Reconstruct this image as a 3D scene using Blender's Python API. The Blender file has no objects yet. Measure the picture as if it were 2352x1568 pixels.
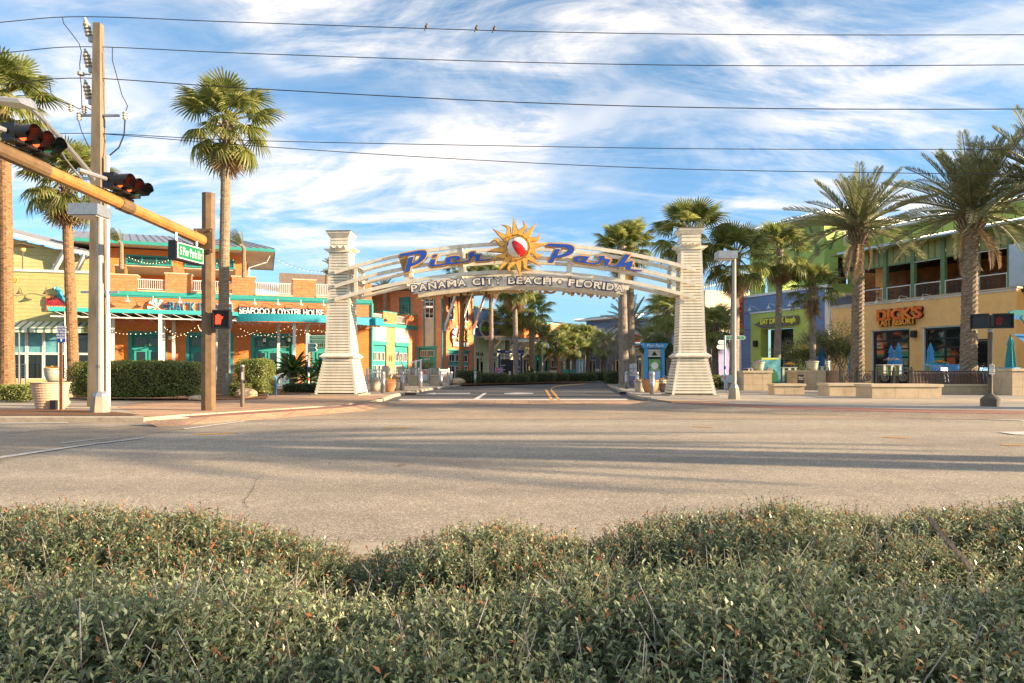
import bpy, math, random
import numpy as np
from mathutils import Vector, Matrix, Euler
random.seed(7); rng = np.random.default_rng(7)
R = math.radians; PI = math.pi
S = bpy.context.scene; COL = S.collection; D = bpy.data
# ---------------------------------------------------------------- camera
CAMZ, HOR, FOC = 1.1, 852.0, 1568.0           # eye height, horizon row and focal length (in a 2352 px wide picture)
cam = D.objects.new('camera', D.cameras.new('camera')); COL.objects.link(cam)
cam.location = (0, 0, CAMZ); cam.rotation_euler = (R(90), 0, 0)
cam.data.sensor_width = 36; cam.data.lens = FOC/2352*36; cam.data.shift_y = (HOR-784)/2352
cam.data.clip_start = .05; cam.data.clip_end = 3000
S.camera = cam
# ---------------------------------------------------------------- sky and sun
SUN_EL, SUN_AZ = 15.0, 101.0                    # azimuth clockwise from +Y: the sun stands to the right, a little behind us
w = D.worlds.new('World'); S.world = w; w.use_nodes = True
N = w.node_tree.nodes; Lk = w.node_tree.links; N.clear()
def wn(t, **k):
    n = N.new(t)
    for a, b in k.items(): setattr(n, a, b)
    return n
wo = wn('ShaderNodeOutputWorld'); bg = wn('ShaderNodeBackground'); Lk.new(bg.outputs[0], wo.inputs[0])
sky = wn('ShaderNodeTexSky', sky_type='NISHITA', sun_disc=False, sun_elevation=R(SUN_EL), sun_rotation=R(SUN_AZ),
         air_density=1.0, dust_density=.25, ozone_density=3.2, altitude=0)
bg.inputs[1].default_value = .066
tc = wn('ShaderNodeTexCoord'); sp = wn('ShaderNodeSeparateXYZ'); Lk.new(tc.outputs['Generated'], sp.inputs[0])
def mth(op, a, b=None, c=None, clamp=False):
    n = wn('ShaderNodeMath', operation=op, use_clamp=clamp)
    for i, v in enumerate((a, b, c)):
        if v is None: continue
        if isinstance(v, (int, float)): n.inputs[i].default_value = v
        else: Lk.new(v, n.inputs[i])
    return n.outputs[0]
zc = mth('MAXIMUM', sp.outputs[2], 0.0); zz = mth('ADD', zc, .34)
cx = mth('DIVIDE', sp.outputs[0], zz); cy = mth('DIVIDE', sp.outputs[1], zz)
cb = wn('ShaderNodeCombineXYZ'); Lk.new(cx, cb.inputs[0]); Lk.new(cy, cb.inputs[1])
def cloud(rot, sx, sy, scale, det, rough, dist, off, lo, hi):
    mp = wn('ShaderNodeMapping'); mp.inputs['Rotation'].default_value = (0, 0, R(rot)); mp.inputs['Scale'].default_value = (sx, sy, 1); mp.inputs['Location'].default_value = off
    Lk.new(cb.outputs[0], mp.inputs[0])
    nz = wn('ShaderNodeTexNoise'); nz.inputs['Scale'].default_value = scale; nz.inputs['Detail'].default_value = det
    nz.inputs['Roughness'].default_value = rough; nz.inputs['Distortion'].default_value = dist; Lk.new(mp.outputs[0], nz.inputs['Vector'])
    mr = wn('ShaderNodeMapRange', interpolation_type='SMOOTHSTEP'); mr.inputs[1].default_value = lo; mr.inputs[2].default_value = hi
    Lk.new(nz.outputs[0], mr.inputs[0]); return mr.outputs[0]
c1 = cloud(28, .62, 1.2, 3.0, 11, .62, .8, (3.1, 1.7, 0), .40, .68)      # long cirrus bands
c2 = cloud(-50, .7, 3.0, 3.6, 10, .66, 1.0, (8.3, 2.2, 0), .40, .70)     # finer streaks across them
c3 = cloud(14, .7, 1.1, 2.0, 4, .55, .5, (1.9, 5.4, 0), .30, .54)          # where there is cloud at all
m1 = mth('MULTIPLY', mth('ADD', c1, mth('MULTIPLY', c2, .55), clamp=True), mth('ADD', mth('MULTIPLY', c3, .85), .15))
hz = wn('ShaderNodeMapRange', interpolation_type='SMOOTHSTEP'); hz.inputs[1].default_value = .07; hz.inputs[2].default_value = .22; Lk.new(zc, hz.inputs[0])
m2 = mth('MULTIPLY', mth('MULTIPLY', m1, hz.outputs[0]), .93)
hs = wn('ShaderNodeHueSaturation'); hs.inputs['Saturation'].default_value = .88; hs.inputs['Value'].default_value = 1.0; Lk.new(sky.outputs[0], hs.inputs['Color'])
tint = wn('ShaderNodeMix', data_type='RGBA', blend_type='MULTIPLY'); tint.inputs[0].default_value = 1
Lk.new(hs.outputs[0], tint.inputs[6])
hr = wn('ShaderNodeValToRGB'); Lk.new(zc, hr.inputs[0]); hr.color_ramp.elements[0].color = (.40, .60, .78, 1); hr.color_ramp.elements[1].color = (.62, .80, .84, 1); hr.color_ramp.elements[1].position = .4   # clear sea air: less yellow low down, all the way round
he = hr.color_ramp.elements.new(.12); he.color = (.50, .70, .84, 1); Lk.new(hr.outputs[0], tint.inputs[7])
mx = wn('ShaderNodeMix', data_type='RGBA'); Lk.new(m2, mx.inputs[0]); Lk.new(tint.outputs[2], mx.inputs[6]); mx.inputs[7].default_value = (4.1, 3.85, 3.65, 1)
Lk.new(mx.outputs[2], bg.inputs[0])
sl = D.lights.new('sun', 'SUN'); sl.energy = 3.1; sl.angle = R(.6); sl.color = (1, .77, .50)
sun = D.objects.new('sun', sl); COL.objects.link(sun)
az = R(SUN_AZ); el = R(SUN_EL)
sdir = Vector((math.sin(az)*math.cos(el), math.cos(az)*math.cos(el), math.sin(el)))
sun.rotation_euler = sdir.to_track_quat('Z', 'Y').to_euler(); sun.location = (40, -5, 30)
V = S.view_settings; S.display_settings.display_device = 'sRGB'
V.view_transform = 'Standard'; V.look = 'None'; V.exposure = 2.25; V.gamma = 1; V.use_curve_mapping = False
S.render.engine = 'CYCLES'; S.cycles.max_bounces = 6; S.cycles.diffuse_bounces = 3; S.cycles.glossy_bounces = 3; S.cycles.transparent_max_bounces = 6
# ---------------------------------------------------------------- helpers
def W(px, py, Y): return Vector(((px-1176)/FOC*Y, Y, CAMZ+(HOR-py)/FOC*Y))
def G(px, py, z=.1):                                    # the point of the ground (height z) seen at a pixel
    Y = FOC*(CAMZ-z)/(py-HOR); return Vector(((px-1176)/FOC*Y, Y, z))
class Frame:                                            # a facade: x along it, y into the building, z up
    def __init__(s, o, deg):
        s.o = Vector(o); s.deg = deg; a = R(deg); s.x = Vector((math.cos(a), math.sin(a), 0)); s.y = Vector((-math.sin(a), math.cos(a), 0))
    def hit(s, px, py=HOR, yo=0):
        d = Vector(((px-1176)/FOC, 1, (HOR-py)/FOC)); c = Vector((0, 0, CAMZ))
        t = ((s.o-c).dot(s.y)+yo)/d.dot(s.y); p = c+d*t-s.o
        return p.dot(s.x), p.z
    def lx(s, px, yo=0): return s.hit(px, HOR, yo)[0]
    def lz(s, px, py, yo=0): return s.hit(px, py, yo)[1]
    def w(s, x, y, z): return s.o+s.x*x+s.y*y+Vector((0, 0, z))
MATS = {}
def M(key, col=(.5, .5, .5), rough=.6, var=.12, scale=6.0, bump=0.0, bscale=40.0, metal=0.0, spec=.4, emit=None, es=0, rnd=0.0, col2=None, world=True, det=6, coat=0, st=None):
    if key in MATS: return MATS[key]
    m = D.materials.new(key); m.use_nodes = True; MATS[key] = m
    n = m.node_tree.nodes; l = m.node_tree.links; b = n['Principled BSDF']
    b.inputs['Roughness'].default_value = rough; b.inputs['Metallic'].default_value = metal; b.inputs['Specular IOR Level'].default_value = spec
    if coat: b.inputs['Coat Weight'].default_value = coat
    if emit: b.inputs['Emission Color'].default_value = (*emit, 1); b.inputs['Emission Strength'].default_value = es
    if world: g = n.new('ShaderNodeNewGeometry').outputs['Position']
    else: g = n.new('ShaderNodeTexCoord').outputs['Object']
    if st:
        mp_ = n.new('ShaderNodeMapping'); mp_.inputs['Scale'].default_value = st; l.new(g, mp_.inputs[0]); g = mp_.outputs[0]
    src = None
    if var or col2:
        nz = n.new('ShaderNodeTexNoise'); nz.inputs['Scale'].default_value = scale; nz.inputs['Detail'].default_value = det; nz.inputs['Roughness'].default_value = .65
        l.new(g, nz.inputs['Vector']); cr = n.new('ShaderNodeValToRGB'); l.new(nz.outputs[0], cr.inputs[0])
        a = [max(0, c*(1-var*1.4)) for c in col]; c2 = col2 or [min(1, c*(1+var)) for c in col]
        cr.color_ramp.elements[0].position = .3; cr.color_ramp.elements[1].position = .7
        cr.color_ramp.elements[0].color = (*a, 1); cr.color_ramp.elements[1].color = (*c2, 1); src = cr.outputs[0]
        if not col2:
            e = cr.color_ramp.elements.new(.5); e.color = (*col, 1)
    else: b.inputs['Base Color'].default_value = (*col, 1)
    if rnd and src:
        oi = n.new('ShaderNodeObjectInfo'); mr = n.new('ShaderNodeMapRange'); mr.inputs[3].default_value = 1-rnd; mr.inputs[4].default_value = 1+rnd
        l.new(oi.outputs['Random'], mr.inputs[0]); hv = n.new('ShaderNodeHueSaturation'); l.new(mr.outputs[0], hv.inputs['Value']); l.new(src, hv.inputs['Color']); src = hv.outputs[0]
    if src: l.new(src, b.inputs['Base Color'])
    if bump:
        nb = n.new('ShaderNodeTexNoise'); nb.inputs['Scale'].default_value = bscale; nb.inputs['Detail'].default_value = 6; l.new(g, nb.inputs['Vector'])
        bp = n.new('ShaderNodeBump'); bp.inputs['Strength'].default_value = bump; bp.inputs['Distance'].default_value = .02
        l.new(nb.outputs[0], bp.inputs['Height']); l.new(bp.outputs[0], b.inputs['Normal'])
    return m
def leafmat(key, c0, c1, c2, rough=.5, trans=.25):      # leaf colours vary leaf by leaf through the face attribute "tint"
    m = D.materials.new(key); m.use_nodes = True; MATS[key] = m; n = m.node_tree.nodes; l = m.node_tree.links; b = n['Principled BSDF']
    at = n.new('ShaderNodeAttribute'); at.attribute_name = 'tint'; oi = n.new('ShaderNodeObjectInfo')
    cr = n.new('ShaderNodeValToRGB'); l.new(at.outputs['Fac'], cr.inputs[0]); e = cr.color_ramp.elements
    e[0].color = (*c0, 1); e[1].color = (*c2, 1); q = e.new(.6); q.color = (*c1, 1)
    mr = n.new('ShaderNodeMapRange'); mr.inputs[3].default_value = .75; mr.inputs[4].default_value = 1.25; l.new(oi.outputs['Random'], mr.inputs[0])
    hv = n.new('ShaderNodeHueSaturation'); l.new(mr.outputs[0], hv.inputs['Value']); l.new(cr.outputs[0], hv.inputs['Color'])
    l.new(hv.outputs[0], b.inputs['Base Color']); b.inputs['Roughness'].default_value = rough; b.inputs['Specular IOR Level'].default_value = .35
    tr = n.new('ShaderNodeBsdfTranslucent'); l.new(hv.outputs[0], tr.inputs[0]); ms = n.new('ShaderNodeMixShader'); ms.inputs[0].default_value = trans
    l.new(b.outputs[0], ms.inputs[1]); l.new(tr.outputs[0], ms.inputs[2]); l.new(ms.outputs[0], n['Material Output'].inputs[0]); return m
class MB:                                               # collects shapes; build() links them as one mesh object
    def __init__(s): s.v = []; s.f = []; s.m = []; s.t = []; s.mi = 0; s.ti = .5
    def add(s, vs, fs):
        k = len(s.v); s.v += [tuple(v) for v in vs]; s.f += [tuple(i+k for i in f) for f in fs]; s.m += [s.mi]*len(fs); s.t += [s.ti]*len(fs); return s
    def box(s, x0, x1, y0, y1, z0, z1):
        return s.add([(x0,y0,z0),(x1,y0,z0),(x1,y1,z0),(x0,y1,z0),(x0,y0,z1),(x1,y0,z1),(x1,y1,z1),(x0,y1,z1)], [(0,3,2,1),(4,5,6,7),(0,1,5,4),(1,2,6,5),(2,3,7,6),(3,0,4,7)])
    def frust(s, c0, a0, b0, z0, c1, a1, b1, z1):        # square frustum
        v = [(c0[0]+i*a0/2, c0[1]+j*b0/2, z0) for i, j in ((-1,-1),(1,-1),(1,1),(-1,1))]+[(c1[0]+i*a1/2, c1[1]+j*b1/2, z1) for i, j in ((-1,-1),(1,-1),(1,1),(-1,1))]
        return s.add(v, [(0,3,2,1),(4,5,6,7),(0,1,5,4),(1,2,6,5),(2,3,7,6),(3,0,4,7)])
    def tube(s, pts, r, n=8, cap=True, sq=None):
        pts = [Vector(p) for p in pts]; rr = r if isinstance(r, (list, tuple)) else [r]*len(pts); V0 = []; up = None
        for i, p in enumerate(pts):
            d = (pts[min(i+1, len(pts)-1)]-pts[max(i-1, 0)]).normalized()
            if up is None: up = Vector((0, 0, 1)) if abs(d.z) < .9 else Vector((1, 0, 0))
            a = d.cross(up).normalized(); b = a.cross(d).normalized(); up = b
            for k in range(n):
                t = 2*PI*k/n+(PI/4 if n == 4 else 0); ca, sb = math.cos(t)*rr[i], math.sin(t)*rr[i]
                if sq: ca *= sq[0]; sb *= sq[1]
                V0.append(p+a*ca+b*sb)
        F = [(i*n+k, i*n+(k+1) % n, (i+1)*n+(k+1) % n, (i+1)*n+k) for i in range(len(pts)-1) for k in range(n)]
        if cap: F += [tuple(range(n-1, -1, -1)), tuple((len(pts)-1)*n+k for k in range(n))]
        return s.add(V0, F)
    def lathe(s, prof, n=16, c=(0, 0, 0), cap=False):
        v = [(c[0]+r*math.cos(2*PI*k/n), c[1]+r*math.sin(2*PI*k/n), c[2]+z) for r, z in prof for k in range(n)]
        f = [(i*n+k, i*n+(k+1) % n, (i+1)*n+(k+1) % n, (i+1)*n+k) for i in range(len(prof)-1) for k in range(n)]
        if cap: f += [tuple(range(n-1, -1, -1)), tuple((len(prof)-1)*n+k for k in range(n))]
        return s.add(v, f)
    def prism(s, poly, lo, hi, axis='y'):                # polygon (a,b) extruded along axis
        n = len(poly); P = {'y': lambda a, b, t: (a, t, b), 'z': lambda a, b, t: (a, b, t), 'x': lambda a, b, t: (t, a, b)}[axis]
        v = [P(a, b, lo) for a, b in poly]+[P(a, b, hi) for a, b in poly]
        return s.add(v, [tuple(range(n)), tuple(range(2*n-1, n-1, -1))]+[(i, i+n, (i+1) % n+n, (i+1) % n) for i in range(n)])
    def ball(s, c, r, n=8, m=5, sz=1):
        return s.lathe([(max(1e-4, r*math.sin(PI*i/m)), -r*sz*math.cos(PI*i/m)) for i in range(m+1)], n, c)
    def mesh(s, name, mats, smooth=False):
        me = D.meshes.new(name); me.from_pydata(s.v, [], s.f)
        if not isinstance(mats, (list, tuple)): mats = [mats]
        for m in mats: me.materials.append(m)
        if any(s.m): me.polygons.foreach_set('material_index', s.m)
        if any(t != .5 for t in s.t):
            a = me.attributes.new('tint', 'FLOAT', 'FACE'); a.data.foreach_set('value', s.t)
        if smooth: me.polygons.foreach_set('use_smooth', [True]*len(s.f))
        me.update(); return me
    def build(s, name, mats, parent=None, smooth=False, loc=(0, 0, 0), rz=0):
        return put(name, s.mesh(name, mats, smooth), parent, loc, rz)
def put(name, me, parent=None, loc=(0, 0, 0), rz=0, rot=None, sc=None):
    o = D.objects.new(name, me); COL.objects.link(o); o.location = loc
    o.rotation_euler = rot or (0, 0, rz)
    if sc: o.scale = sc
    if parent: o.parent = parent
    return o
def tag(o, label=None, cat=None, group=None, kind=None):
    if label: o['label'] = label
    if cat: o['category'] = cat
    if group: o['group'] = group
    if kind: o['kind'] = kind
    return o
def thing(name, label, cat, loc=(0, 0, 0), rz=0, group=None): return tag(put(name, None, None, loc, rz), label, cat, group)
def struct(name, mb, m, **k): return tag(mb.build(name, m, **k), kind='structure')
def copy_tree(o, loc=None, rz=None, label=None, parent=None):
    c = o.copy(); COL.objects.link(c)
    if parent: c.parent = parent
    if loc is not None: c.location = loc
    if rz is not None: c.rotation_euler = (0, 0, rz)
    if label: c['label'] = label
    for ch in list(o.children): copy_tree(ch, parent=c)
    return c
UNIT = {}
def unit(m):                                            # a shared 1 m cube for each material
    if m.name not in UNIT: UNIT[m.name] = MB().box(-.5, .5, -.5, .5, -.5, .5).mesh('board', m)
    return UNIT[m.name]
def board(name, m, parent, x0, x1, y0, y1, z0, z1, rot=None):
    return put(name, unit(m), parent, ((x0+x1)/2, (y0+y1)/2, (z0+z1)/2), sc=(abs(x1-x0), abs(y1-y0), abs(z1-z0)), rot=rot)
def siding(parent, m, x0, x1, z0, z1, pitch=.2, y=0.0, th=.025, holes=()):
    n = max(1, round((z1-z0)/pitch)); p = (z1-z0)/n
    for i in range(n):
        a, b = z0+i*p, z0+(i+1)*p-.012; spans = [(x0, x1)]
        for hx0, hx1, hz0, hz1 in holes:
            if hz0 < (a+b)/2 < hz1: spans = [q for s0, s1 in spans for q in ((s0, min(s1, hx0)), (max(s0, hx1), s1)) if q[1]-q[0] > .02]
        for s0, s1 in spans: board('siding_board', m, parent, s0, s1, y-th-.006*(i % 2), y, a, b)
def text_mesh(s, size, depth, m, off=0.0, align='CENTER', shear=0, spacing=1.0, sx=1.0, line=1.0):
    c = D.curves.new('lettering', 'FONT'); c.body = s; c.size = size; c.extrude = depth/2; c.offset = off; c.align_x = align; c.align_y = 'CENTER'
    c.shear = shear; c.space_character = spacing; c.space_line = line; c.resolution_u = 3
    o = D.objects.new('lettering', c); COL.objects.link(o); dg = bpy.context.evaluated_depsgraph_get(); me = D.meshes.new_from_object(o.evaluated_get(dg))
    D.objects.remove(o); D.curves.remove(c); me.materials.clear(); me.materials.append(m)
    if sx != 1: me.transform(Matrix.Diagonal((sx, 1, 1, 1)))
    return me
def text(name, s, size, m, parent, loc, depth=.02, rz=0, tilt=0, **k):  # stands upright, facing -y of its parent
    return put(name, text_mesh(s, size, depth, m, **k), parent, loc, rot=(R(90), tilt, rz))
def fitx(o, width, height=None):
    me = o.data; xs = [v.co.x for v in me.vertices]; ys = [v.co.y for v in me.vertices]; wd = max(xs)-min(xs)
    me.transform(Matrix.Translation((-(max(xs)+min(xs))/2, -(max(ys)+min(ys))/2, 0)))
    me.transform(Matrix.Diagonal((width/wd, (height/(max(ys)-min(ys))) if height else 1, 1, 1))); return o
def curve_mesh(polys, depth, m, off=0.0):
    c = D.curves.new('shape', 'CURVE'); c.dimensions = '2D'; c.fill_mode = 'BOTH'; c.extrude = depth/2; c.offset = off
    for p in polys:
        sp = c.splines.new('POLY'); sp.points.add(len(p)-1); sp.use_cyclic_u = True
        for i, q in enumerate(p): sp.points[i].co = (q[0], q[1], 0, 1)
    o = D.objects.new('shape', c); COL.objects.link(o); dg = bpy.context.evaluated_depsgraph_get(); me = D.meshes.new_from_object(o.evaluated_get(dg))
    D.objects.remove(o); D.curves.remove(c); me.materials.clear(); me.materials.append(m); return me
def smooth_poly(p, it=1):                               # rounds a traced outline by corner cutting
    for _ in range(it):
        q = []
        for i in range(len(p)):
            a, b = p[i], p[(i+1) % len(p)]; d = math.hypot(b[0]-a[0], b[1]-a[1]); t = .25 if d < 75 else 12/d
            q += [(a[0]+(b[0]-a[0])*t, a[1]+(b[1]-a[1])*t), (a[0]+(b[0]-a[0])*(1-t), a[1]+(b[1]-a[1])*(1-t))]
        p = q
    return p
def mesh_np(name, v, f, mats, tint=None, mi=None):       # big foliage meshes straight from numpy
    me = D.meshes.new(name); nv, nf, k = len(v), len(f), f.shape[1]
    me.vertices.add(nv); me.vertices.foreach_set('co', v.astype(np.float32).ravel()); me.loops.add(nf*k); me.loops.foreach_set('vertex_index', f.astype(np.int32).ravel())
    me.polygons.add(nf); me.polygons.foreach_set('loop_start', np.arange(0, nf*k, k, dtype=np.int32))
    for m in (mats if isinstance(mats, (list, tuple)) else [mats]): me.materials.append(m)
    if mi is not None: me.polygons.foreach_set('material_index', mi.astype(np.int32))
    if tint is not None:
        a = me.attributes.new('tint', 'FLOAT', 'FACE'); a.data.foreach_set('value', tint.astype(np.float32))
    me.update(calc_edges=True); me.validate(); return me
def leaves(P, Nn, size, aspect=.5, jit=.7, bend=.25):    # one bent four-cornered leaf at each point, facing roughly along Nn
    n = len(P); Nn = Nn+rng.normal(0, jit, (n, 3)); Nn /= np.linalg.norm(Nn, axis=1)[:, None]+1e-9
    T = np.cross(Nn, rng.normal(0, 1, (n, 3))); T /= np.linalg.norm(T, axis=1)[:, None]+1e-9; B = np.cross(Nn, T)
    L = (size*rng.uniform(.65, 1.3, n))[:, None]; wd = L*aspect/2
    v = np.stack([P, P+T*L*.5+B*wd, P+T*L-Nn*L*bend, P+T*L*.5-B*wd], 1).reshape(-1, 3)
    f = np.arange(n*4).reshape(n, 4); return v, f
# ---------------------------------------------------------------- materials
mCream = M('cream_paint', (.76, .69, .54), .45, .13, 1.6, .08, 30, rnd=.06, st=(2.5, 2.5, .5))
mWhite = M('white_paint', (.72, .69, .63), .45, .07, 4)
mOrange = M('orange_siding', (.76, .215, .08), .6, .10, 3, .12, 25, rnd=.06)
mOrange2 = M('deep_orange', (.72, .22, .05), .6, .1, 3, .1, 25, rnd=.06)
mCoral = M('coral_siding', (.76, .28, .12), .6, .1, 3, .1, 25, rnd=.05)
mShingle = M('orange_shingle', (.76, .225, .09), .65, .12, 4, .2, 30, rnd=.12)
mTeal = M('teal_paint', (.035, .30, .27), .45, .1, 4)
mTealL = M('teal_trim', (.042, .31, .265), .45, .1, 4)
mCanvas = M('teal_canvas', (.045, .47, .43), .65, .08, 2, .1, 200)
mCanvasD = M('blue_teal_canvas', (.02, .27, .33), .65, .08, 2, .1, 200)
mTan = M('tan_stucco', (.62, .53, .39), .8, .08, 3, .15, 120)
mYellow = M('pale_yellow_siding', (.56, .49, .235), .6, .08, 3, .1, 25, rnd=.05)
mYellowD = M('yellow_green_siding', (.47, .42, .18), .6, .08, 3, .1, 25, rnd=.04)
mRoofG = M('grey_metal_roof', (.34, .34, .36), .35, .1, 2, metal=.5, rnd=.05)
mRoofB = M('pale_metal_roof', (.42, .48, .52), .35, .08, 2, metal=.3, rnd=.05)
mGlass = M('window_glass', (.012, .016, .018), .04, 0, spec=.8)
mGlassT = M('teal_glass', (.03, .09, .09), .08, 0, spec=.7)
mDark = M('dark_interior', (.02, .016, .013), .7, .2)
mBlack = M('black_plastic', (.018, .018, .02), .4, .1)
mBlackM = M('black_metal', (.03, .028, .028), .4, .15, 10)
mBrownM = M('bronze_metal', (.12, .085, .055), .5, .15, 6, .08, 60)
mBrownF = M('brown_fence_board', (.11, .062, .04), .65, .2, 6, .15, 60, rnd=.22)
mMast = M('ochre_painted_steel', (.34, .17, .045), .42, .2, 4, .06, 50, col2=(.42, .22, .065))
mMastD = M('brown_steel', (.15, .092, .045), .5, .22, 5, .1, 60)
mAlu = M('aluminium', (.46, .46, .46), .38, .1, 8, metal=.7)
mAluM = M('matt_aluminium', (.37, .34, .29), .5, .1, 5, metal=.2)
mSteel = M('galvanised', (.33, .35, .38), .4, .15, 12, metal=.6)
mConc = M('concrete', (.34, .29, .22), .85, .16, 2.5, .15, 60)
mConcP = M('concrete_pole', (.21, .165, .11), .8, .25, 2, .2, 40, st=(2, 2, .5))
mStone = M('cast_stone', (.52, .40, .255), .8, .12, 3, .2, 60, rnd=.07)
mStoneC = M('stone_cap', (.58, .46, .30), .75, .1, 3, .15, 60)
mRock = M('limestone_rock', (.58, .42, .26), .9, .25, 8, .6, 25)
mTerra = M('terracotta', (.53, .235, .105), .75, .14, 4, .15, 60)
mTerraL = M('pale_terracotta', (.60, .40, .26), .8, .12, 5, .15, 60)
mPotC = M('cream_pot', (.50, .43, .33), .8, .12, 4, .2, 40)
mPotG = M('celadon_glaze', (.37, .38, .29), .45, .14, 5, .05, 40)
mBlueS = M('blue_siding', (.16, .24, .42), .6, .1, 3, .1, 25, rnd=.06)
mLime = M('lime_stucco', (.52, .60, .12), .75, .07, 3, .12, 120)
mGreenS = M('green_stucco', (.36, .50, .12), .75, .07, 3, .12, 120)
mGreenD = M('green_beam', (.13, .21, .09), .6, .1, 4)
mOlive = M('olive_panel', (.30, .30, .11), .65, .1, 4, rnd=.08)
mPeach = M('peach_stucco', (.94, .55, .20), .8, .06, 2, .12, 120)
mGreenW = M('green_board', (.16, .24, .07), .6, .1, 4, rnd=.1)
mUmb = M('blue_umbrella_cloth', (.05, .27, .58), .7, .1, 4)
mUmbT = M('teal_umbrella_cloth', (.04, .30, .30), .7, .1, 4)
mBlueP = M('blue_plastic', (.09, .33, .66), .4, .08, 4)
mSignG = M('green_sign_face', (.008, .17, .06), .35, .04, 6)
mSignT = M('green_finger_sign', (.03, .27, .14), .4, .05, 6)
mSignB = M('blue_sign_face', (.012, .06, .36), .35, .05, 6)
mWhiteS = M('white_lettering', (.72, .71, .68), .4, 0)
mBlueL = M('royal_blue_enamel', (.02, .075, .40), .3, .05, 3, coat=.3)
mGold = M('gold_paint', (.84, .46, .085), .4, .12, 5, .08, 40)
mGoldB = M('tan_backing', (.60, .36, .14), .5, .1, 5)
mRed = M('red_enamel', (.55, .012, .014), .22, .05, 4, coat=.5)
mRedS = M('red_lettering', (.78, .07, .02), .4, .1, 3)
mOrS = M('orange_lettering', (.92, .34, .03), .4, .1, 3)
mBallW = M('white_enamel', (.76, .72, .66), .25, .04, 3, coat=.4)
mNavy = M('navy_outline', (.02, .025, .14), .4, .05)
mBulb = M('warm_bulb', (1, .8, .5), .3, 0, emit=(1, .72, .38), es=.6)
mHand = M('red_led', (.5, .02, .01), .4, 0, emit=(1, .05, .015), es=.8)
mHandD = M('dim_red_led', (.05, .005, .004), .4, 0, emit=(1, .05, .02), es=.015)
mLensR = M('red_lens', (.10, .006, .004), .2, 0, coat=.5)
mLensY = M('amber_lens', (.12, .014, .005), .2, 0, coat=.5)
mLensG = M('green_lens', (.006, .07, .045), .2, 0, coat=.5)
mLit = M('lit_lens', (.5, .06, .02), .3, 0, emit=(1, .10, .02), es=.35)
mMulch = M('bark_mulch', (.17, .075, .03), .95, .5, 30, .9, 45, world=True)
mSoil = M('soil', (.07, .05, .035), .95, .3, 20, .6, 40)
mWood = M('weathered_wood', (.20, .155, .13), .8, .25, 8, .3, 40)
mPink = M('pink_stucco', (.66, .42, .38), .75, .08, 3)
mLav = M('lavender_stucco', (.36, .32, .55), .75, .08, 3)
mSkyB = M('sky_blue_stucco', (.30, .50, .80), .7, .18, 1.2)
mLtB = M('pale_blue_wall', (.40, .52, .60), .7, .08, 3)
mPGreen = M('pale_green_trim', (.62, .64, .38), .6, .08, 4)
mCrm = M('cream_stucco', (.78, .68, .48), .75, .08, 3)
mPurple = M('purple_print', (.22, .13, .36), .5, .3, 5, col2=(.5, .42, .66))
mPoster = M('beach_poster_print', (.05, .38, .50), .45, .35, 2.5, col2=(.25, .60, .65))
mLeafP = leafmat('fan_palm_leaf', (.11, .15, .03), (.26, .285, .08), (.48, .45, .19), .42, .5)
mLeafS = leafmat('sabal_leaf', (.18, .23, .055), (.36, .40, .14), (.58, .56, .27), .5, .45)
mLeafD = leafmat('date_palm_leaf', (.10, .13, .055), (.21, .225, .10), (.38, .33, .18), .45, .42)
mDead = leafmat('dead_frond', (.24, .15, .075), (.44, .31, .18), (.58, .44, .28), .6, .3)
mLeafH = leafmat('hedge_leaf', (.09, .13, .02), (.26, .30, .07), (.52, .52, .22), .26, .35)
mLeafK = leafmat('boxwood_leaf', (.055, .085, .028), (.12, .155, .05), (.22, .25, .09), .5, .3)
mLeafC = leafmat('cycad_leaf', (.018, .045, .008), (.05, .10, .018), (.12, .18, .04))
mLeafF = leafmat('foreground_leaf', (.10, .15, .075), (.27, .33, .17), (.50, .53, .33), .28, .35)
mTip = leafmat('red_new_leaf', (.34, .10, .045), (.44, .19, .075), (.48, .31, .13), .45, .3)
mTwig = M('pale_twig', (.30, .235, .17), .8, .25, 20)
mFlowY = leafmat('yellow_orange_flower', (.62, .13, .01), (.72, .30, .02), (.8, .55, .08), .6, .2)
mFlowP = leafmat('purple_white_flower', (.10, .03, .22), (.20, .08, .34), (.8, .75, .7), .6, .2)
mTrunk = M('palm_bark', (.30, .215, .135), .9, .45, 3, 1.0, 5, col2=(.37, .28, .185), st=(1.5, 1.5, 7))
mTrunkO = M('fibrous_orange_bark', (.26, .12, .05), .95, .55, 3, 1.0, 6, col2=(.42, .24, .12), st=(2, 2, 6))
mTrunkD = M('date_palm_bark', (.17, .12, .075), .95, .5, 4, 1.0, 7, col2=(.38, .30, .21), st=(1.6, 1.6, 5))
mTrunkG = M('grey_palm_bark', (.25, .205, .165), .9, .35, 3, .9, 6, st=(3, 3, 1.2))
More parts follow.
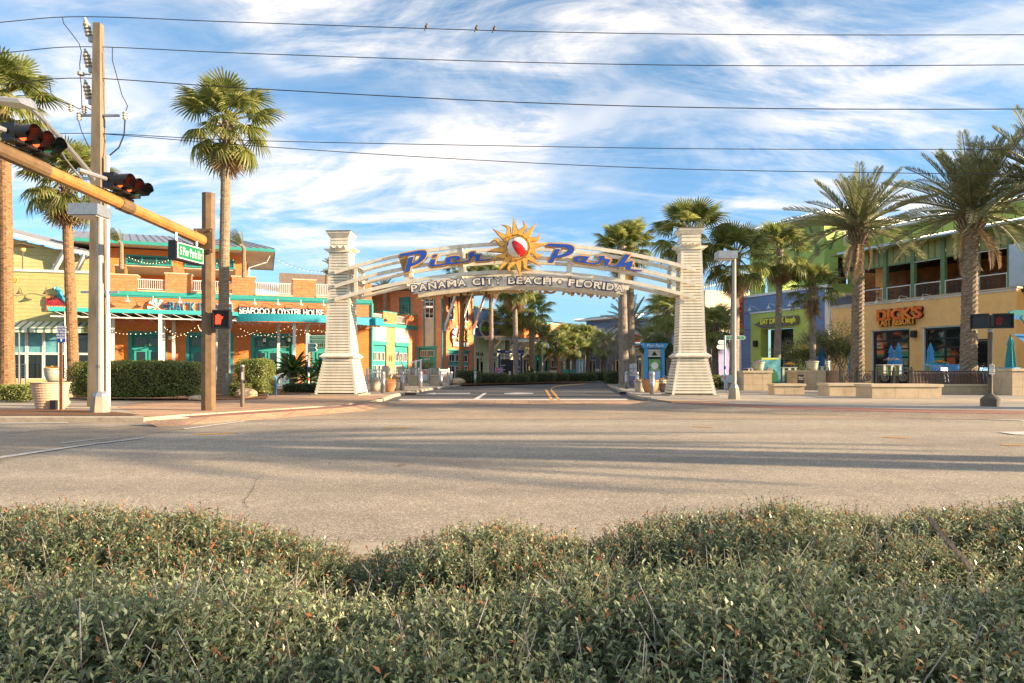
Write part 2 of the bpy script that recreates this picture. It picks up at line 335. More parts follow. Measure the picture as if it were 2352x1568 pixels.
# ---------------------------------------------------------------- ground, roads, pavements
SUN2 = None
def groundmat(key, base, spd, sps, big, bump, bs, joint=0):
    m = D.materials.new(key); m.use_nodes = True; n = m.node_tree.nodes; l = m.node_tree.links; b = n['Principled BSDF']; g = n.new('ShaderNodeNewGeometry').outputs['Position']
    def nz(sc, det, ro=.6):
        q = n.new('ShaderNodeTexNoise'); q.inputs['Scale'].default_value = sc; q.inputs['Detail'].default_value = det; q.inputs['Roughness'].default_value = ro; l.new(g, q.inputs['Vector']); return q.outputs[0]
    def ramp(s, stops):
        r = n.new('ShaderNodeValToRGB'); l.new(s, r.inputs[0]); e = r.color_ramp.elements
        e[0].position, e[1].position = stops[0][0], stops[-1][0]; e[0].color = (*stops[0][1], 1); e[1].color = (*stops[-1][1], 1)
        for p, c in stops[1:-1]: q = e.new(p); q.color = (*c, 1)
        return r.outputs[0]
    def mul(a, c):
        x = n.new('ShaderNodeMix'); x.data_type = 'RGBA'; x.blend_type = 'MULTIPLY'; x.inputs[0].default_value = 1; l.new(a, x.inputs[6]); l.new(c, x.inputs[7]); return x.outputs[2]
    vo = n.new('ShaderNodeTexVoronoi'); vo.inputs['Scale'].default_value = sps; l.new(g, vo.inputs['Vector'])
    sepc = n.new('ShaderNodeSeparateColor'); l.new(vo.outputs['Color'], sepc.inputs[0])
    c1 = ramp(sepc.outputs[0], [(0, [c*(1-spd) for c in base]), (.75, base), (1, [min(1, c*(1+spd*1.6)) for c in base])])
    c2 = ramp(nz(big, 5), [(.25, (.74, .74, .76)), (.5, (1, 1, 1)), (.75, (1.1, 1.08, 1.04))]); c3 = ramp(nz(big*9, 4), [(.3, (.88, .88, .88)), (.7, (1.06, 1.06, 1.06))])
    # wheel tracks: long faint bands along the road
    mp = n.new('ShaderNodeMapping'); mp.inputs['Scale'].default_value = (.02, .55, 1); l.new(g, mp.inputs[0]); q = n.new('ShaderNodeTexNoise'); q.inputs['Scale'].default_value = 1.2; q.inputs['Detail'].default_value = 3; l.new(mp.outputs[0], q.inputs['Vector'])
    c4 = ramp(q.outputs[0], [(.35, (.80, .80, .81)), (.65, (1.06, 1.05, 1.04))])
    fin = mul(mul(mul(c1, c2), c3), c4)
    if joint:
        t = n.new('ShaderNodeTexBrick'); l.new(g, t.inputs['Vector']); t.inputs['Scale'].default_value = 1; t.inputs['Brick Width'].default_value = joint; t.inputs['Row Height'].default_value = joint; t.inputs['Mortar Size'].default_value = .012; t.offset = 0
        t.inputs['Color1'].default_value = (1, 1, 1, 1); t.inputs['Color2'].default_value = (.9, .9, .9, 1); t.inputs['Mortar'].default_value = (.5, .5, .5, 1); fin = mul(fin, t.outputs[0])
    l.new(fin, b.inputs['Base Color']); b.inputs['Roughness'].default_value = .85; b.inputs['Specular IOR Level'].default_value = .25
    bp = n.new('ShaderNodeBump'); bp.inputs['Strength'].default_value = bump; bp.inputs['Distance'].default_value = .012; l.new(nz(bs, 4, .7), bp.inputs['Height']); l.new(bp.outputs[0], b.inputs['Normal']); return m
mAsph = groundmat('coarse_asphalt', (.43, .365, .285), .5, 120, .35, .9, 90)
mPave = groundmat('worn_pavement', (.40, .315, .225), .22, 45, .4, .4, 60)
mStreet = groundmat('street_asphalt', (.125, .12, .118), .25, 50, .3, .4, 70)
mWalk = groundmat('sidewalk_concrete', (.52, .42, .31), .10, 40, .5, .25, 50, 1.5)
mRamp = groundmat('orange_concrete', (.56, .35, .215), .12, 40, .5, .3, 50, .6)
mGrey = groundmat('grey_plaza_concrete', (.40, .36, .315), .10, 40, .4, .25, 50, 1.5)
mEarth = groundmat('sandy_ground', (.2, .17, .12), .3, 30, .2, .5, 30)
mKerb = M('kerb_concrete', (.40, .335, .25), .85, .2, 4, .3, 40, world=True)
mPaintW = M('worn_white_paint', (.62, .58, .52), .7, .22, 14, .1, 80, world=True)
mPaintY = M('worn_yellow_paint', (.58, .30, .06), .7, .25, 14, .1, 80, world=True)
mCrack = M('dark_crack', (.025, .022, .02), .9, .2, 20)
def brickmat(key, c1, c2, mo, bw, bh):
    m = D.materials.new(key); m.use_nodes = True; n = m.node_tree.nodes; l = m.node_tree.links; b = n['Principled BSDF']; g = n.new('ShaderNodeNewGeometry').outputs['Position']
    t = n.new('ShaderNodeTexBrick'); l.new(g, t.inputs['Vector']); t.inputs['Scale'].default_value = 1; t.inputs['Brick Width'].default_value = bw; t.inputs['Row Height'].default_value = bh; t.inputs['Mortar Size'].default_value = .006
    t.inputs['Color1'].default_value = (*c1, 1); t.inputs['Color2'].default_value = (*c2, 1); t.inputs['Mortar'].default_value = (*mo, 1); l.new(t.outputs[0], b.inputs['Base Color']); b.inputs['Roughness'].default_value = .85
    bp = n.new('ShaderNodeBump'); bp.inputs['Strength'].default_value = .5; bp.inputs['Distance'].default_value = .01; bp.invert = True; l.new(t.outputs['Fac'], bp.inputs['Height']); l.new(bp.outputs[0], b.inputs['Normal']); return m
mBrick = brickmat('red_brick_paving', (.34, .13, .08), (.26, .10, .07), (.30, .2, .14), .2, .1)
def flat(pts, z, mb=None):
    mb = mb or MB(); pts = [(p[0], p[1], z) for p in pts]; a = sum(pts[i][0]*pts[(i+1) % len(pts)][1]-pts[(i+1) % len(pts)][0]*pts[i][1] for i in range(len(pts)))
    if a < 0: pts = pts[::-1]
    return mb.add(pts, [tuple(range(len(pts)))])
def gp(l, z=0): return [tuple(G(x, y, z))[:2] for x, y in l]
struct('ground', flat([(-900, -60), (900, -60), (900, 1500), (-900, 1500)], -.06), mEarth)
struct('main_road', flat([(-300, 3.9), (300, 3.9), (300, 24), (-300, 24)], 0), mAsph)
rampL = gp([(330, 969), (412, 962), (600, 950), (782, 937), (880, 922), (905, 912)])
kerbL = [(-4.9, 33.8), (-4.75, 39), (-4.3, 44.2), (-3.3, 51.5), (-1.43, 59.9), (1.1, 65.4), (4, 69), (8.8, 71.9), (16, 74), (45, 78)]
kerbR = [(60, 62), (24, 60), (14, 57.8), (9.6, 55.6), (8.0, 54), (7.2, 51.5), (6.6, 46), (6.0, 39), (5.5, 33.2), (5.0, 27.5), (5.0, 25.4)]
rampR = gp([(1540, 928), (1640, 933), (1800, 940), (2140, 950), (2352, 953)])
leftedge = [(-200, 14.75)]+rampL+kerbL; rightedge = kerbR+rampR+[(70, 15.6)]
struct('side_street', flat(rampL[4:]+kerbL+[(60, 62)]+kerbR[1:], .008), mStreet)
pv = gp([(0, 1057), (150, 1028), (300, 1003), (420, 985), (560, 967), (760, 963), (1176, 963.5), (1800, 963), (2352, 961)])
struct('light_pavement', flat([(-40, pv[0][1]-1.2)]+pv+[(70, 16.2), (70, 15.7)]+rampR[::-1]+[kerbR[-1], (.2, 26.4)]+rampL[4::-1]+[(-40, 14.8)], .004), mPave)
struct('asphalt_lane', flat(gp([(-400, 974.5), (380, 974.5), (93, 990), (0, 999), (-400, 1030)]), .008), mAsph)
struct('crosswalk_band', flat(gp([(925, 920), (1458, 920), (1500, 929), (880, 931)]), .012), mRamp)
# pavements: raised slabs with a rounded kerb along the street
def slab(name, pts, z, m): 
    mb = MB(); n = len(pts); a = sum(pts[i][0]*pts[(i+1) % n][1]-pts[(i+1) % n][0]*pts[i][1] for i in range(n))
    if a < 0: pts = pts[::-1]
    mb.add([(p[0], p[1], z) for p in pts]+[(p[0], p[1], -.05) for p in pts], [tuple(range(n))]+[(i+n, (i+1) % n+n, (i+1) % n, i) for i in range(n)]); return struct(name, mb, m)
slab('pavement', leftedge+[(45, 200), (-200, 200)], .1, mWalk)
slab('pavement', rightedge+[(300, 15.6), (300, 62)], .1, mGrey)
def kerbstrip(name, pts, wd, z, side):
    mb = MB(); ring = []
    for i, p in enumerate(pts):
        a = Vector((*pts[max(0, i-1)], 0)); b = Vector((*pts[min(len(pts)-1, i+1)], 0)); d = (b-a).normalized(); nn = Vector((-d.y, d.x, 0))*side; q = Vector((*p, 0))
        ring.append([q-nn*.03+Vector((0, 0, -.05)), q-nn*.03+Vector((0, 0, z*.75)), q+nn*.03+Vector((0, 0, z)), q+nn*wd+Vector((0, 0, z)), q+nn*wd+Vector((0, 0, z-.05))])
    vs = [v for r in ring for v in r]; fs = [(i*5+k, i*5+k+1, i*5+k+6, i*5+k+5) if side < 0 else (i*5+k, i*5+k+5, i*5+k+6, i*5+k+1) for i in range(len(pts)-1) for k in range(4)]
    mb.add(vs, fs); return struct(name, mb, mKerb)
kerbstrip('kerb', [(-200, 14.75), (-60, 14.75), (-20, 14.75), rampL[0]], .16, .125, 1)
kerbstrip('kerb', rampL[4:]+kerbL, .18, .125, 1)
kerbstrip('kerb', kerbR, .18, .125, 1)
def skirt(pts, wd, m):                                   # sloping edge where the pavement runs out flush with the road
    P = [Vector((*p, 0)) for p in pts]; O = []
    for i, p in enumerate(P):
        d = (P[min(i+1, len(P)-1)]-P[max(i-1, 0)]).normalized(); nn = Vector((d.y, -d.x, 0)); nn = nn if nn.y < 0 or (abs(nn.y) < .3 and nn.x*(-p.x) > 0) else -nn; O.append(p+nn*wd)
    n = len(P); mb = MB().add([(p.x, p.y, .1075) for p in P]+[(p.x, p.y, .006) for p in O], [(i+n, i+1+n, i+1, i) if P[-1].x > P[0].x else (i, i+1, i+1+n, i+n) for i in range(n-1)]); struct('ramp', mb, m)
bl = gp([(330, 967), (440, 960), (606, 949.3), (790, 936), (885, 922)], .1); brr = gp([(1490, 921.5), (1545, 926.3), (1640, 931.3), (1800, 938.8), (2140, 947.8), (2352, 950.8)], .1)
skirt(bl, .5, mRamp); skirt(brr+[(70, 15.7)], .8, mPave)
struct('ramp', flat([rampL[0]]+rampL[1:]+[(-5.2, 27.8), (-10, 27.6), (-12, 22), (-11, 19), (-9.2, 16.6)], .104), mRamp)
struct('brick_strip', flat(gp([(412, 957), (600, 944), (782, 932.5), (860, 922), (880, 922.3), (790, 936), (606, 949.3), (440, 960)], .1), .108), mBrick)
struct('brick_strip', flat(gp([(1540, 922), (1640, 926), (1800, 932), (2140, 941), (2352, 944), (2352, 951), (2140, 948), (1800, 939), (1640, 931.5), (1545, 926.5)], .1), .108), mBrick)
struct('ramp', flat(gp([(1505, 917), (1680, 922), (1640, 926), (1540, 921.5)], .1), .104), mRamp)
struct('sidewalk_strip', flat(gp([(1560, 913), (1900, 917), (2600, 914), (2600, 921), (1900, 927), (1650, 920)], .1), .104), mWalk)
struct('sidewalk_strip', flat(gp([(1720, 924), (2600, 922.5), (2600, 925.5), (1900, 929)], .1), .106), mConc)
# markings
mk = MB()
for q in ([(920, 916), (1438, 916), (1444, 919), (914, 919)], [(1088, 916), (1112, 902), (1119, 902), (1100, 916)], [(974, 903.3), (1000, 901.5), (1000, 902.6), (1080, 902), (1080, 904.2), (1000, 904.2), (1000, 905.2)],
          [(1158, 903), (1185, 901.3), (1225, 902.3), (1225, 904.2), (1185, 905.2), (1158, 904.6)]): flat(gp(q, .01), .014, mk)
for q in ([(0, 1050), (230, 1017), (232, 1019), (0, 1054)], [(0, 972.3), (156, 971.2), (156, 972.6), (0, 973.8)], [(230, 1018), (330, 1006), (331, 1007.5), (230, 1020)], [(420, 985.5), (560, 967), (562, 968.6), (424, 987)], [(140, 1018), (250, 1006), (250, 1007), (140, 1020)],
          [(2130, 955.5), (2352, 960.5), (2352, 967), (2260, 964), (2150, 957.5)], [(2290, 993), (2500, 990), (2500, 1003), (2330, 999)]): flat(gp(q), .012, mk)
flat([(-60, 4.13), (60, 4.13), (60, 4.27), (-60, 4.27)], .005, mk)
struct('white_marking', mk, mPaintW)
mk = MB()
for q in ([(450, 996.5), (540, 993.8), (541, 996), (450, 998.6)], [(884, 982.6), (945, 981.5), (945, 983), (884, 984)], [(1592, 979), (1640, 981), (1640, 982.2), (1592, 980.2)], [(2030, 1003), (2085, 1005.5), (2085, 1007), (2030, 1004.5)], [(2300, 1021), (2352, 1022), (2352, 1024), (2300, 1023)]): flat(gp(q), .006, mk)
for l in ([(1268.5, 920), (1260.5, 906), (1253.5, 895)], [(1285, 920), (1275, 906), (1266, 896), (1266, 891), (1276, 887), (1305, 883.5), (1345, 881)]):
    for i in range(len(l)-1):
        (a, b), (c, d) = l[i], l[i+1]; e = .0 if True else 0
        wa = 3.4 if b > 905 else 2.6; wc = 3.4 if d > 905 else 2.6
        p = [G(a-wa, b, .01), G(a+wa, b, .01), G(c+wc, d, .01), G(c-wc, d, .01)]
        if b < 897: p = [G(a, b-.5, .01), G(a+2, b+.9, .01), G(c+2, d+.7, .01), G(c, d-.5, .01)]
        flat([tuple(q)[:2] for q in p], .016+.0004*i, mk)
struct('yellow_marking', mk, mPaintY)
def crack(pts, wd, z=.005):
    mb = MB(); P = [G(x, y, 0) for x, y in pts]; out = []
    for i in range(len(P)-1):
        for k in range(6): out.append(P[i].lerp(P[i+1], k/6)+Vector((random.uniform(-1, 1), random.uniform(-1, 1), 0))*wd*2.2)
    out.append(P[-1])
    L = []; Rr = []
    for i, p in enumerate(out):
        d = (out[min(i+1, len(out)-1)]-out[max(i-1, 0)]).normalized(); nn = Vector((-d.y, d.x, 0))*wd*random.uniform(.25, 1); L.append(p+nn); Rr.append(p-nn)
    vs = [(v.x, v.y, z) for v in L+Rr]; n = len(out); mb.add(vs, [(i, i+n, i+1+n, i+1) for i in range(n-1)]); return mb
struct('road_crack', crack([(606, 1088), (588, 1104), (577, 1132), (560, 1152), (568, 1168)], .0035), mCrack)
struct('road_crack', crack([(2060, 1093), (2130, 1112), (2200, 1142), (2280, 1172), (2352, 1196)], .005), mCrack)
struct('road_crack', crack([(780, 957), (1000, 945), (1080, 942), (1500, 952)], .012, .012), mCrack)
# planted median we look over: soil behind a kerb
struct('median_soil', flat([(-60, -20), (60, -20), (60, 3.62), (-60, 3.62)], .1), mSoil)
kerbstrip('kerb', [(-60, 3.9), (60, 3.9)], .28, .13, -1)
# planting beds
def bed(pts, z=.13, m=None): return struct('planting_bed', flat(gp(pts, .1), z), m or mMulch)
bed([(-300, 944), (40, 941), (205, 943), (300, 951), (325, 955.5), (-300, 955.5)], .122)
bed([(-300, 905), (130, 916), (300, 919), (500, 919), (610, 917), (622, 905), (560, 897), (-300, 886)], .12)
bed([(615, 908), (735, 903), (740, 893), (625, 893)], .12)
bed([(1650, 893), (1700, 893), (1700, 880), (1645, 880)], .12)
bed([(1030, 885), (1100, 883.2), (1260, 879.5), (1345, 878), (1345, 876), (1262, 876.6), (1180, 877), (1060, 878)], .125)
for x, y in ((922, 1071),):                              # a scrap of litter on the asphalt
    p = G(x, y, 0); o = MB().add([(-.05, -.02, 0), (.05, -.03, .012), (.06, .03, .03), (-.04, .03, .018)], [(0, 1, 2, 3)]).add([(-.05, -.02, -.002), (.05, -.03, .01), (.06, .03, .028), (-.04, .03, .016)], [(3, 2, 1, 0)]).build('litter', mTwig, loc=(p.x, p.y, .006))
    tag(o, 'small crumpled scrap of litter lying on the asphalt', 'litter')
# ---------------------------------------------------------------- the entrance arch
AC = Vector((.07, 28.65, .1)); AR = -2.6; FA = Frame(AC, AR)
arch = thing('entrance_arch', 'cream slatted two-pillar arch with blue script letters and a sun emblem', 'arch', AC, R(AR))
PX = 7.30
def half(z):                                             # half width of a pillar at height z
    return (.885-(z-.05)/1.5*.285) if z < 1.58 else .555-(z-1.65)/4.3*.145
for sx in (-1, 1):
    cx_ = sx*PX
    pil = MB().box(cx_-.98, cx_+.98, -.98, .98, -.02, .05).build('pillar', mKerb, arch)
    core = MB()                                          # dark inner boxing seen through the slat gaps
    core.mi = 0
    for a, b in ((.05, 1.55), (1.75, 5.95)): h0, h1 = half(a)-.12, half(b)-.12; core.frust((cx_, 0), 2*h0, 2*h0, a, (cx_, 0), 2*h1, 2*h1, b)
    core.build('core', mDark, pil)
    fr = MB()
    for i in (-1, 1):
        for j in (-1, 1):
            for a, b in ((.05, 1.6), (1.7, 6.0)):
                h0, h1 = half(a+.001)-.055, half(b-.001)-.055; fr.frust((cx_+i*h0, j*h0), .09, .09, a, (cx_+i*h1, j*h1), .09, .09, b)
    fr.build('corner_post', mCream, pil)
    def slats(z0, z1, n):
        p = (z1-z0)/n
        for k in range(n):
            z = z0+k*p; h = half(z+p/2)
            for ang in range(4):
                a = ang*90; c, s = math.cos(R(a)), math.sin(R(a)); d = h-.012+random.uniform(-.003, .003); L = 2*h+(.02 if ang % 2 == 0 else -.03)
                put('slat', unit(mCream), pil, (cx_+s*d, -c*d, z+p*.42), rot=(0, random.uniform(-.002, .002), R(a)), sc=(L, .026, p*.80))
    slats(.10, 1.53, 12); slats(1.76, 5.98, 36)
    m_ = MB(); m_.frust((cx_, 0), 1.36, 1.36, 1.545, (cx_, 0), 1.36, 1.36, 1.585); m_.frust((cx_, 0), 1.46, 1.46, 1.588, (cx_, 0), 1.46, 1.46, 1.64); m_.frust((cx_, 0), 1.44, 1.44, 1.642, (cx_, 0), 1.16, 1.16, 1.745); m_.build('base_moulding', mCream, pil)
    bx_ = MB().frust((cx_, 0), .74, .74, 5.99, (cx_, 0), .74, .74, 6.62); bx_.build('cap_box', mCream, pil)
    for k in range(3):                                   # lapped boards of the cap
        z = 6.2+k*.165
        for ang in range(4):
            a = R(ang*90); d = .375; put('cap_board', unit(mCream), pil, (cx_+math.sin(a)*d, -math.cos(a)*d, z), rot=(R(0), 0, a), sc=(.79 if ang % 2 == 0 else .74, .035, .085))
    cm = MB(); cm.frust((cx_, 0), .82, .82, 6.62, (cx_, 0), .96, .96, 6.76); cm.frust((cx_, 0), 1.0, 1.0, 6.763, (cx_, 0), 1.02, 1.02, 6.84); cm.build('cornice', mCream, pil)
    MB().frust((cx_, 0), 1.06, 1.06, 6.843, (cx_, 0), 1.04, 1.04, 6.875).build('cap_flashing', mBrownM, pil)
    for k in (-.27, 0, .27):                             # rafter tails of the little trellis below the cap
        for ax in (0, 1):
            tl = MB().prism([(-.68, .09), (.68, .09), (.68, .05), (.6, .0), (.5, -.03), (-.5, -.03), (-.6, .0), (-.68, .05)], -.045, .045)
            tl.build('rafter_tail', mCream, pil, loc=(cx_+(k if ax else 0), (0 if ax else k), 6.06+(.07 if ax else 0)), rz=R(90) if ax else 0)
    MB().box(cx_-.46, cx_+.46, -.46, .46, 5.975, 6.02).build('ledge', mCream, pil)
YF, YB = -.60, .60
def apex(k): return [(593.5, 0), (0, 0)][0]
# beam curves: height of each beam centre along x, from pixels of the photograph at the arch plane
def arc(zc, ze, x0=7.42): 
    s = zc-ze; rad = (x0*x0+s*s)/(2*s); return lambda x: zc-rad+math.sqrt(rad*rad-x*x)
ze, zcn = 5.20-.1, 6.33-.1
BE = [(zcn, ze), (zcn-.575, ze-.575), (zcn-1.15, ze-1.13)]
def beam(f, y, x0, x1, hh=.072, th=.05, n=28):
    mb = MB(); vs = []
    for i in range(n+1):
        x = x0+(x1-x0)*i/n; z = f(x); e = .01; d = (f(min(x+e, 7.42))-f(max(x-e, -7.42)))/(2*e); nx, nz = -d/math.hypot(d, 1), 1/math.hypot(d, 1)
        vs += [(x-nx*hh, y-th, z-nz*hh), (x+nx*hh, y-th, z+nz*hh), (x+nx*hh, y+th, z+nz*hh), (x-nx*hh, y+th, z-nz*hh)]
    fs = [(i*4+k, (i+1)*4+k, (i+1)*4+(k+1) % 4, i*4+(k+1) % 4) for i in range(n) for k in range(4)]+[(0, 1, 2, 3), (n*4+3, n*4+2, n*4+1, n*4)]
    return mb.add(vs, fs)
fns = []
for (a, b) in BE:
    f = arc(a, b); fns.append(f)
    beam(f, YF, -7.42, 7.42).build('front_beam', mCream, arch); beam(f, YB, -6.75, 6.75).build('back_beam', mCream, arch)
for xx in (-4.55, -2.22, 2.38, 4.62):
    for y in (YF+.075, YB-.075):
        zt, zb = fns[0](xx)+.02, fns[2](xx); d = xx*.035
        MB().add([(xx-.1-d, y-.05, zb), (xx+.1-d, y-.05, zb), (xx+.1-d, y+.05, zb), (xx-.1-d, y+.05, zb), (xx-.1, y-.05, zt), (xx+.1, y-.05, zt), (xx+.1, y+.05, zt), (xx-.1, y+.05, zt)], [(0, 3, 2, 1), (4, 5, 6, 7), (0, 1, 5, 4), (1, 2, 6, 5), (2, 3, 7, 6), (3, 0, 4, 7)]).build('upright', mCream, arch)
    for f in fns: MB().box(xx-.045, xx+.045, YF+.12, YB-.12, f(xx)-.06, f(xx)+.06).build('cross_tie', mCream, arch)
for sx in (-1, 1):                                       # short frames where the beams meet the pillars
    for y in (YF+.07, YB-.07): MB().box(sx*6.55-.07, sx*6.55+.07, y-.05, y+.05, 4.15, 5.32).build('upright', mCream, arch)
    for f in fns: MB().box(sx*6.55-.05, sx*6.55+.05, YF+.12, YB-.12, f(6.55)-.08, f(6.55)+.05).build('cross_tie', mCream, arch)
    for f in fns: MB().box(*sorted((sx*6.9, sx*6.5)), -.35, .35, f(6.7)-.07, f(6.7)+.05).build('bracket', mCream, arch)
# the two bands that carry the lettering
fb1 = arc(BE[2][0]-.30, BE[2][1]-.19, 7.42); fb2 = arc(BE[2][0]-.50, BE[2][1]-.39, 7.42)
for y, sg in ((YF-.055, -1), (YB+.055, 1)):
    beam(fb1, y, -4.3, 4.72, .085, .035, 20).build('letter_band', mCream, arch); beam(fb2, y+.0*sg, -4.15, 4.5, .1, .04, 20).build('letter_band', mCream, arch)
for xx in (-3.4, 0.0, 3.3):
    for y in (YF, YB): MB().box(xx-.06, xx+.06, y+.03, y+.1, fb2(xx)-.05, fns[2](xx)).build('hanger', mCream, arch)
def letters(s, f, x0, x1, y, flip):
    wid = {'I': .42, ' ': .55, '•': .62, 'M': 1.15, 'A': 1.02, 'O': 1.1, 'C': 1.02, 'N': 1.02, 'H': 1.0, 'L': .78, 'F': .8, 'E': .8, 'P': .85}
    ws = [wid.get(c, .92) for c in s]; tot = sum(ws); x = 0
    for c, wc in zip(s, ws):
        px_ = x0+(x1-x0)*(x+wc/2)/tot; x += wc
        if c == ' ': continue
        d = (f(px_+.01)-f(px_-.01))/.02; u = -px_ if flip else px_; ang = math.atan(d); Wd = (x1-x0)*wc/tot*.84; H = .285
        xw = (1 if flip else 1)
        for m_, off, dy in ((mNavy, .036, 0), (mCream, -.004, -.02)):
            if flip and m_ is mNavy: m_ = mGoldB
            if c == '•':
                mb = MB(); mb.lathe([(.001, .012), (.085+off*.7, .012), (.085+off*.7, -.012), (.001, -.012)], 14); me = mb.mesh('letter', m_)
            else:
                me = text_mesh(c, .5, .03, m_, off=.0)
                xs = [v.co.x for v in me.vertices]; ys = [v.co.y for v in me.vertices]; aw, ah = max(xs)-min(xs), max(ys)-min(ys)
                ww = (min(Wd, .1) if c == 'I' else Wd)+2*off; hh = H+2*off
                me.transform(Matrix.Translation((-(max(xs)+min(xs))/2, -(max(ys)+min(ys))/2, 0))); me.transform(Matrix.Diagonal((ww/aw, hh/ah, 1, 1)))
                if off or True:                          # fatten the strokes
                    me2 = text_mesh(c, .5, .03, m_, off=.012+off*.5 if not (c == 'I') else 0)
                    xs = [v.co.x for v in me2.vertices]; ys = [v.co.y for v in me2.vertices]; aw, ah = max(xs)-min(xs), max(ys)-min(ys)
                    me2.transform(Matrix.Translation((-(max(xs)+min(xs))/2, -(max(ys)+min(ys))/2, 0))); me2.transform(Matrix.Diagonal((ww/aw, hh/ah, 1, 1))); D.meshes.remove(me); me = me2
            put('letter' if m_ is not mNavy else 'letter_outline', me, arch, (u, y+(dy if not flip else -dy), f(px_)-.0), rot=(R(90), -ang if not flip else ang, R(180) if flip else 0))
fl = lambda x: (fb1(x)+fb2(x))/2+.02
letters('PANAMA CITY BEACH • FLORIDA', fl, -4.22, 4.52, YF-.15, False)
letters('PANAMA CITY BEACH • FLORIDA', lambda x: fl(x)-.16, -4.3, 4.3, YB+.15, True)
# script words, traced as outlines; each is a blue face on a wider gold back
s1 = [[(130,425),(165,345),(380,305),(600,265),(690,259),(745,280),(768,335),(750,405),(700,475),(600,552),(500,600),(405,632),(375,745),(258,765),(350,425),(468,408),(428,560),(510,528),(580,475),(615,410),(615,370),(585,352),(520,355),(330,388)],
      [(905,370),(1010,352),(990,408),(880,420)],
      [(855,470),(972,455),(933,584),(1060,572),(1175,557),(1170,505),(1195,445),(1260,405),(1350,388),(1445,385),(1500,402),(1512,440),(1490,485),(1345,492),(1360,462),(1398,455),(1405,437),(1380,428),(1340,437),(1312,470),(1298,508),(1308,530),(1350,533),(1500,524),(1640,510),(1690,490),(1712,445),(1690,410),(1680,370),(1700,328),(1750,303),(1835,295),(1812,358),(1985,348),(1940,472),(2090,467),(2225,460),(2195,488),(2130,502),(1870,522),(1838,510),(1830,480),(1850,412),(1830,402),(1785,408),(1750,480),(1720,520),(1660,540),(1560,552),(1330,580),(1270,580),(1230,572),(1190,590),(1100,610),(850,637),(815,628),(812,600)]]
s2 = [[(112,265),(165,205),(360,214),(560,225),(640,240),(690,270),(708,320),(690,385),(640,430),(560,465),(470,490),(320,512),(270,605),(160,600),(315,322),(425,327),(357,455),(430,440),(510,405),(560,360),(570,325),(545,305),(490,298),(300,281)],
      [(830,458),(920,464),(1020,475),(943,580),(1000,590),(1110,603),(1160,600),(1200,570),(1218,530),(1195,510),(1188,485),(1200,465),(1240,455),(1335,462),(1315,510),(1455,533),(1385,640),(1420,650),(1555,660),(1735,425),(1850,435),(1725,610),(1850,560),(1920,563),(1885,605),(1895,640),(1880,670),(1840,720),(1870,730),(2108,760),(2080,780),(2000,778),(1760,745),(1735,725),(1735,700),(1765,655),(1640,700),(1600,702),(1330,662),(1290,645),(1285,620),(1330,555),(1300,550),(1270,560),(1220,620),(1180,640),(1110,640),(860,610),(830,598),(790,598),(720,590),(680,560),(680,510),(710,480),(760,462)],
      [(830,492),(880,495),(850,555),(820,567),(790,560),(785,530)]]
def word(name, polys, ox, oy, sc):
    P = []
    for p in smooth_list(polys):
        P.append([FA.hit((ox+a/sc)*.602, (oy+b/sc)*.602, YF-.2) for a, b in p])
    P = [[(a, b-.1) for a, b in p] for p in P]
    nb = curve_mesh(P if len(P) < 3 or name == 'word_pier' else P[:2], .05, mGoldB, .058); wd = put(name, nb, arch, (0, YF-.14, 0), rot=(R(90), 0, 0))
    put('gold_rim', curve_mesh(P, .05, mGold, .012), wd, (0, 0, .05)); put('blue_face', curve_mesh(P, .05, mBlueL, -.006), wd, (0, 0, .075))
def smooth_list(polys): return [smooth_poly(p) for p in polys]
word('word_pier', s1, 1500, 900, 5.88); word('word_park', s2, 2060, 880, 5.345)
# sun emblem
sx_, sz_ = FA.hit(1187.4, 562.7, YF-.3); sz_ -= .1
emb = thing('sun_emblem', None, None, (sx_, YF-.3, sz_)); emb.parent = arch
def ray(k, ro, wavy):
    a0 = PI/2+.10+2*PI*k/16; L = []; Rr = []; n = 10
    for i in range(n+1):
        t = i/n; r = .45+(ro-.45)*t; wd = (.135 if wavy else .15)*(1-t)**(.75 if wavy else 1)*(1 if t < .98 else .2); sw = (.075*math.sin(t*2*PI*1.05)*(.4+t) if wavy else .02*t)
        c = Vector((math.cos(a0), math.sin(a0)))*r; nn = Vector((-math.sin(a0), math.cos(a0))); L.append(c+nn*(wd+sw)); Rr.append(c+nn*(sw-wd))
    return [tuple(p) for p in L+Rr[::-1]]
for k in range(16):
    wavy = k % 2 == 1; pts = ray(k, 1.05 if wavy else 1.16, wavy)
    put('ray', curve_mesh([pts], .09, mGold, .0), emb, (0, .0, 0), rot=(R(90), 0, 0))
    put('ray_back', curve_mesh([pts], .04, mGoldB, .03), emb, (0, .075, 0), rot=(R(90), 0, 0))
MB().lathe([(.001, -.03), (.52, -.03), (.53, .02), (.53, .09)], 40).build('disc', mGold, emb).rotation_euler = (R(90), 0, 0)
emb.children[-1].location = (0, .02, 0)
rim = MB().lathe([(.425, 0), (.43, .05), (.475, .05), (.49, 0)], 40).build('rim', mGold, emb); rim.rotation_euler = (R(90), 0, 0); rim.location = (0, -.01, 0)
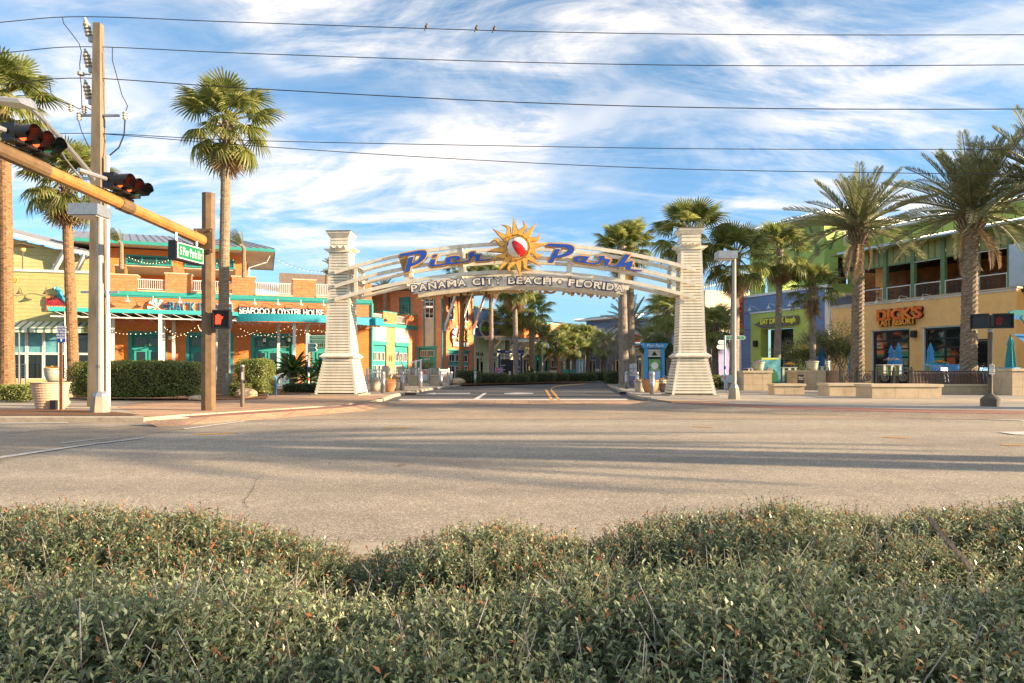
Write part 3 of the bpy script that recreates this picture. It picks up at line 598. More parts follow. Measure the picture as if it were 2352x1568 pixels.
# beach ball: a dome of gores round an off-centre pole
def dome():
    mb = MB();  n, m = 40, 14; ax = Vector((-.55, -.55, .62)).normalized(); e1 = ax.cross(Vector((0, 1, 0))).normalized(); e2 = ax.cross(e1); d0 = Vector((.42, -1, -.36)).normalized(); AN0 = math.degrees(math.atan2(d0.dot(e2), d0.dot(e1)))
    for j in range(m):
        for i in range(n):
            q = []
            for (jj, ii) in ((j, i), (j, i+1), (j+1, i+1), (j+1, i)):
                r = .42*jj/m; t = 2*PI*ii/n; x, z = r*math.cos(t), r*math.sin(t); q.append(Vector((x, -.30*math.sqrt(max(0, 1-(r/.425)**2)), z)))
            c = (q[0]+q[2])/2; d = Vector((c.x, c.y*1.35, c.z)).normalized(); an = math.degrees(math.atan2(d.dot(e2), d.dot(e1))) % 360; po = d.dot(ax)
            rel = (an-AN0+180) % 360-180; mb.mi = 0 if po > .955 else (1 if abs(rel) < 29 else 0 if abs(rel) < 95 else 2 if abs(rel) < 150 else 0)
            mb.add(q[::-1] if j else [q[0], q[3], q[2]], [(0, 1, 2, 3) if j else (0, 1, 2)])
    return mb
SH = 22
dome().build('beach_ball', [mBallW, mRed, mBlueL, mBlueL], emb, smooth=True).location = (0, -.02, 0)
# ---------------------------------------------------------------- building tools
class Ctx:                                               # builds parts of a thing on one of its facades
    def __init__(s, root, rf, f): s.root = root; s.f = f; s.rel = (Matrix.Translation(rf.o) @ Matrix.Rotation(R(rf.deg), 4, 'Z')).inverted() @ (Matrix.Translation(f.o) @ Matrix.Rotation(R(f.deg), 4, 'Z'))
    def fix(s, o): o.matrix_basis = s.rel @ o.matrix_basis; return o
    def mb(s, name, mb, m, parent=None, smooth=False):
        o = mb.build(name, m, parent or s.root, smooth); return o if parent else s.fix(o)
    def bd(s, name, m, x0, x1, y0, y1, z0, z1, parent=None, rot=None):
        o = board(name, m, parent or s.root, x0, x1, y0, y1, z0, z1, rot); return o if parent else s.fix(o)
    def wall(s, name, m, x0, x1, z0, z1, y0=0, th=.3, holes=()):
        mb = MB(); xs = sorted({x0, x1, *[min(max(v, x0), x1) for h in holes for v in h[:2]]}); zs = sorted({z0, z1, *[min(max(v, z0), z1) for h in holes for v in h[2:]]})
        for i in range(len(xs)-1):
            for j in range(len(zs)-1):
                a, b = (xs[i]+xs[i+1])/2, (zs[j]+zs[j+1])/2
                if any(h[0] < a < h[1] and h[2] < b < h[3] for h in holes): continue
                mb.box(xs[i], xs[i+1], y0, y0+th, zs[j], zs[j+1])
        return s.mb(name, mb, m)
    def siding(s, m, x0, x1, z0, z1, pitch=.2, y=0.0, holes=(), under=None):
        w_ = s.wall('wall', under or m, x0, x1, z0, z1, y, .25, holes); siding(w_, m, x0, x1, z0, z1, pitch, y, .025, holes); return w_
    def win(s, x0, x1, z0, z1, cols, rows, fm, y=0.0, fw=.06, mw=.035, glass=None, name='window', back=True):
        mb = MB(); mb.box(x0, x0+fw, y-.05, y+.05, z0, z1); mb.box(x1-fw, x1, y-.05, y+.05, z0, z1); mb.box(x0+fw, x1-fw, y-.05, y+.05, z0, z0+fw); mb.box(x0+fw, x1-fw, y-.05, y+.05, z1-fw, z1)
        a0, a1, b0, b1 = x0+fw, x1-fw, z0+fw, z1-fw; cw, ch = (a1-a0)/cols, (b1-b0)/rows
        for i in range(1, cols): mb.box(a0+i*cw-mw/2, a0+i*cw+mw/2, y-.03, y+.03, b0, b1)
        for j in range(1, rows): mb.box(a0, a1, y-.028, y+.028, b0+j*ch-mw/2, b0+j*ch+mw/2)
        wn_ = s.mb(name, mb, fm)
        for i in range(cols):
            for j in range(rows): board('pane', glass or mGlass, wn_, a0+i*cw, a0+(i+1)*cw, y+.0, y+.012, b0+j*ch, b0+(j+1)*ch, rot=(random.uniform(-.004, .004), 0, random.uniform(-.006, .006)))
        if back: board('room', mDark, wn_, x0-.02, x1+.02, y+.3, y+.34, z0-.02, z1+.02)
        return wn_
    def text(s, name, st, m, x, y, z, width, height, depth=.05, back=None, bo=.03, **k):
        o = text(name, st, .5, m, s.root, (x, y, z), depth, **k); fitx(o, width, height); s.fix(o)
        if back:
            b = put('letter_backing', text_mesh(st, .5, depth, back, off=k.get('off', 0)+bo, **{a: c for a, c in k.items() if a not in ('off',)}), o, (0, 0, -depth*.9)); fitx(b, width+bo*3, height+bo*3)
        return o
    def lamp(s, x, z, m=None, y=0.0, out=.75, drop=.12, r=.17, side=0.0):  # gooseneck wall lamp
        m = m or mWhite; mb = MB(); mb.lathe([(.001, 0), (.07, 0), (.07, .03)], 10); 
        pts = [(0, 0, 0), (0, -.2, .03), (side*.5, -.45, .32), (side, -.62, .42), (side, -out, .36), (side, -out, .16)]
        mb2 = MB().tube(pts, .018, 6); q = Matrix.Translation((x, y, z)); o = s.mb('wall_lamp', mb2, m); o.matrix_basis = s.rel @ q
        sh = MB().lathe([(.03, .16), (.045, .1), (.07, .06), (r, -.06), (r, -.075), (r*.6, -.05)], 14).build('lamp_shade', m, o, True); sh.location = (side, -out, .06); return o
def rail(ctx, x0, x1, z0, z1, y=0.0, m=None, n=None, parent=None, bw=.035):
    m = m or mWhite; mb = MB(); mb.box(x0, x1, y-.035, y+.035, z1-.06, z1); mb.box(x0, x1, y-.025, y+.025, z0+.06, z0+.11); o = ctx.mb('railing', mb, m, parent)
    n = n or max(2, int((x1-x0)/.125))
    for i in range(n):
        x = x0+(i+.5)*(x1-x0)/n; board('baluster', m, o, x-bw/2, x+bw/2, y-bw/2, y+bw/2, z0+.11, z1-.06)
    return o
def shingles(parent, m, x0, x1, z0, z1, y, sw=.3, sh=.2):
    n = max(1, round((z1-z0)/sh)); p = (z1-z0)/n
    for j in range(n):
        x = x0-(.15 if j % 2 else 0)
        while x < x1-.02:
            wd = sw*random.uniform(.8, 1.25); a, b = max(x, x0), min(x+wd, x1); x += wd
            if b-a > .03: board('shingle', m, parent, a+.004, b-.004, y-.022-random.uniform(0, .012), y, z0+j*p+random.uniform(0, .035), z0+(j+1)*p, rot=(R(1.5), 0, 0))
def seam_roof(ctx, quad, m, n, name='roof', rib=.05):      # a sloped metal sheet with standing seams; quad = eave a, eave b, ridge b, ridge a
    a, b, c, d = [Vector(q) for q in quad]; nn = (b-a).cross(d-a).normalized(); mb = MB(); mb.add([a, b, c, d, a-nn*.08, b-nn*.08, c-nn*.08, d-nn*.08], [(0, 1, 2, 3), (7, 6, 5, 4), (0, 4, 5, 1), (1, 5, 6, 2), (2, 6, 7, 3), (3, 7, 4, 0)])
    o = ctx.mb(name, mb, m)
    for i in range(n+1):
        p, q = a.lerp(b, i/n), d.lerp(c, i/n); u = (b-a).normalized()*.02; vs = [p-u, p+u, q+u, q-u]
        MB().add([v+nn*.004 for v in vs]+[v+nn*rib for v in vs], [(4, 5, 6, 7), (0, 1, 5, 4), (1, 2, 6, 5), (2, 3, 7, 6), (3, 0, 4, 7)]).build('seam', m, o)
    return o
# ---------------------------------------------------------------- yellow restaurant at the far left
FM = Frame(((100-1176)/FOC*45, 45, 0), 14)
yr = thing('yellow_restaurant', 'pale yellow lap sided restaurant with a striped awning at the far left', 'restaurant', FM.o, R(14)); c = Ctx(yr, FM, FM)
x0, x1 = FM.lx(-140), FM.lx(228); zt = FM.lz(100, 625); wz0, wz1 = .55, FM.lz(100, 761); wx0, wx1 = FM.lx(22), FM.lx(206)
c.siding(mYellowD, x0, x1, .1, zt, .24, 0, [(wx0, wx1, wz0, wz1)])
c.bd('cap_trim', mWhite, x0-.1, x1+.05, -.12, .3, zt, zt+.16)
c.bd('lower_panel', mOrange, wx0, wx1, -.02, .03, .1, wz0)
mural = M('mural_print', (.03, .22, .36), .15, .3, .8, col2=(.20, .50, .52)); zm = FM.lz(100, 812)
for a, b in ((22, 60), (61, 99), (100, 136), (137, 172), (173, 206)):
    c.win(FM.lx(a), FM.lx(b), zm, wz1, 1, 1, mWhite, .05, .07, glass=mural if a < 140 else mGlass); c.win(FM.lx(a), FM.lx(b), wz0, zm, 1, 1, mWhite, .05, .07)
# striped awning
aw = MB(); mStripeW = M('awning_white', (.70, .66, .55), .8, .08, 3); mStripeG = M('awning_green', (.10, .24, .12), .8, .1, 3)
ax0, ax1 = FM.lx(-60), FM.lx(208); n = 46; za, zb = FM.lz(100, 738), FM.lz(100, 754, -1.3); zv = FM.lz(100, 763.5, -1.3)
for i in range(n):
    aw.mi = 1 if i % 3 == 0 else 0; a, b = ax0+(ax1-ax0)*i/n, ax0+(ax1-ax0)*(i+1)/n
    aw.add([(a, -1.3, zb), (b, -1.3, zb), (b, -.03, za), (a, -.03, za)], [(0, 1, 2, 3)]); aw.add([(a, -1.31, zv), (b, -1.31, zv), (b, -1.3, zb), (a, -1.3, zb)], [(0, 1, 2, 3)])
c.mb('awning', aw, [mStripeW, mStripeG])
# sign with a parrot
sx0, sx1 = FM.lx(107), FM.lx(169); sz0, sz1 = FM.lz(135, 714), FM.lz(135, 680)
mSun = M('sunset_print', (.62, .20, .04), .45, .35, .8, col2=(.78, .34, .10)); sg = c.bd('sign_panel', mSun, sx0, sx1, -.16, -.06, sz0, sz1)
c.bd('sign_strip', mRedS, sx0+.02, sx1-.02, -.175, -.161, sz0+.03, sz0+.38)
c.text('sign_text', 'MARGARITAVILLE', M('pink_letter', (.55, .04, .09), .4, .05), (sx0+sx1)/2, -.2, sz0+.62, (sx1-sx0)*.93, .46, .05)
c.text('sign_text', 'SMUGGLERS', mWhiteS, (sx0+sx1)/2, -.19, sz0+.2, (sx1-sx0)*.9, .22, .03)
c.text('sign_text', "Jimmy Buffett's", mNavy, (sx0+sx1)/2+.1, -.19, sz0+.95, (sx1-sx0)*.5, .2, .02, shear=.3)
pa = MB(); pxx = FM.lx(141); pz = FM.lz(141, 683); pa.ball((pxx, -.22, pz+.22), .2, 10, 8, 1.5); pa.ball((pxx-.18, -.22, pz+.55), .15, 10, 7); pa.tube([(pxx+.1, -.22, pz), (pxx+.35, -.22, pz-.35), (pxx+.5, -.22, pz-.6)], [.12, .08, .03], 8)
c.mb('parrot', pa, M('parrot_blue', (.03, .30, .45), .5, .2, 6), smooth=True); c.mb('parrot_face', MB().ball((pxx-.27, -.27, pz+.56), .1, 8, 6), mWhiteS); c.mb('parrot_beak', MB().tube([(pxx-.33, -.25, pz+.57), (pxx-.42, -.25, pz+.52), (pxx-.42, -.25, pz+.44)], [.06, .045, .01], 7), mBlack)
for px_ in (17, 55, 115, 166): c.lamp(FM.lx(px_), FM.lz(px_, 677), mBrownM, 0, .7, side=.0)
c.text('house_number', '16230', mGold, FM.lx(28), -.06, FM.lz(28, 643), FM.lx(41)-FM.lx(15), .34, .03)
c.mb('railing', MB().box(FM.lx(42), FM.lx(75), -1.02, -.98, 1.5, 1.56), mSteel)
for i in range(6): c.bd('rail_cable', mSteel, FM.lx(42), FM.lx(75), -1.01, -.99, .62+i*.14, .635+i*.14)
for q in (42, 50, 63, 75): c.bd('rail_post', mSteel, FM.lx(q)-.03, FM.lx(q)+.03, -1.03, -.97, .1, 1.5)
c.mb('drain_pipe', MB().tube([(FM.lx(63), -1.2, .1), (FM.lx(63), -1.2, FM.lz(63, 756, -1.2))], .05, 8), mSteel)
# upper storey behind, under a raking roof
ux0, ux1 = x0, FM.lx(214, 4); zr = lambda px: FM.lz(px, 533+(px-10)*.247, 4)
c.mb('upper_wall', MB().prism([(ux0, zt-.5), (ux1, zt-.5), (ux1, zr(214)-.3), (FM.lx(-140, 4), zr(-140)-.3)], 4, 4.3), mYellow)
uw = c.root.children[-1]
for i in range(34):
    z = zt-.4+i*.26; xr = ux1 if z < zr(214)-.4 else next((FM.lx(p, 4) for p in range(214, -140, -4) if zr(p)-.45 > z), None)
    if xr: board('siding_board', mYellow, uw, ux0, xr, 3.965, 3.998, z, z+.245)
for yy, a in ((3.0, .0),):
    p0, p1 = Vector((FM.lx(-140, 3), yy, zr(-140))), Vector((FM.lx(222, 3), yy, zr(222)-.05))
    seam_roof(c, [p0+Vector((0, 0, .0)), p1, p1+Vector((0, 8, .9)), p0+Vector((0, 8, .9))], mRoofG, 22)
    c.mb('fascia', MB().add([p0-Vector((0, .02, .30)), p1-Vector((0, .02, .30)), p1-Vector((0, .02, .02)), p0-Vector((0, .02, .02)), p0-Vector((0, -.1, .30)), p1-Vector((0, -.1, .30)), p1-Vector((0, -.1, .02)), p0-Vector((0, -.1, .02))], [(0, 1, 2, 3), (7, 6, 5, 4), (0, 4, 5, 1), (1, 5, 6, 2)]), mWhite)
for a, b, d, e in ((118, 630, 162, 553), (285/1.7+2, 640, 195, 582)):
    c.mb('roof_brace', MB().tube([(FM.lx(a, 3.9), 3.9, FM.lz(a, b, 3.9)), (FM.lx(d, 3.1), 3.1, FM.lz(d, e, 3.1))], .17, 4), mWhite)
ph = (FM.lx(52, 2), 2, zt)                               # patio heater on the roof terrace
ht = thing('patio_heater', 'tall patio heater with a round hood on the yellow restaurant terrace', 'patio heater', FM.w(*ph))
MB().tube([(0, 0, 0), (0, 0, 1.6)], .04, 8).build('pole', mBrownM, ht); MB().lathe([(.001, 2.18), (.2, 2.15), (.75, 2.02), (.74, 2.0), (.2, 2.1)], 20).build('hood', mBrownM, ht); MB().lathe([(.1, 1.6), (.18, 1.68), (.2, 2.05), (.12, 2.1)], 12).build('burner', mGoldB, ht)
# ---------------------------------------------------------------- orange restaurant
B0 = Vector((-10.98, 53.3, 0)); FB = Frame(B0, 20); FS = Frame(B0, 65); T0 = Vector((-5.88, 58, 0)); FT1 = Frame(T0, -24); FT2 = Frame(T0, 66)
bp = thing('orange_restaurant', 'orange seafood restaurant with teal awnings, balconies and a corner tower', 'restaurant', B0, R(20)); c = Ctx(bp, FB, FB)
zB = lambda py: FB.lz(650, py)
zdeck, zband0, zcan = zB(681), zB(690), 4.35
L0, L1 = FB.lx(228), 0.0
bays = [(FB.lx(295), FB.lx(383)), (FB.lx(427), FB.lx(536)), (FB.lx(577), FB.lx(677)), (FB.lx(716), FB.lx(776))]; zbay = FB.lz(620, 766)
w_ = c.wall('wall', mOrange2, L0, L1, .1, zcan, 0, .3, [(a, b, .1, zbay) for a, b in bays])
siding(w_, mOrange2, L0, L1, .1, zcan, .22, 0, .022, [(a, b, .0, zbay) for a, b in bays])
c.siding(mOrange, L0, L1, zcan, zband0, .24)
c.bd('deck_band', mTealL, L0, L1+.08, -.16, .1, zband0, zdeck); c.bd('deck_band', mTeal, L0, L1+.06, -.1, .1, zband0-.1, zband0-.002)
for (a, b) in bays:                                      # teal door bays: transoms over glazed doors
    c.bd('bay_frame', mTeal, a, b, .18, .3, .1, zbay); wd = b-a; nn = 3 if wd > 2.6 else 2
    c.bd('bay_post', mTeal, a, a+.22, -.06, .18, .1, zbay); c.bd('bay_post', mTeal, b-.22, b, -.06, .18, .1, zbay); c.bd('bay_head', mTeal, a+.221, b-.221, -.05, .18, zbay-.25, zbay)
    for i in range(nn):
        u = a+.3+(wd-.6)*i/nn; v = a+.3+(wd-.6)*(i+1)/nn; c.win(u+.08, v-.08, zbay-1.0, zbay-.42, 3, 1, mGreenD, .1, .05, .03, back=False)
        c.win(u+.04, v-.04, .12, zbay-1.3, 1, 1, mTealL, .1, .13, name='door', back=False)
boxes = [(236, 315, 632), (380, 439, 630), (533, 586, 637), (673, 725, 644), (818, 853, 652)]
for a, b, t in boxes:
    xa, xb = FB.lx(a), min(FB.lx(b), 0); zt_ = FB.lz((a+b)/2, t); o = c.mb('parapet', MB().box(xa, xb, -.12, .9, zdeck, zt_), mOrange)
    shingles(o, mShingle, xa, xb, zdeck+.02, zt_, -.12); board('cap', mStoneC, o, xa-.06, xb+.06, -.2, .95, zt_, zt_+.09)
for (a, b) in ((315, 380), (439, 533), (586, 673), (725, 818)):
    xa, xb = FB.lx(a), FB.lx(b); c.bd('sill', mStoneC, xa+.01, xb-.01, -.2, .3, zdeck, zdeck+.1); rail(c, xa+.02, xb-.02, zdeck+.12, FB.lz((a+b)/2, 645+(a-439)*.03), -.02)
c.bd('deck', mTan, L0, L1, .3, 9, zdeck-.25, zdeck-.02)
# upper pavilion
U = 4.5; ur = FB.lx(566, U); ztop = FB.lz(480, 581, U); ul = FB.lx(228, U)
zw0, zw1 = FB.lz(480, 616, U), FB.lz(480, 594, U)
for a, b in ((240, 262), (287, 290), (398, 422), (541, 567)):
    xa, xb = FB.lx(a, U), FB.lx(b, U); o = c.mb('pillar', MB().box(xa, xb, U-.1, U+.5, zdeck, zw0), mOrange2); shingles(o, mShingle, xa, xb, zdeck, zw0, U-.1)
c.wall('upper_wall', mOrange2, ul, ur, zw0, ztop, U, .3, [(FB.lx(p, U), FB.lx(q, U), zw0+.1, zw1) for p, q in ((289, 396), (424, 470), (474, 539))])
for p, q in ((289, 396), (424, 470), (474, 539)): c.win(FB.lx(p, U), FB.lx(q, U), zw0+.02, zw1, 3, 1, mTeal, U-.02, .12, .1, glass=mGlassT)
c.bd('back_wall', mOrange2, ul, ur, U+5, U+5.3, zdeck, ztop); c.bd('ceiling', mTan, ul, ur, U, U+5, zw0-.1, zw0-.03)
ov = 1.6; e0 = Vector((ul-2, U-ov, ztop+.35)); e1 = Vector((ur+2.1, U-ov, ztop+.35))
seam_roof(c, [e0, e1, e1+Vector((-2.5, 4, 1.2)), e0+Vector((0, 4, 1.2))], mRoofG, 26)
c.mb('fascia', MB().box(e0.x, e1.x, U-ov-.03, U-ov+.05, ztop+.10, ztop+.33), mTealL)
c.mb('soffit', MB().add([(e0.x, U-ov+.06, ztop+.12), (e1.x, U-ov+.06, ztop+.12), (e1.x, U+9, ztop+.12), (e0.x, U+9, ztop+.12)], [(3, 2, 1, 0)]), mTan)
c.mb('fascia', MB().box(e1.x-.03, e1.x+.05, U-ov, U+9, ztop+.10, ztop+.33), mTealL)
c.mb('downspout', MB().tube([(e1.x-.3, U-.5, ztop+.1), (e1.x-.6, U-.1, ztop-.5), (ur+.2, U, ztop-1.0), (ur+.1, U, zdeck)], .06, 6), mWhite)
seam_roof(c, [(ur+.4, U+2, zdeck+1.6), (FB.lx(775, 6), U+2, zdeck+.75), (FB.lx(775, 6), U+8, zdeck+1.7), (ur+.4, U+8, zdeck+2.6)], mRoofG, 14, 'lower_roof')
c.mb('fascia', MB().add([(ur+.4, U+1.97, zdeck+1.3), (FB.lx(775, 6), U+1.97, zdeck+.5), (FB.lx(775, 6), U+1.97, zdeck+.74), (ur+.4, U+1.97, zdeck+1.58)], [(0, 1, 2, 3)]), mWhite)
# flat awning
FY = -3.8; zf0, zf1 = FB.lz(300, 718.5, FY), FB.lz(300, 709.5, FY); xa, xb = FB.lx(111, FY), FB.lx(546, FY)
o = c.mb('awning', MB().box(xa, xb, FY, FY+.06, zf0, zf1).box(xa, xa+.06, FY+.061, 0, zf0, zf1).box(xa+.061, xb, FY+.061, -.03, zf1-.06, zf1-.02).box(xb-.06, xb, FY+.061, -1.4, zf0, zf1-.061), mCanvas)
for i in range(9):
    x = xa+.4+(xb-xa-.8)*i/8; board('awning_rafter', mWhite, o, x-.03, x+.03, FY+.07, -.1, zf1-.2, zf1-.13); board('awning_tie', mWhite, o, x-.025, x+.025, FY+.07, -.1, zf0-.35, zf0-.29)
    MB().tube([(x, FY+.3, zf1-.2), (x, FY/2, zf0-.3)], .025, 4).tube([(x, FY/2, zf0-.3), (x, -.3, zf1-.2)], .025, 4).build('awning_web', mWhite, o)
for k in range(6): board('awning_purlin', mWhite, o, xa+.1, xb-.1, FY+.4+k*.62, FY+.45+k*.62, zf1-.13, zf1-.08)
board('awning_beam', mWhite, o, xa+.1, xb-.1, FY+.02, FY+.1, zf0-.36, zf0-.28)
for i in range(14): MB().tube([(xa+.3+(xb-xa-.6)*i/14, FY+.06, zf0), (xa+.3+(xb-xa-.6)*(i+1)/14, FY+.06, zf0-.32)], .022, 4).build('awning_web', mWhite, o)
c.bd('awning_lining', mTeal, xa+.1, xb-.1, -1.6, -.1, zf0-.1, zf0-.06)
for p, y in ((153, FY+.1), (368, FY+.1), (260, -2.0), (193, -1.0), (376, -1.5), (399, -.7), (505, FY+.2), (500, -1.5)):
    x = FB.lx(p, y); c.bd('awning_post', mWhite, x-.1, x+.1, y-.08, y+.08, .1, zf0-.001)
# curved awning to the right, round the corner
zc0, zc1 = 4.52, 5.06; pth = []
for p, y in ((541, -3.2), (580, -3.75), (640, -4.2), (700, -4.25), (760, -3.9), (810, -3.2), (850, -2.3)): pth.append((FB.lx(p, y), y))
r_ = FS.hit(882, yo=-1.7)[0]; pe = FS.w(r_, -1.7, 0)-B0; pth += [(pe.dot(FB.x)-.7, pe.dot(FB.y)-.9), (pe.dot(FB.x), pe.dot(FB.y))]; pth2 = []
for i in range(len(pth)-1):
    for k in range(5):
        p0, p1, p2, p3 = pth[max(0, i-1)], pth[i], pth[i+1], pth[min(len(pth)-1, i+2)]; t = k/5
        pth2.append(tuple(.5*(2*p1[q]+(p2[q]-p0[q])*t+(2*p0[q]-5*p1[q]+4*p2[q]-p3[q])*t*t+(3*p1[q]-p0[q]-3*p2[q]+p3[q])*t**3) for q in (0, 1)))
pth2.append(pth[-1]); mb = MB(); n = len(pth2)
mb.add([(x, y, zc0) for x, y in pth2]+[(x, y+.12, zc1) for x, y in pth2]+[(x*.94, y*.25, zc1+.22) for x, y in pth2], [(i, i+1, i+1+n, i+n) for i in range(n-1)]+[(i+n, i+1+n, i+1+2*n, i+2*n) for i in range(n-1)])
xe, ye = pth2[-1]; mb.add([(xe, ye, zc0), (xe, ye+.12, zc1), (xe-.9, ye+1.6, zc1), (xe-.9, ye+1.6, zc0)], [(0, 1, 2, 3)])
o = c.mb('curved_awning', mb, mCanvasD)
for i in range(0, n-1, 2):
    x, y = pth2[i]; MB().tube([(x, y+.1, zc0+.03), (x*.97, y*.4, zc0+.5)], .03, 4).tube([(x, y+.1, zc0+.02), (x*.97, -.2, zc0-.05)], .03, 4).build('awning_rib', mWhite, o)
MB().tube([(x, y+.08, zc0+.02) for x, y in pth2], .03, 5).build('awning_hoop', mWhite, o); MB().tube([(x*.985, y*.6, zc0-.02) for x, y in pth2], .03, 5).build('awning_hoop', mWhite, o)
for p, y in ((526, -1.2), (676, -3.6), (706, -2.3), (640, -.8)): x = FB.lx(p, y); c.bd('awning_post', mWhite, x-.1, x+.1, y-.08, y+.08, .1, zc0)
for p in (297, 355, 415, 528, 585, 638, 690, 741, 792): c.lamp(FB.lx(p), FB.lz(p, 697+(p-415)*.02), mWhite, 0, .7, side=0)
# lettering
xL, xR = FB.lx(390), FB.lx(534); mBk = M('deep_blue_letter', (.02, .13, .30), .4, .15, 3, col2=(.06, .30, .45))
zs = FB.lz(460, 705); c.text('sign_text', 'BACK PORCH', mBk, (xL+xR)/2, -.16, zs-.05, xR-xL, .74, .08, mWhiteS, .004)
c.text('sign_text', 'the', mNavy, FB.lx(382), -.16, FB.lz(382, 702), FB.lx(389)-FB.lx(374), .38, .06, mWhiteS, .02)
c.text('sign_text', 'SEAFOOD & OYSTER HOUSE', mWhiteS, FB.lx(648), -.2, FB.lz(648, 716.5), FB.lx(744)-FB.lx(551), .54, .08, mDark, .04, off=.018)
def parasol(ctx, x, y, z, w_, h, mats, tilt):            # the striped beach parasol of the restaurant sign
    mb = MB(); n = 9
    for i in range(n):
        mb.mi = (0, 1, 0, 2, 0, 3, 0, 1, 0)[i % 9]; a, b = PI*i/n, PI*(i+1)/n; pt = lambda t, s: (math.cos(t)*w_*s, -.05-.12*math.sin(t)*(1-s*.3), math.sin(t)*h*s)
        mb.add([pt(a, 0), pt(a, .55), pt(b, .55)], [(0, 1, 2)]); mb.add([pt(a, .55), pt(a, 1), pt(b, 1), pt(b, .55)], [(0, 1, 2, 3)])
    o = ctx.mb('sign_parasol', mb, mats); o.matrix_basis = ctx.rel @ Matrix.Translation((x, y, z)) @ Matrix.Rotation(tilt, 4, 'Y'); MB().tube([(0, -.05, h), (0, -.05, -h*.9)], .03, 6).build('pole', mWhite, o); return o
mGs = M('green_stripe', (.05, .2, .09), .5, 0); mBs = M('blue_stripe', (.05, .12, .35), .5, 0)
parasol(c, FB.lx(362), -.1, FB.lz(362, 706), .62, .62, [mWhiteS, mGs, mBs, mRedS], R(-52))
# side wing with window bays and a balcony on top
s = Ctx(bp, FB, FS); LW = 6.37; zS = lambda p, py: FS.lz(p, py); zb0, zb1 = zS(905, 752), zS(905, 744)
cols = [(853.7, 887), (906, 938)]; zt1, zt0 = zS(900, 794), zS(900, 789)
hol = [(FS.lx(a), FS.lx(b), .1, zt0) for a, b in cols]
wl = s.siding(mCoral, 0, LW, .1, zb0, .24, 0, hol); s.bd('deck_band', mTealL, -.02, LW, -.16, .1, zb0, zb1)
for a, b in cols:
    xa, xb = FS.lx(a)+.02, FS.lx(b); s.bd('panel', mTan, xa, xb, -.06, -.03, zt0+.15, zb0-.02); s.bd('bay_head', mTealL, xa, xb, -.1, .1, zt1, zt0+.149); s.bd('bay_frame', mTeal, xa, xb, .1, .25, .1, zt1)
    for i in range(3):
        u, v = xa+.1+(xb-xa-.2)*i/3, xa+.1+(xb-xa-.2)*(i+1)/3; s.win(u+.08, v-.08, zt1-1.25, zt1-.55, 2, 1, mWhite, .07, .04, .03, back=False); s.win(u+.06, v-.06, .5, zt1-1.6, 2, 2, mWhite, .07, .04, .03, back=False)
for a, b, t in ((877, 908, 716), (930, 956, 722)):
    xa, xb = FS.lx(a), min(FS.lx(b), LW); z = zS(a, t); o = s.mb('parapet', MB().box(xa, xb, -.12, .7, zb1, z), mCoral); shingles(o, mShingle, xa, xb, zb1+.02, z, -.12); board('cap', mTealL, o, xa-.05, xb+.05, -.18, .75, z, z+.08)
rail(s, .05, FS.lx(877)-.02, zb1+.05, zS(865, 720)); rail(s, FS.lx(908)+.02, FS.lx(930)-.02, zb1+.05, zS(919, 726))
s.bd('corner_trim', mTealL, -.1, .1, -.12, .12, .1, zband0); s.bd('deck', mTan, 0, LW, .26, 5, zb1-.3, zb1-.05)
s.text('house_number', '16220', mGold, FB.lx(840)+.0, -.05, 0, .9, .34, .03); nb_ = bp.children[-1]; nb_.matrix_basis = Matrix.Translation((FB.lx(838), -.06, FB.lz(838, 706))) @ Matrix.Rotation(R(90), 4, 'X')
dk = Ctx(bp, FB, Frame(FS.w(3.2, 4.2, 0), 20)); dk.bd('recess_wall', mWood, -6, 1.2, 0, .2, zb1-.1, zb1+4.2)
s.text('sign_text', 'H', mRedS, FS.lx(896), -.06, zS(896, 823), .34, .5, .03)
# tower
t1 = Ctx(bp, FB, FT1); t2 = Ctx(bp, FB, FT2); TW = 5.28; zT = FT1.lz(1000, 664); TW2 = FT2.lx(1087)
d0, d1, dz = FT1.lx(959), FT1.lx(1003), FT1.lz(980, 799); p0, p1 = FT1.lx(975.5), FT1.lx(997); pz0, pz1, pz2 = FT1.lz(985, 797), FT1.lz(985, 731), FT1.lz(985, 680); u0, u1, uz0, uz1 = FT1.lx(917), FT1.lx(944), FT1.lz(930, 726), FT1.lz(930, 682)
t1.siding(mCoral, -TW, 0, .1, zT, .26, 0, [(d0, d1, .1, dz), (p0, p1, pz0, zT), (u0, u1, uz0, uz1)])
t1.bd('panel', mTan, p0, p1, .02, .1, pz0, pz1); t1.bd('panel', mTan, p0, p1, .02, .1, pz2, zT); t1.win(p0, p1, pz1, pz2, 2, 1, mWhite, .03, .08, .06); t1.bd('window_bar', mWhite, p0, p1, -.035, .0, pz1+(pz2-pz1)*.72, pz1+(pz2-pz1)*.76)
for x in (p0-.1, p1+.02, -.1): t1.bd('corner_trim', mTeal, x, x+.09, -.09, .02, .1 if x > -.2 else pz0, zT)
t1.bd('bay_frame', mTeal, d0, d1, .12, .25, .1, dz); t1.bd('bay_head', mTealL, d0-.1, d1+.1, -.08, .1, dz, dz+.15)
for x in (d0, d1-.2): t1.bd('bay_post', mTeal, x, x+.2, -.05, .12, .1, dz)
dm = (d0+d1)/2
for a, b in ((d0+.22, dm), (dm, d1-.22)): t1.win(a+.04, b-.04, .12, dz-1.15, 3, 4, mGreenD, .06, .13, .03, name='door', back=False); t1.win(a+.05, b-.05, dz-.75, dz-.2, 3, 1, mTan, .06, .05, .03, back=False)
t1.text('house_number', '16220', mWhiteS, dm, -.0, dz-.95, .5, .16, .02)
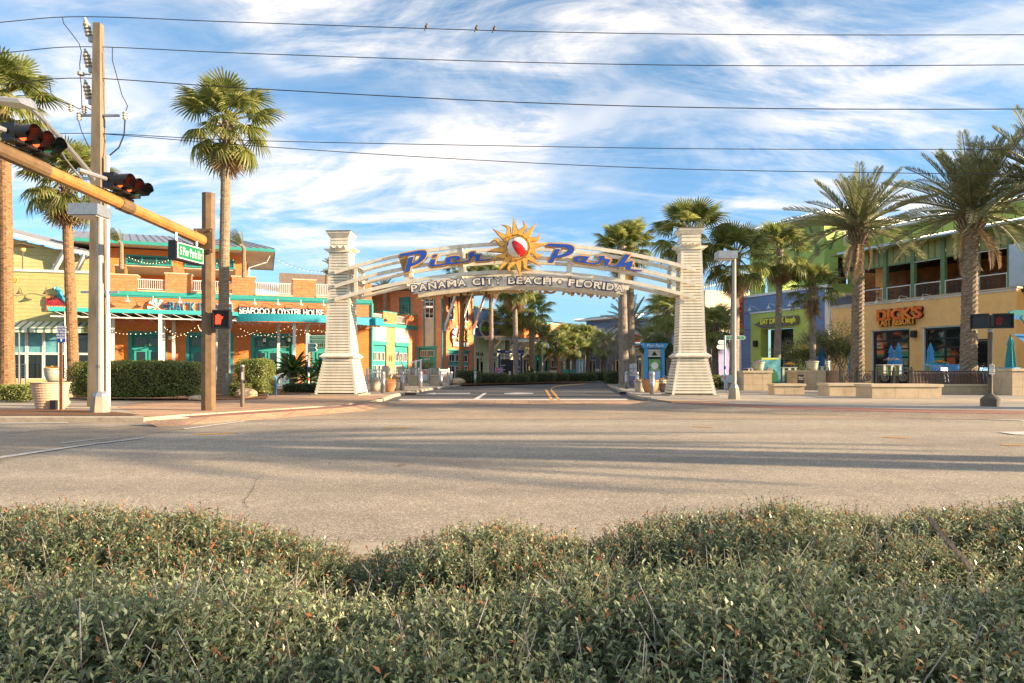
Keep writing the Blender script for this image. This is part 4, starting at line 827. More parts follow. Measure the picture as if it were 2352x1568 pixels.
t1.bd('bay_frame', mTeal, u0, u1, .1, .25, uz0, uz1); t1.win(u0+.2, u1-.2, uz0, uz0+(uz1-uz0)*.72, 3, 4, mTealL, .05, .12, .03, name='door', back=False); t1.win(u0+.2, u1-.2, uz0+(uz1-uz0)*.76, uz1-.1, 1, 1, mTeal, .05, .08, back=False)
wA = [(FT2.lx(1028), FT2.lx(1043), FT2.lz(1036, 735), FT2.lz(1036, 680)), (FT2.lx(1063), FT2.lx(1077), FT2.lz(1070, 739), FT2.lz(1070, 688))]; b0, b1, bz = FT2.lx(1029), FT2.lx(1077), FT2.lz(1050, 802)
t2.siding(mOrange, 0, TW2, .1, zT, .26, 0, wA+[(b0, b1, .1, bz)])
for a in wA: t2.win(a[0], a[1], a[2], a[3], 2, 1, mWhite, .03, .09, .07); t2.bd('panel', mTan, a[0], a[1], -.05, -.028, a[3]+.02, zT)
t2.bd('bay_frame', mTeal, b0, b1, .1, .25, .1, bz); t2.bd('bay_head', mTealL, b0-.1, b1+.1, -.08, .1, bz-.15, bz)
for i in range(3):
    u, v = b0+.1+(b1-b0-.2)*i/3, b0+.1+(b1-b0-.2)*(i+1)/3; t2.win(u+.1, v-.1, bz-1.1, bz-.45, 2, 1, mWhite, .06, .05, .03, back=False); t2.win(u+.08, v-.08, .3 if i == 0 else .9, bz-1.45, 2, 2, mWhite, .06, .06, .04, back=False)
for x in (0, TW2-.1): t2.bd('corner_trim', mTeal, x, x+.1, -.06, .02, .1, zT)
parasol(t2, FT2.lx(1042), -.15, FT2.lz(1042, 772), .75, .75, [mWhiteS, mGs, mBs, mNavy], R(-60))
t2.text('sign_text', 'the BACK', mGold, FT2.lx(1062), -.15, FT2.lz(1062, 762), 1.9, .5, .05, mNavy, .03); t2.text('sign_text', 'PORCH', mGold, FT2.lx(1060), -.15, FT2.lz(1060, 776), 1.8, .6, .05, mNavy, .03)
t2.text('sign_text', 'SEAFOOD & OYSTER HOUSE', mWhiteS, FT2.lx(1056), -.12, FT2.lz(1056, 791), 2.9, .42, .05, mDark, .03, off=.015)
for p in (1034, 1055, 1080): t2.lamp(FT2.lx(p), FT2.lz(p, 752), mWhite, 0, .6)
ro = MB(); zr_ = zT+.12
ro.add([(-TW-9, -1.2, zr_), (1.5, -1.2, zr_), (1.5, TW2+1.3, zr_), (-TW-9, TW2+1.3, zr_)], [(3, 2, 1, 0)]); t1.mb('soffit', ro, mTan)
rf_ = MB().box(-TW-9, 1.5, -1.25, -1.17, zr_, zr_+.28).box(1.42, 1.5, -1.17, TW2+1.3, zr_, zr_+.28); t1.mb('fascia', rf_, mWhite)
seam_roof(t1, [(-TW-9, -1.3, zr_+.3), (1.5, -1.3, zr_+.3), (-.8, 2.2, zr_+.9), (-TW-9, 2.2, zr_+.9)], mRoofG, 26); seam_roof(t1, [(1.55, -1.3, zr_+.3), (1.55, TW2+1.3, zr_+.3), (-.8, TW2-1, zr_+.9), (-.8, 2.2, zr_+.9)], mRoofG, 12)
for a in (.25, TW2*.5, TW2-.15):
    o = t2.mb('roof_brace', MB().tube([(a, -.1, zT-3.2), (a, -1.3, zT-.02)], .13, 4), mWhite); MB().box(a-.14, a+.14, -.16, 0, zT-3.6, zT-2.9).build('foot', mWhite, o)
t1.wall('rear_wall', mCoral, -TW-8, -TW, .1, zT, .9, .3)
# ceiling fans and strings of bulbs below the awnings
def fan(p, y, z, lab):
    f_ = thing('ceiling_fan', lab, 'ceiling fan', FB.w(FB.lx(p, y), y, z), R(20), 'ceiling fans under the awning'); MB().tube([(0, 0, 0), (0, 0, .5)], .025, 6).lathe([(.001, -.02), (.14, 0), (.14, .12), (.05, .16)], 12).build('motor', mBrownM, f_); MB().lathe([(.001, -.3), (.09, -.26), (.1, -.1), (.05, -.02)], 10).build('lamp', mWhite, f_)
    for k in range(4): o = MB().box(.12, .72, -.07, .07, .05, .065).build('blade', mBrownM, f_); o.rotation_euler = (R(8), 0, PI/2*k+.3)
fan(390, -1.5, 3.55, 'ceiling fan under the flat awning left of the ochre mast'); fan(607, -2.2, 3.45, 'ceiling fan left of the middle teal doors under the curved awning'); fan(664, -2.6, 3.5, 'ceiling fan before the middle teal doors under the curved awning')
def bulbs(name, label, pts, n, sag):
    t = thing(name, label, 'string lights', pts[0]); o0 = Vector(pts[0]); cur = []
    for i in range(len(pts)-1):
        a, b = Vector(pts[i]), Vector(pts[i+1])
        for k in range(n): q = a.lerp(b, k/n); q.z -= sag*4*(k/n)*(1-k/n); cur.append(q-o0)
    cur.append(Vector(pts[-1])-o0); MB().tube(cur, .012, 4).build('cord', mBlack, t); bm = MB().ball((0, 0, -.07), .027, 8, 5).mesh('bulb', mBulb); sk = MB().tube([(0, 0, -.045), (0, 0, 0)], .03, 6).mesh('socket', mBlack)
    for q in cur[1:-1]: o = put('bulb', bm, t, q); put('socket', sk, o)
    return t
P = lambda p, py, y: FB.w(FB.lx(p, y), y, FB.lz(p, py, y))
bulbs('string_lights', 'string of warm bulbs swagged under the left end of the flat teal awning', [P(240, 750, -3), P(300, 764, -1.5), P(380, 752, -1.5), P(462, 771, -1.5)], 7, .15)
bulbs('string_lights', 'string of warm bulbs along the awning edge left of the ochre mast', [P(372, 742, -3.2), P(408, 770, -2), P(455, 745, -3.2), P(463, 757, -3.2)], 6, .1)
bulbs('string_lights', 'long string of warm bulbs under the front of the curved awning', [P(545, 748, -3), P(600, 768, -2), P(662, 748, -3.5), P(730, 757, -3), P(790, 762, -2)], 7, .12)
bulbs('string_lights', 'second string of warm bulbs closer to the doors under the curved awning', [P(538, 771, -1), P(590, 757, -1.5), P(640, 771, -1.2), P(700, 762, -1.5), P(770, 770, -1)], 6, .12)
bulbs('string_lights', 'thin string of bulbs across the sky from the orange roof to the arch', [FB.w(e1.x, U-1, ztop-.2), FB.w(FB.lx(775, 8), 8, FB.lz(775, 620, 8))], 16, .5)
bulbs('string_lights', 'string of bulbs along the shutters of the orange upper storey', [P(290, 585, U-.3), P(345, 603, U-.3), P(400, 590, U-.3), P(470, 604, U-.3), P(545, 592, U-.3)], 8, .1)
# ---------------------------------------------------------------- lime, blue and peach restaurant on the right
FD = Frame((29.85, 43, 0), -66.7)
dr = thing('corner_restaurant', 'lime green, blue and peach restaurant with an open upper terrace on the right', 'restaurant', FD.o, R(FD.deg)); c = Ctx(dr, FD, FD)
xl, xr = FD.lx(1911), FD.lx(2335); zw = FD.lz(2264, 669)
ga = [(FD.lx(2001), FD.lx(2089), FD.lz(2001, 760)), (FD.lx(2119), FD.lx(2216), FD.lz(2120, 753)), (FD.lx(2234), FD.lx(2273), FD.lz(2273, 781))]
c.wall('wall', mPeach, xl, xr, .1, zw, 0, .35, [(a, b, .1, z) for a, b, z in ga])
c.bd('wall_end', mWhite, xl-.12, xl-.002, -.03, .35, .1, zw+.05); c.bd('wall_cap', mStoneC, xl-.15, xr+.1, -.12, .45, zw, zw+.1); c.bd('cap_trim', mWhite, xl-.1, xr+.05, -.06, -.005, zw-.12, zw-.003)
for a, b, z in ga[:2]:
    c.win(a+.12, b-.05, .1, z-.02, 2, 6, mBlack, .2, .14, .12, name='garage_door'); c.bd('door_track', mWhite, a, a+.1, .02, .3, .1, z-.01); c.bd('lintel', mStoneC, a-.08, b+.08, -.05, .2, z, z+.08)
a, b, z = ga[2]; c.win(a+.02, b-.02, .12, z-.02, 1, 1, mBlack, .12, .16, name='door', glass=mGlass); c.bd('door_hood', mBlack, a-.05, b+.08, -.08, .12, z, z+.09)
for p in (2032, 2085, 2139): c.lamp(FD.lx(p)+.5, FD.lz(p, 697-(p-2032)*.065), mWhite, 0, .8, side=-.55, r=.2)
mGrad = M('red_orange_letter', (.92, .10, .015), .35, .1, 1.0, col2=(.95, .28, .02))
z1, z2 = FD.lz(2070, 722), FD.lz(2062, 737); c.text('sign_text', "DICK'S", mGrad, FD.lx(2069), -.22, z1+.06, FD.lx(2122)-FD.lx(2019), .84, .16, mDark, .014, off=.022)
c.text('sign_text', 'LAST RESORT', mOrS, FD.lx(2063), -.2, z2-.06, FD.lx(2105)-FD.lx(2021), .5, .12, mDark, .012, off=.018)
c.bd('loudspeaker', mBlack, FD.lx(2097), FD.lx(2107), -.3, -.02, FD.lz(2100, 775), FD.lz(2100, 759))
# open upper terrace
zo = zw+.1; ze_ = FD.lz(2065, 557, -.6); zp = FD.lz(2065, 604); zr1 = FD.lz(2065, 657); ps = [1978, 2032, 2096, 2165, 2241.5, 2319, 2420]
for p in ps: x = FD.lx(p); c.bd('terrace_post', mGreenD, x-.14, x+.14, -.02, .26, zo, ze_-.05)
for i in range(len(ps)-1):
    xa, xb = FD.lx(ps[i])+.141, FD.lx(ps[i+1])-.141; n = 4 if i < 5 else 3
    for k in range(n):
        u, v = xa+(xb-xa)*k/n, xa+(xb-xa)*(k+1)/n; c.bd('olive_panel', mOlive, u+.02, v-.02, .1, .14, zp, ze_-.1)
        if k: c.bd('panel_batten', mGreenD, u-.03, u+.03, .06, .099, zp, ze_-.1)
    c.bd('panel_rail', mGreenD, xa, xb, .05, .18, zp-.1, zp-.001); c.bd('awning_rail', mWhite, xa, xb, -.01, .04, zp-.14, zp-.101) if i in (2, 4) else None
    if i < 5:
        o = c.mb('terrace_railing', MB().box(xa, xb, -.0, .07, zr1-.04, zr1+.02), mWhite)
        for k in range(9): board('railing_cable', mBrownM, o, xa, xb, .025, .04, zo+.05+k*(zr1-zo-.1)/9, zo+.068+k*(zr1-zo-.1)/9)
        board('railing_post', mWhite, o, xa, xa+.05, 0, .06, zo, zr1-.041); board('railing_post', mWhite, o, xb-.05, xb, 0, .06, zo, zr1-.041)
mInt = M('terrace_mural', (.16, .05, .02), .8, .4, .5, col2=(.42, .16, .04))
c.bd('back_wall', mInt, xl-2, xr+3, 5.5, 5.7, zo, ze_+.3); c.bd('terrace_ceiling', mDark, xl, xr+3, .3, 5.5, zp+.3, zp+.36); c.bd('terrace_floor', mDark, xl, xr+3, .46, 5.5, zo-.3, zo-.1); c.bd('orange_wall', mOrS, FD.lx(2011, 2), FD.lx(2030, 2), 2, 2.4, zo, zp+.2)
for i in range(11):
    x = xl+1.5+i*1.25+random.uniform(-.2, .2); st = MB()
    for dx in (-.2, .2):
        for dy in (-.2, .2): st.tube([(x+dx, 1.3+dy, zo-.1), (x+dx*.8, 1.3+dy*.8, zo+.7)], .025, 4)
    st.box(x-.2, x+.2, 1.1, 1.5, zo+.7, zo+.75).tube([(x-.2, 1.5, zo+.7), (x-.2, 1.55, zo+1.25)], .02, 4).tube([(x+.2, 1.5, zo+.7), (x+.2, 1.55, zo+1.25)], .02, 4).box(x-.2, x+.2, 1.52, 1.56, zo+1.05, zo+1.25)
    t = thing('bar_stool', f'dark bar stool behind the upper terrace railing, {("first", "second", "third", "fourth", "fifth", "sixth", "seventh", "eighth", "ninth", "tenth", "eleventh")[i]} from the left', 'bar stool', FD.o, R(FD.deg), 'bar stools on the upper terrace'); st.build('frame', mBrownM, t)
seam_roof(c, [(FD.lx(1925, -1), -1, ze_), (FD.lx(2460, -1)+6, -1, ze_), (FD.lx(2460, -1)+6, 6, ze_+1.15), (FD.lx(1925, -1), 6, ze_+1.15)], mRoofB, 60)
c.bd('fascia', mGreenD, FD.lx(1925, -1), FD.lx(2460, -1)+6, -.98, -.9, ze_-.22, ze_-.02); c.bd('eave_gutter', mRoofB, FD.lx(1925, -1), FD.lx(2460, -1)+6, -1.08, -.99, ze_-.14, ze_-.01)
c.bd('terrace_soffit', mOlive, FD.lx(1925), FD.lx(2460)+6, -.9, .1, ze_-.12, ze_-.06)
xg = FD.lx(2322); c.bd('grey_screen', mRoofB, xg, xg+7, -.2, -.1, zo, FD.lz(2330, 561))
c.wall('end_wall', mPeach, xr+.0, xr+9, .1, zw, 1.8, .3); c.bd('end_return', mPeach, xr-.3, xr, .351, 1.8, .1, zw)
# clerestory behind
cl0, cl1 = FD.lx(2040, 8), FD.lx(2400, 8); zc0_, zc1_ = ze_+1.0, ze_+2.6
for i in range(14): u, v = cl0+(cl1-cl0)*i/14, cl0+(cl1-cl0)*(i+1)/14; c.bd('clerestory_panel', mLime, u+.03, v-.03, 6.2, 6.4, zc0_, zc1_)
c.bd('clerestory_eave', mWhite, cl0-1, cl1+4, 5.6, 6.6, zc1_, zc1_+.2); seam_roof(c, [(cl0-1, 5.6, zc1_+.22), (cl1+4, 5.6, zc1_+.22), (cl1+4, 10, zc1_+1), (cl0-1, 10, zc1_+1)], mRoofB, 40)
# blue entrance block
BY = 1.5; bl, br = FD.lx(1704, BY), FD.lx(1897, BY); zbl = 8.0; px0, px1 = FD.lx(1731, BY), FD.lx(1862, BY); zpt = FD.lz(1731, 722, BY); hx0, hx1, hz = FD.lx(1754, BY), FD.lx(1829, BY), FD.lz(1754, 757, BY)
c.siding(mBlueS, bl, br, .1, zbl, .27, BY, [(px0, px1, .0, zpt)])
c.bd('corner_trim', mWhite, br-.02, br+.3, BY-.1, BY+.2, .1, zbl+.05); c.bd('corner_trim', mWhite, bl-.3, bl, BY-.08, BY+.2, .1, zbl); c.bd('top_trim', mWhite, bl-.35, br+.32, BY-.14, BY+.3, zbl, zbl+.22)
sd = Ctx(dr, FD, Frame(FD.w(br+.3, BY+.15, 0), FD.deg+90)); sd.siding(mBlueS, 0, 6, .1, zbl-.6, .27); sd.bd('top_trim', mWhite, 0, 6, -.1, .2, zbl-.6, zbl-.42)
c.wall('portal', mLime, px0, px1, .1, zpt, BY-.35, .9, [(hx0, hx1, .0, hz)])
c.win(hx0, hx1, .1, hz, 3, 1, mBlack, BY+.9, .1, .09, name='shopfront', back=True); xm = (hx0+hx1)/2
for k in range(2): c.bd('door_bar', mBlack, hx0+.1, hx1-.1, BY+.8, BY+.9, 2.5+k*1.2, 2.62+k*1.2)
for a, b in ((.35, .5), (.51, .66)): c.win(hx0+(hx1-hx0)*a, hx0+(hx1-hx0)*b, .12, 2.45, 1, 1, mNavy, BY+.75, .12, name='door', back=False)
c.text('house_number', '16210', mWhiteS, hx0+(hx1-hx0)*.52, BY+.7, 2.85, .75, .22, .02)
bx0, bx1 = FD.lx(1732, BY-.5), FD.lx(1834, BY-.5); zb_, zt_ = FD.lz(1783, 748, BY-.5), FD.lz(1783, 728, BY-.5)
o = c.mb('sign_board', MB().prism([(bx0, (zb_+zt_)/2-.1), (bx0+1.0, zb_-.1), (bx1-.1, zb_-.02), (bx1, zb_+.1), (bx1, zt_-.1), (bx1-.15, zt_), (bx0+1.2, zt_), (bx0+.7, (zb_+zt_)/2+.1)], BY-.55, BY-.42), mWood)
for k in range(1, 4): board('board_joint', mBrownF, o, bx0+1.0, bx1-.05, BY-.556, BY-.549, zb_+(zt_-zb_)*k/4-.01, zb_+(zt_-zb_)*k/4+.01)
mYel = M('yellow_lettering', (.85, .80, .06), .4, .1, 3); c.text('sign_text', 'EAT DRINK laugh', mYel, (bx0+bx1)/2+.35, BY-.6, (zb_+zt_)/2-.02, (bx1-bx0)*.78, .62, .06, mDark, .008, off=.018)
rz_ = FD.lz(1790, 711, BY); c.bd('lamp_rail', mWhite, px0-.05, FD.lx(1845, BY), BY-.45, BY-.36, zpt+.02, zpt+.16)
for p in (1752, 1797, 1846): c.lamp(FD.lx(p, BY), zpt+.3, mWhite, BY-.3, .7, side=-.6, r=.2)
c.bd('loudspeaker', mBlack, FD.lx(1732.5, BY-.4), FD.lx(1740, BY-.4), BY-.6, BY-.36, FD.lz(1736, 796, BY-.4), FD.lz(1736, 782, BY-.4)); c.bd('loudspeaker', mBlack, FD.lx(1856, BY-.4), FD.lx(1863, BY-.4), BY-.6, BY-.36, FD.lz(1860, 788, BY-.4), FD.lz(1860, 774, BY-.4))
# green upper block
GY = 2.6; gl, gr = FD.lx(1722, GY), FD.lx(1893, GY); zg0, zg1 = zbl-.3, FD.lz(1860, 508, GY); op = lambda a, b, t, u: (FD.lx(a, GY), FD.lx(b, GY), FD.lz(a, u, GY), FD.lz(a, t, GY))
hs_ = [op(1748, 1763, 630, 690), op(1786, 1832, 638, 684), op(1846, 1876, 634, 676)]
c.wall('green_wall', mGreenS, gl, gr, zg0, zg1, GY, .5, hs_)
for h in hs_[1:]: c.bd('room', mInt, h[0]-.3, h[1]+.3, GY+3, GY+3.1, h[2]-.5, h[3]+.5)
for k in range(4): u = gl+(gr-gl)*(.35+k*.16); c.bd('vent_panel', mOlive, u, u+(gr-gl)*.12, GY-.03, GY-.0, zg1-2.0, zg1-.7)
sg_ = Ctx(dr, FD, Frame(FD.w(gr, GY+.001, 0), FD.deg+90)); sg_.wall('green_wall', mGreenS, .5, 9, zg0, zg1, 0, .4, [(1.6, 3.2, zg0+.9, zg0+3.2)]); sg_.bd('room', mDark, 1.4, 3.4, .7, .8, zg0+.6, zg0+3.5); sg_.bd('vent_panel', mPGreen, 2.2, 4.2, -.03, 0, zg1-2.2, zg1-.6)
lf_ = Ctx(dr, FD, Frame(FD.w(gl, GY+6, 0), FD.deg-90)); lf_.wall('green_wall', mGreenS, 0, 5.5, zg0, zg1, 0, .4, [(2.4, 4.8, hs_[0][2], hs_[0][3])])
c.bd('roof_slab', mWhite, gl-1.2, gr+1.3, GY-1.3, GY+9, zg1, zg1+.25); seam_roof(c, [(gl-1.2, GY-1.3, zg1+.26), (gr+1.3, GY-1.3, zg1+.26), (gr+1.3, GY+5, zg1+1.3), (gl-1.2, GY+5, zg1+1.3)], mRoofB, 22)
for p in (1770, 1830, 1878): x = FD.lx(p, GY); o = c.mb('roof_brace', MB().tube([(x, GY-.05, zg1-2.6), (x-.1, GY-1.1, zg1-.02)], .11, 4), mGreenD); MB().box(x-.14, x+.14, GY-.16, GY, zg1-3.1, zg1-2.4).build('foot', mGreenD, o)
o = sg_.mb('roof_brace', MB().tube([(.6, -.05, zg1-2.6), (1.0, -1.1, zg1-.02)], .11, 4), mGreenD)
c.bd('upper_roof_edge', mWhite, gr, gr+14, GY+3.4, GY+10, zg1-1.3, zg1-1.1); c.bd('upper_wall', mLime, gr, gr+14, GY+4.2, GY+10, zbl, zg1-1.3)
# upright blade sign on the corner
Ys = 64.0; q = W(1697, 700, Ys); bs = Ctx(dr, FD, Frame((q.x, Ys, 0), -6)); zt_, zb_ = W(0, 636, Ys).z, W(0, 768, Ys).z
bs.mb('blade_sign', MB().prism([(-.42, zb_), (.42, zb_-.1), (.44, zt_-1.3), (.25, zt_-.4), (.05, zt_+.7), (-.2, zt_-.3), (-.46, zt_-1.0)], -.12, .12), mWood)
for k, ch in enumerate('DICKS'): bs.text('sign_text', ch, mRedS, -.03, -.18, zt_-1.25-k*.86, .62, .74, .1, mDark, .02, off=.05)
bs.text('sign_text', 'LAST', mOrS, .05, -.18, zb_+.62, .66, .26, .06, off=.02); bs.text('sign_text', 'RESORT', mOrS, .02, -.18, zb_+.28, .78, .26, .06, off=.02)
for k in range(4): bs.bd('sign_bracket', mBlack, .4, 1.3, -.03, .03, zb_+.4+k*1.5, zb_+.46+k*1.5)
# pergola at the far right edge
pg = thing('pergola', 'teal timber pergola end with a blue awning at the right edge of the photo', 'pergola', W(2335, 852, 30)); pg.location.z = 0
q = Vector(pg.location)
for k in range(3): MB().prism([(a+k*.95, b) for a, b in [(-.35, 3.55), (3, 3.55), (3, 3.78), (-.2, 3.78), (-.35, 3.7)]], -.05+k*1.2, .05+k*1.2).build('beam', mUmb if k else mUmbT, pg)
MB().box(0, .18, -.1, .08, .1, 3.5).build('post', mUmbT, pg, loc=(.8, 0, 0)); MB().tube([(.85, 0, 2.6), (.2, 0, 3.5)], .08, 4).build('brace', mUmbT, pg); MB().add([(-.1, -1, 2.1), (3, -1, 2.1), (3, .4, 2.75), (.15, .4, 2.75), (-.1, -1, 1.95), (3, -1, 1.95)], [(0, 1, 2, 3), (4, 5, 1, 0)]).build('awning', mUmb, pg)
# ---------------------------------------------------------------- plaza walls, fences, patio
def stonewall(name, label, px0, px1, pb, pt, depth, rows, ncol, Y=None, cat='wall', grp=None):
    Y = Y or FOC*1.0/(pb-HOR); a, b = (px0-1176)/FOC*Y, (px1-1176)/FOC*Y; zt = CAMZ+(HOR-pt)/FOC*Y; t = thing(name, label, cat, ((a+b)/2, Y, .1), 0, grp); wd, h = b-a, zt-.1
    MB().box(-wd/2+.02, wd/2-.02, .02, depth-.02, 0, h-.09).build('core', mConc, t)
    for r in range(rows):
        for k in range(ncol):
            u, v = -wd/2+wd*k/ncol, -wd/2+wd*(k+1)/ncol; z0, z1 = (h-.1)*r/rows, (h-.1)*(r+1)/rows; board('stone_block', mStone, t, u+.004, v-.004, -.004*random.random(), .06, z0+.004, z1-.004)
        for k in range(max(1, int(depth/.5))):
            n = max(1, int(depth/.5)); u, v = .06+(depth-.06)*k/n, .06+(depth-.06)*(k+1)/n
            for sx in (-1, 1): board('stone_block', mStone, t, sx*wd/2-.06*(sx > 0), sx*wd/2+.06*(sx < 0), u+.004, v-.004, (h-.1)*r/rows+.004, (h-.1)*(r+1)/rows-.004)
    for k in range(max(1, ncol//2)):
        n = max(1, ncol//2); board('cap_stone', mStoneC, t, -wd/2-.05+(wd+.1)*k/n+.003, -wd/2-.05+(wd+.1)*(k+1)/n-.003, -.05, depth+.05, h-.1, h)
    return t
stonewall('planter_pedestal', 'tall square stone pedestal carrying a flower bowl beside the beach poster', 1708, 1773, 896.5, 851, 1.4, 3, 3)
stonewall('planter_pedestal', 'tall square stone pedestal carrying a flower bowl behind the black menu board', 1831, 1897, 895, 850, 1.4, 3, 3)
stonewall('seat_wall', 'small curved stone bench wall between the two planter pedestals', 1779, 1848, 906, 881, .7, 1, 3)
stonewall('seat_wall', 'low stone seat wall in front of the iron fence, left section', 1905, 2004, 909, 880, 1.0, 1, 3)
stonewall('seat_wall', 'long low stone seat wall nearest the road with a wide cap', 2003, 2163, 914, 882, 1.2, 1, 3)
stonewall('planter_pedestal', 'stone end pillar at the right end of the brown board fence', 2325, 2420, 908, 846, 1.2, 3, 4)
stonewall('retaining_wall', 'long plain concrete retaining wall under the brown board fence', 1890, 2330, 905, 881.5, .3, 1, 9)
Yf = FOC/53.; fx0, fx1 = (2096-1176)/FOC*Yf, (2326-1176)/FOC*Yf; bf = thing('board_fence', 'brown fence of close slanted boards above the long retaining wall', 'fence', (fx0, Yf+.12, .52)); n = 62; wd = (fx1-fx0)/n
for i in range(n):
    o = board('fence_board', mBrownF, bf, i*wd+.006, (i+1)*wd-.006, -.02-.02*(i % 2), .01-.02*(i % 2), .05, .60); o.rotation_euler = (R(-10), 0, R(random.uniform(-1, 1)))
    if i % 1 == 0: put('bolt', UNIT.setdefault('bolt', MB().ball((0, 0, 0), .014, 6, 4).mesh('bolt', mWhite)), bf, ((i+.5)*wd, -.105, .5))
board('fence_rail', mBrownM, bf, 0, fx1-fx0, .0, .06, .02, .06); board('fence_rail', mBrownM, bf, 0, fx1-fx0, .03, .09, .5, .56)
b2 = thing('board_fence', 'short brown board fence left of the ornamental iron panels', 'fence', ((1897-1176)/FOC*31, 31, .52)); wd2 = .085
for i in range(8): board('fence_board', mBrownF, b2, i*wd2, (i+1)*wd2-.008, -.02, .01, 0, .62)
gx0, gx1 = (1930-1176)/FOC*29.4, (2094-1176)/FOC*29.4; gt = thing('iron_fence', 'ornamental black iron fence panels with round medallions behind the seat wall', 'fence', (gx0, 29.4, .5)); L = gx1-gx0
for z in (.03, .58): board('rail', mBlackM, gt, 0, L, -.02, .02, z, z+.035)
for i in range(5): board('post', mBlackM, gt, i*L/4-.035, i*L/4+.035, -.035, .035, -.2, .72); MB().ball((i*L/4, 0, .75), .045, 8, 5).build('finial', mBlackM, gt)
for i in range(46):
    x = L*(i+.5)/46
    if abs((x % (L/4))-L/8) > .2: board('bar', mBlackM, gt, x-.011, x+.011, -.01, .01, .065, .58)
for i in range(4):
    x = L*(i+.5)/4; MB().lathe([(.12, -.02), (.17, -.02), (.17, .02), (.12, .02), (.12, -.02)], 18).build('medallion', mBlackM, gt, loc=(x, 0, .33)).rotation_euler = (R(90), 0, 0)
    for k in range(8): board('spoke', mBlackM, gt, x-.12, x+.12, -.008, .008, .322, .338, rot=(0, PI*k/8, 0))
# pots with flowers
def flowers(parent, r, z, n, mf, h=.14, name='flowers'):
    a = rng.uniform(0, 2*PI, n); rr = r*np.sqrt(rng.uniform(0, 1, n)); P_ = np.stack([rr*np.cos(a), rr*np.sin(a), z+h*(1-(rr/r)**2)*rng.uniform(.3, 1, n)], 1)
    v, f = leaves(P_, np.tile([0, 0, 1.], (n, 1)), .055, .9, .6); put(name, mesh_np(name, v, f, mf, rng.uniform(0, 1, n)), parent)
    m = n; a = rng.uniform(0, 2*PI, m); rr = r*1.05*np.sqrt(rng.uniform(0, 1, m)); P_ = np.stack([rr*np.cos(a), rr*np.sin(a), z+h*.6*(1-(rr/r/1.05)**2)*rng.uniform(0, 1, m)], 1); v, f = leaves(P_, np.tile([0, 0, 1.], (m, 1)), .08, .5, .9); put('leaves', mesh_np('leaves', v, f, mLeafK, rng.uniform(.3, 1, m)), parent)
def pot(label, px, pb, pt, wpx, prof, m, mf, Y=None, z0=None, n=160, grp=None, name='flower_pot'):
    Y = Y or FOC*1.0/(pb-HOR); z0 = CAMZ+(HOR-pb)/FOC*Y if z0 is None else z0; h = CAMZ+(HOR-pt)/FOC*Y-z0; r = wpx/FOC*Y/2; t = thing(name, label, 'planter', ((px-1176)/FOC*Y, Y, z0), 0, grp)
    MB().lathe([(.001, 0)]+[(a*r, b*h) for a, b in prof]+[(prof[-1][0]*r*.9, h*.97), (prof[-1][0]*r*.86, h*.85), (.001, h*.85)], 24).build('bowl', m, t, True)
    MB().lathe([(.001, .86*h), (prof[-1][0]*r*.86, .86*h)], 16).build('potting_soil', mSoil, t)
    if mf: flowers(t, prof[-1][0]*r*.95, h*.9, n, mf, .13+.1*h*.3)
    return t
BOWL = [(.55, 0), (.75, .12), (.95, .45), (1.0, .8), (.97, .9), (1.0, .92), (1.0, 1)]; TUB = [(.72, 0), (.8, .3), (.92, .8), (.93, .86), (1, .87), (1, 1)]; CUP = [(.6, 0), (.85, .3), (1.0, .7), (.98, 1)]
pot('celadon tub with purple flowers on the pedestal beside the beach poster', 1741.5, 850.5, 831, 29, TUB, mPotG, mFlowP, Y=36.3, z0=1.13)
pot('celadon tub with mixed white flowers on the pedestal behind the menu board', 1865, 849.5, 829, 30, TUB, mPotG, mFlowP, Y=37.6, z0=1.15)
# poster stand, menu board, striped planter boxes
Yq = 38.5; q0, q1 = W(1747, 884, Yq), W(1793, 821, Yq); ps_ = thing('poster_stand', 'tall turquoise beach poster panel standing behind the stone pedestal', 'poster', ((q0.x+q1.x)/2, Yq, .1)); wq, hq = q1.x-q0.x, q1.z-.1
MB().box(-wq/2, wq/2, 0, .06, 0, hq).build('panel', mPoster, ps_)
fg = MB(); fg.mi = 0; fg.prism([(-.35, .3), (.3, .2), (.45, .7), (.2, 1.1), (-.1, .8), (-.4, .6)], -.012, -.004); fg.mi = 1; fg.prism([(-.25, .8), (-.05, .75), (.05, 1.05), (-.08, 1.25), (-.2, 1.1)], -.018, -.013); fg.mi = 2; fg.prism([(-.5, hq-.12), (.5, hq-.1), (.3, hq-.02), (-.5, hq-.02)], -.012, -.004); fg.mi = 3; fg.prism([(-.52, .55), (-.38, .6), (-.36, .85), (-.5, .9)], -.018, -.012)
fg.build('print', [mGs, M('skin_print', (.5, .28, .15), .5, .1), mYel, M('magenta_print', (.55, .03, .25), .5, .1)], ps_); text('print_text', 'BEACH', .2, mWhiteS, ps_, (0, -.015, .12), .004)
Yq = 36.2; q0, q1 = W(1833, 881, Yq), W(1846.5, 860, Yq); mb_ = thing('menu_board', 'small black menu board with white lettering against the right pedestal', 'menu board', ((q0.x+q1.x)/2, Yq, q0.z)); MB().box(-.16, .16, 0, .04, -(q0.z-.1)+.0, q1.z-q0.z).build('panel', mBlack, mb_); text('menu_text', 'Out of\nOrder', .1, mWhiteS, mb_, (0, -.008, (q1.z-q0.z)*.6), .004)
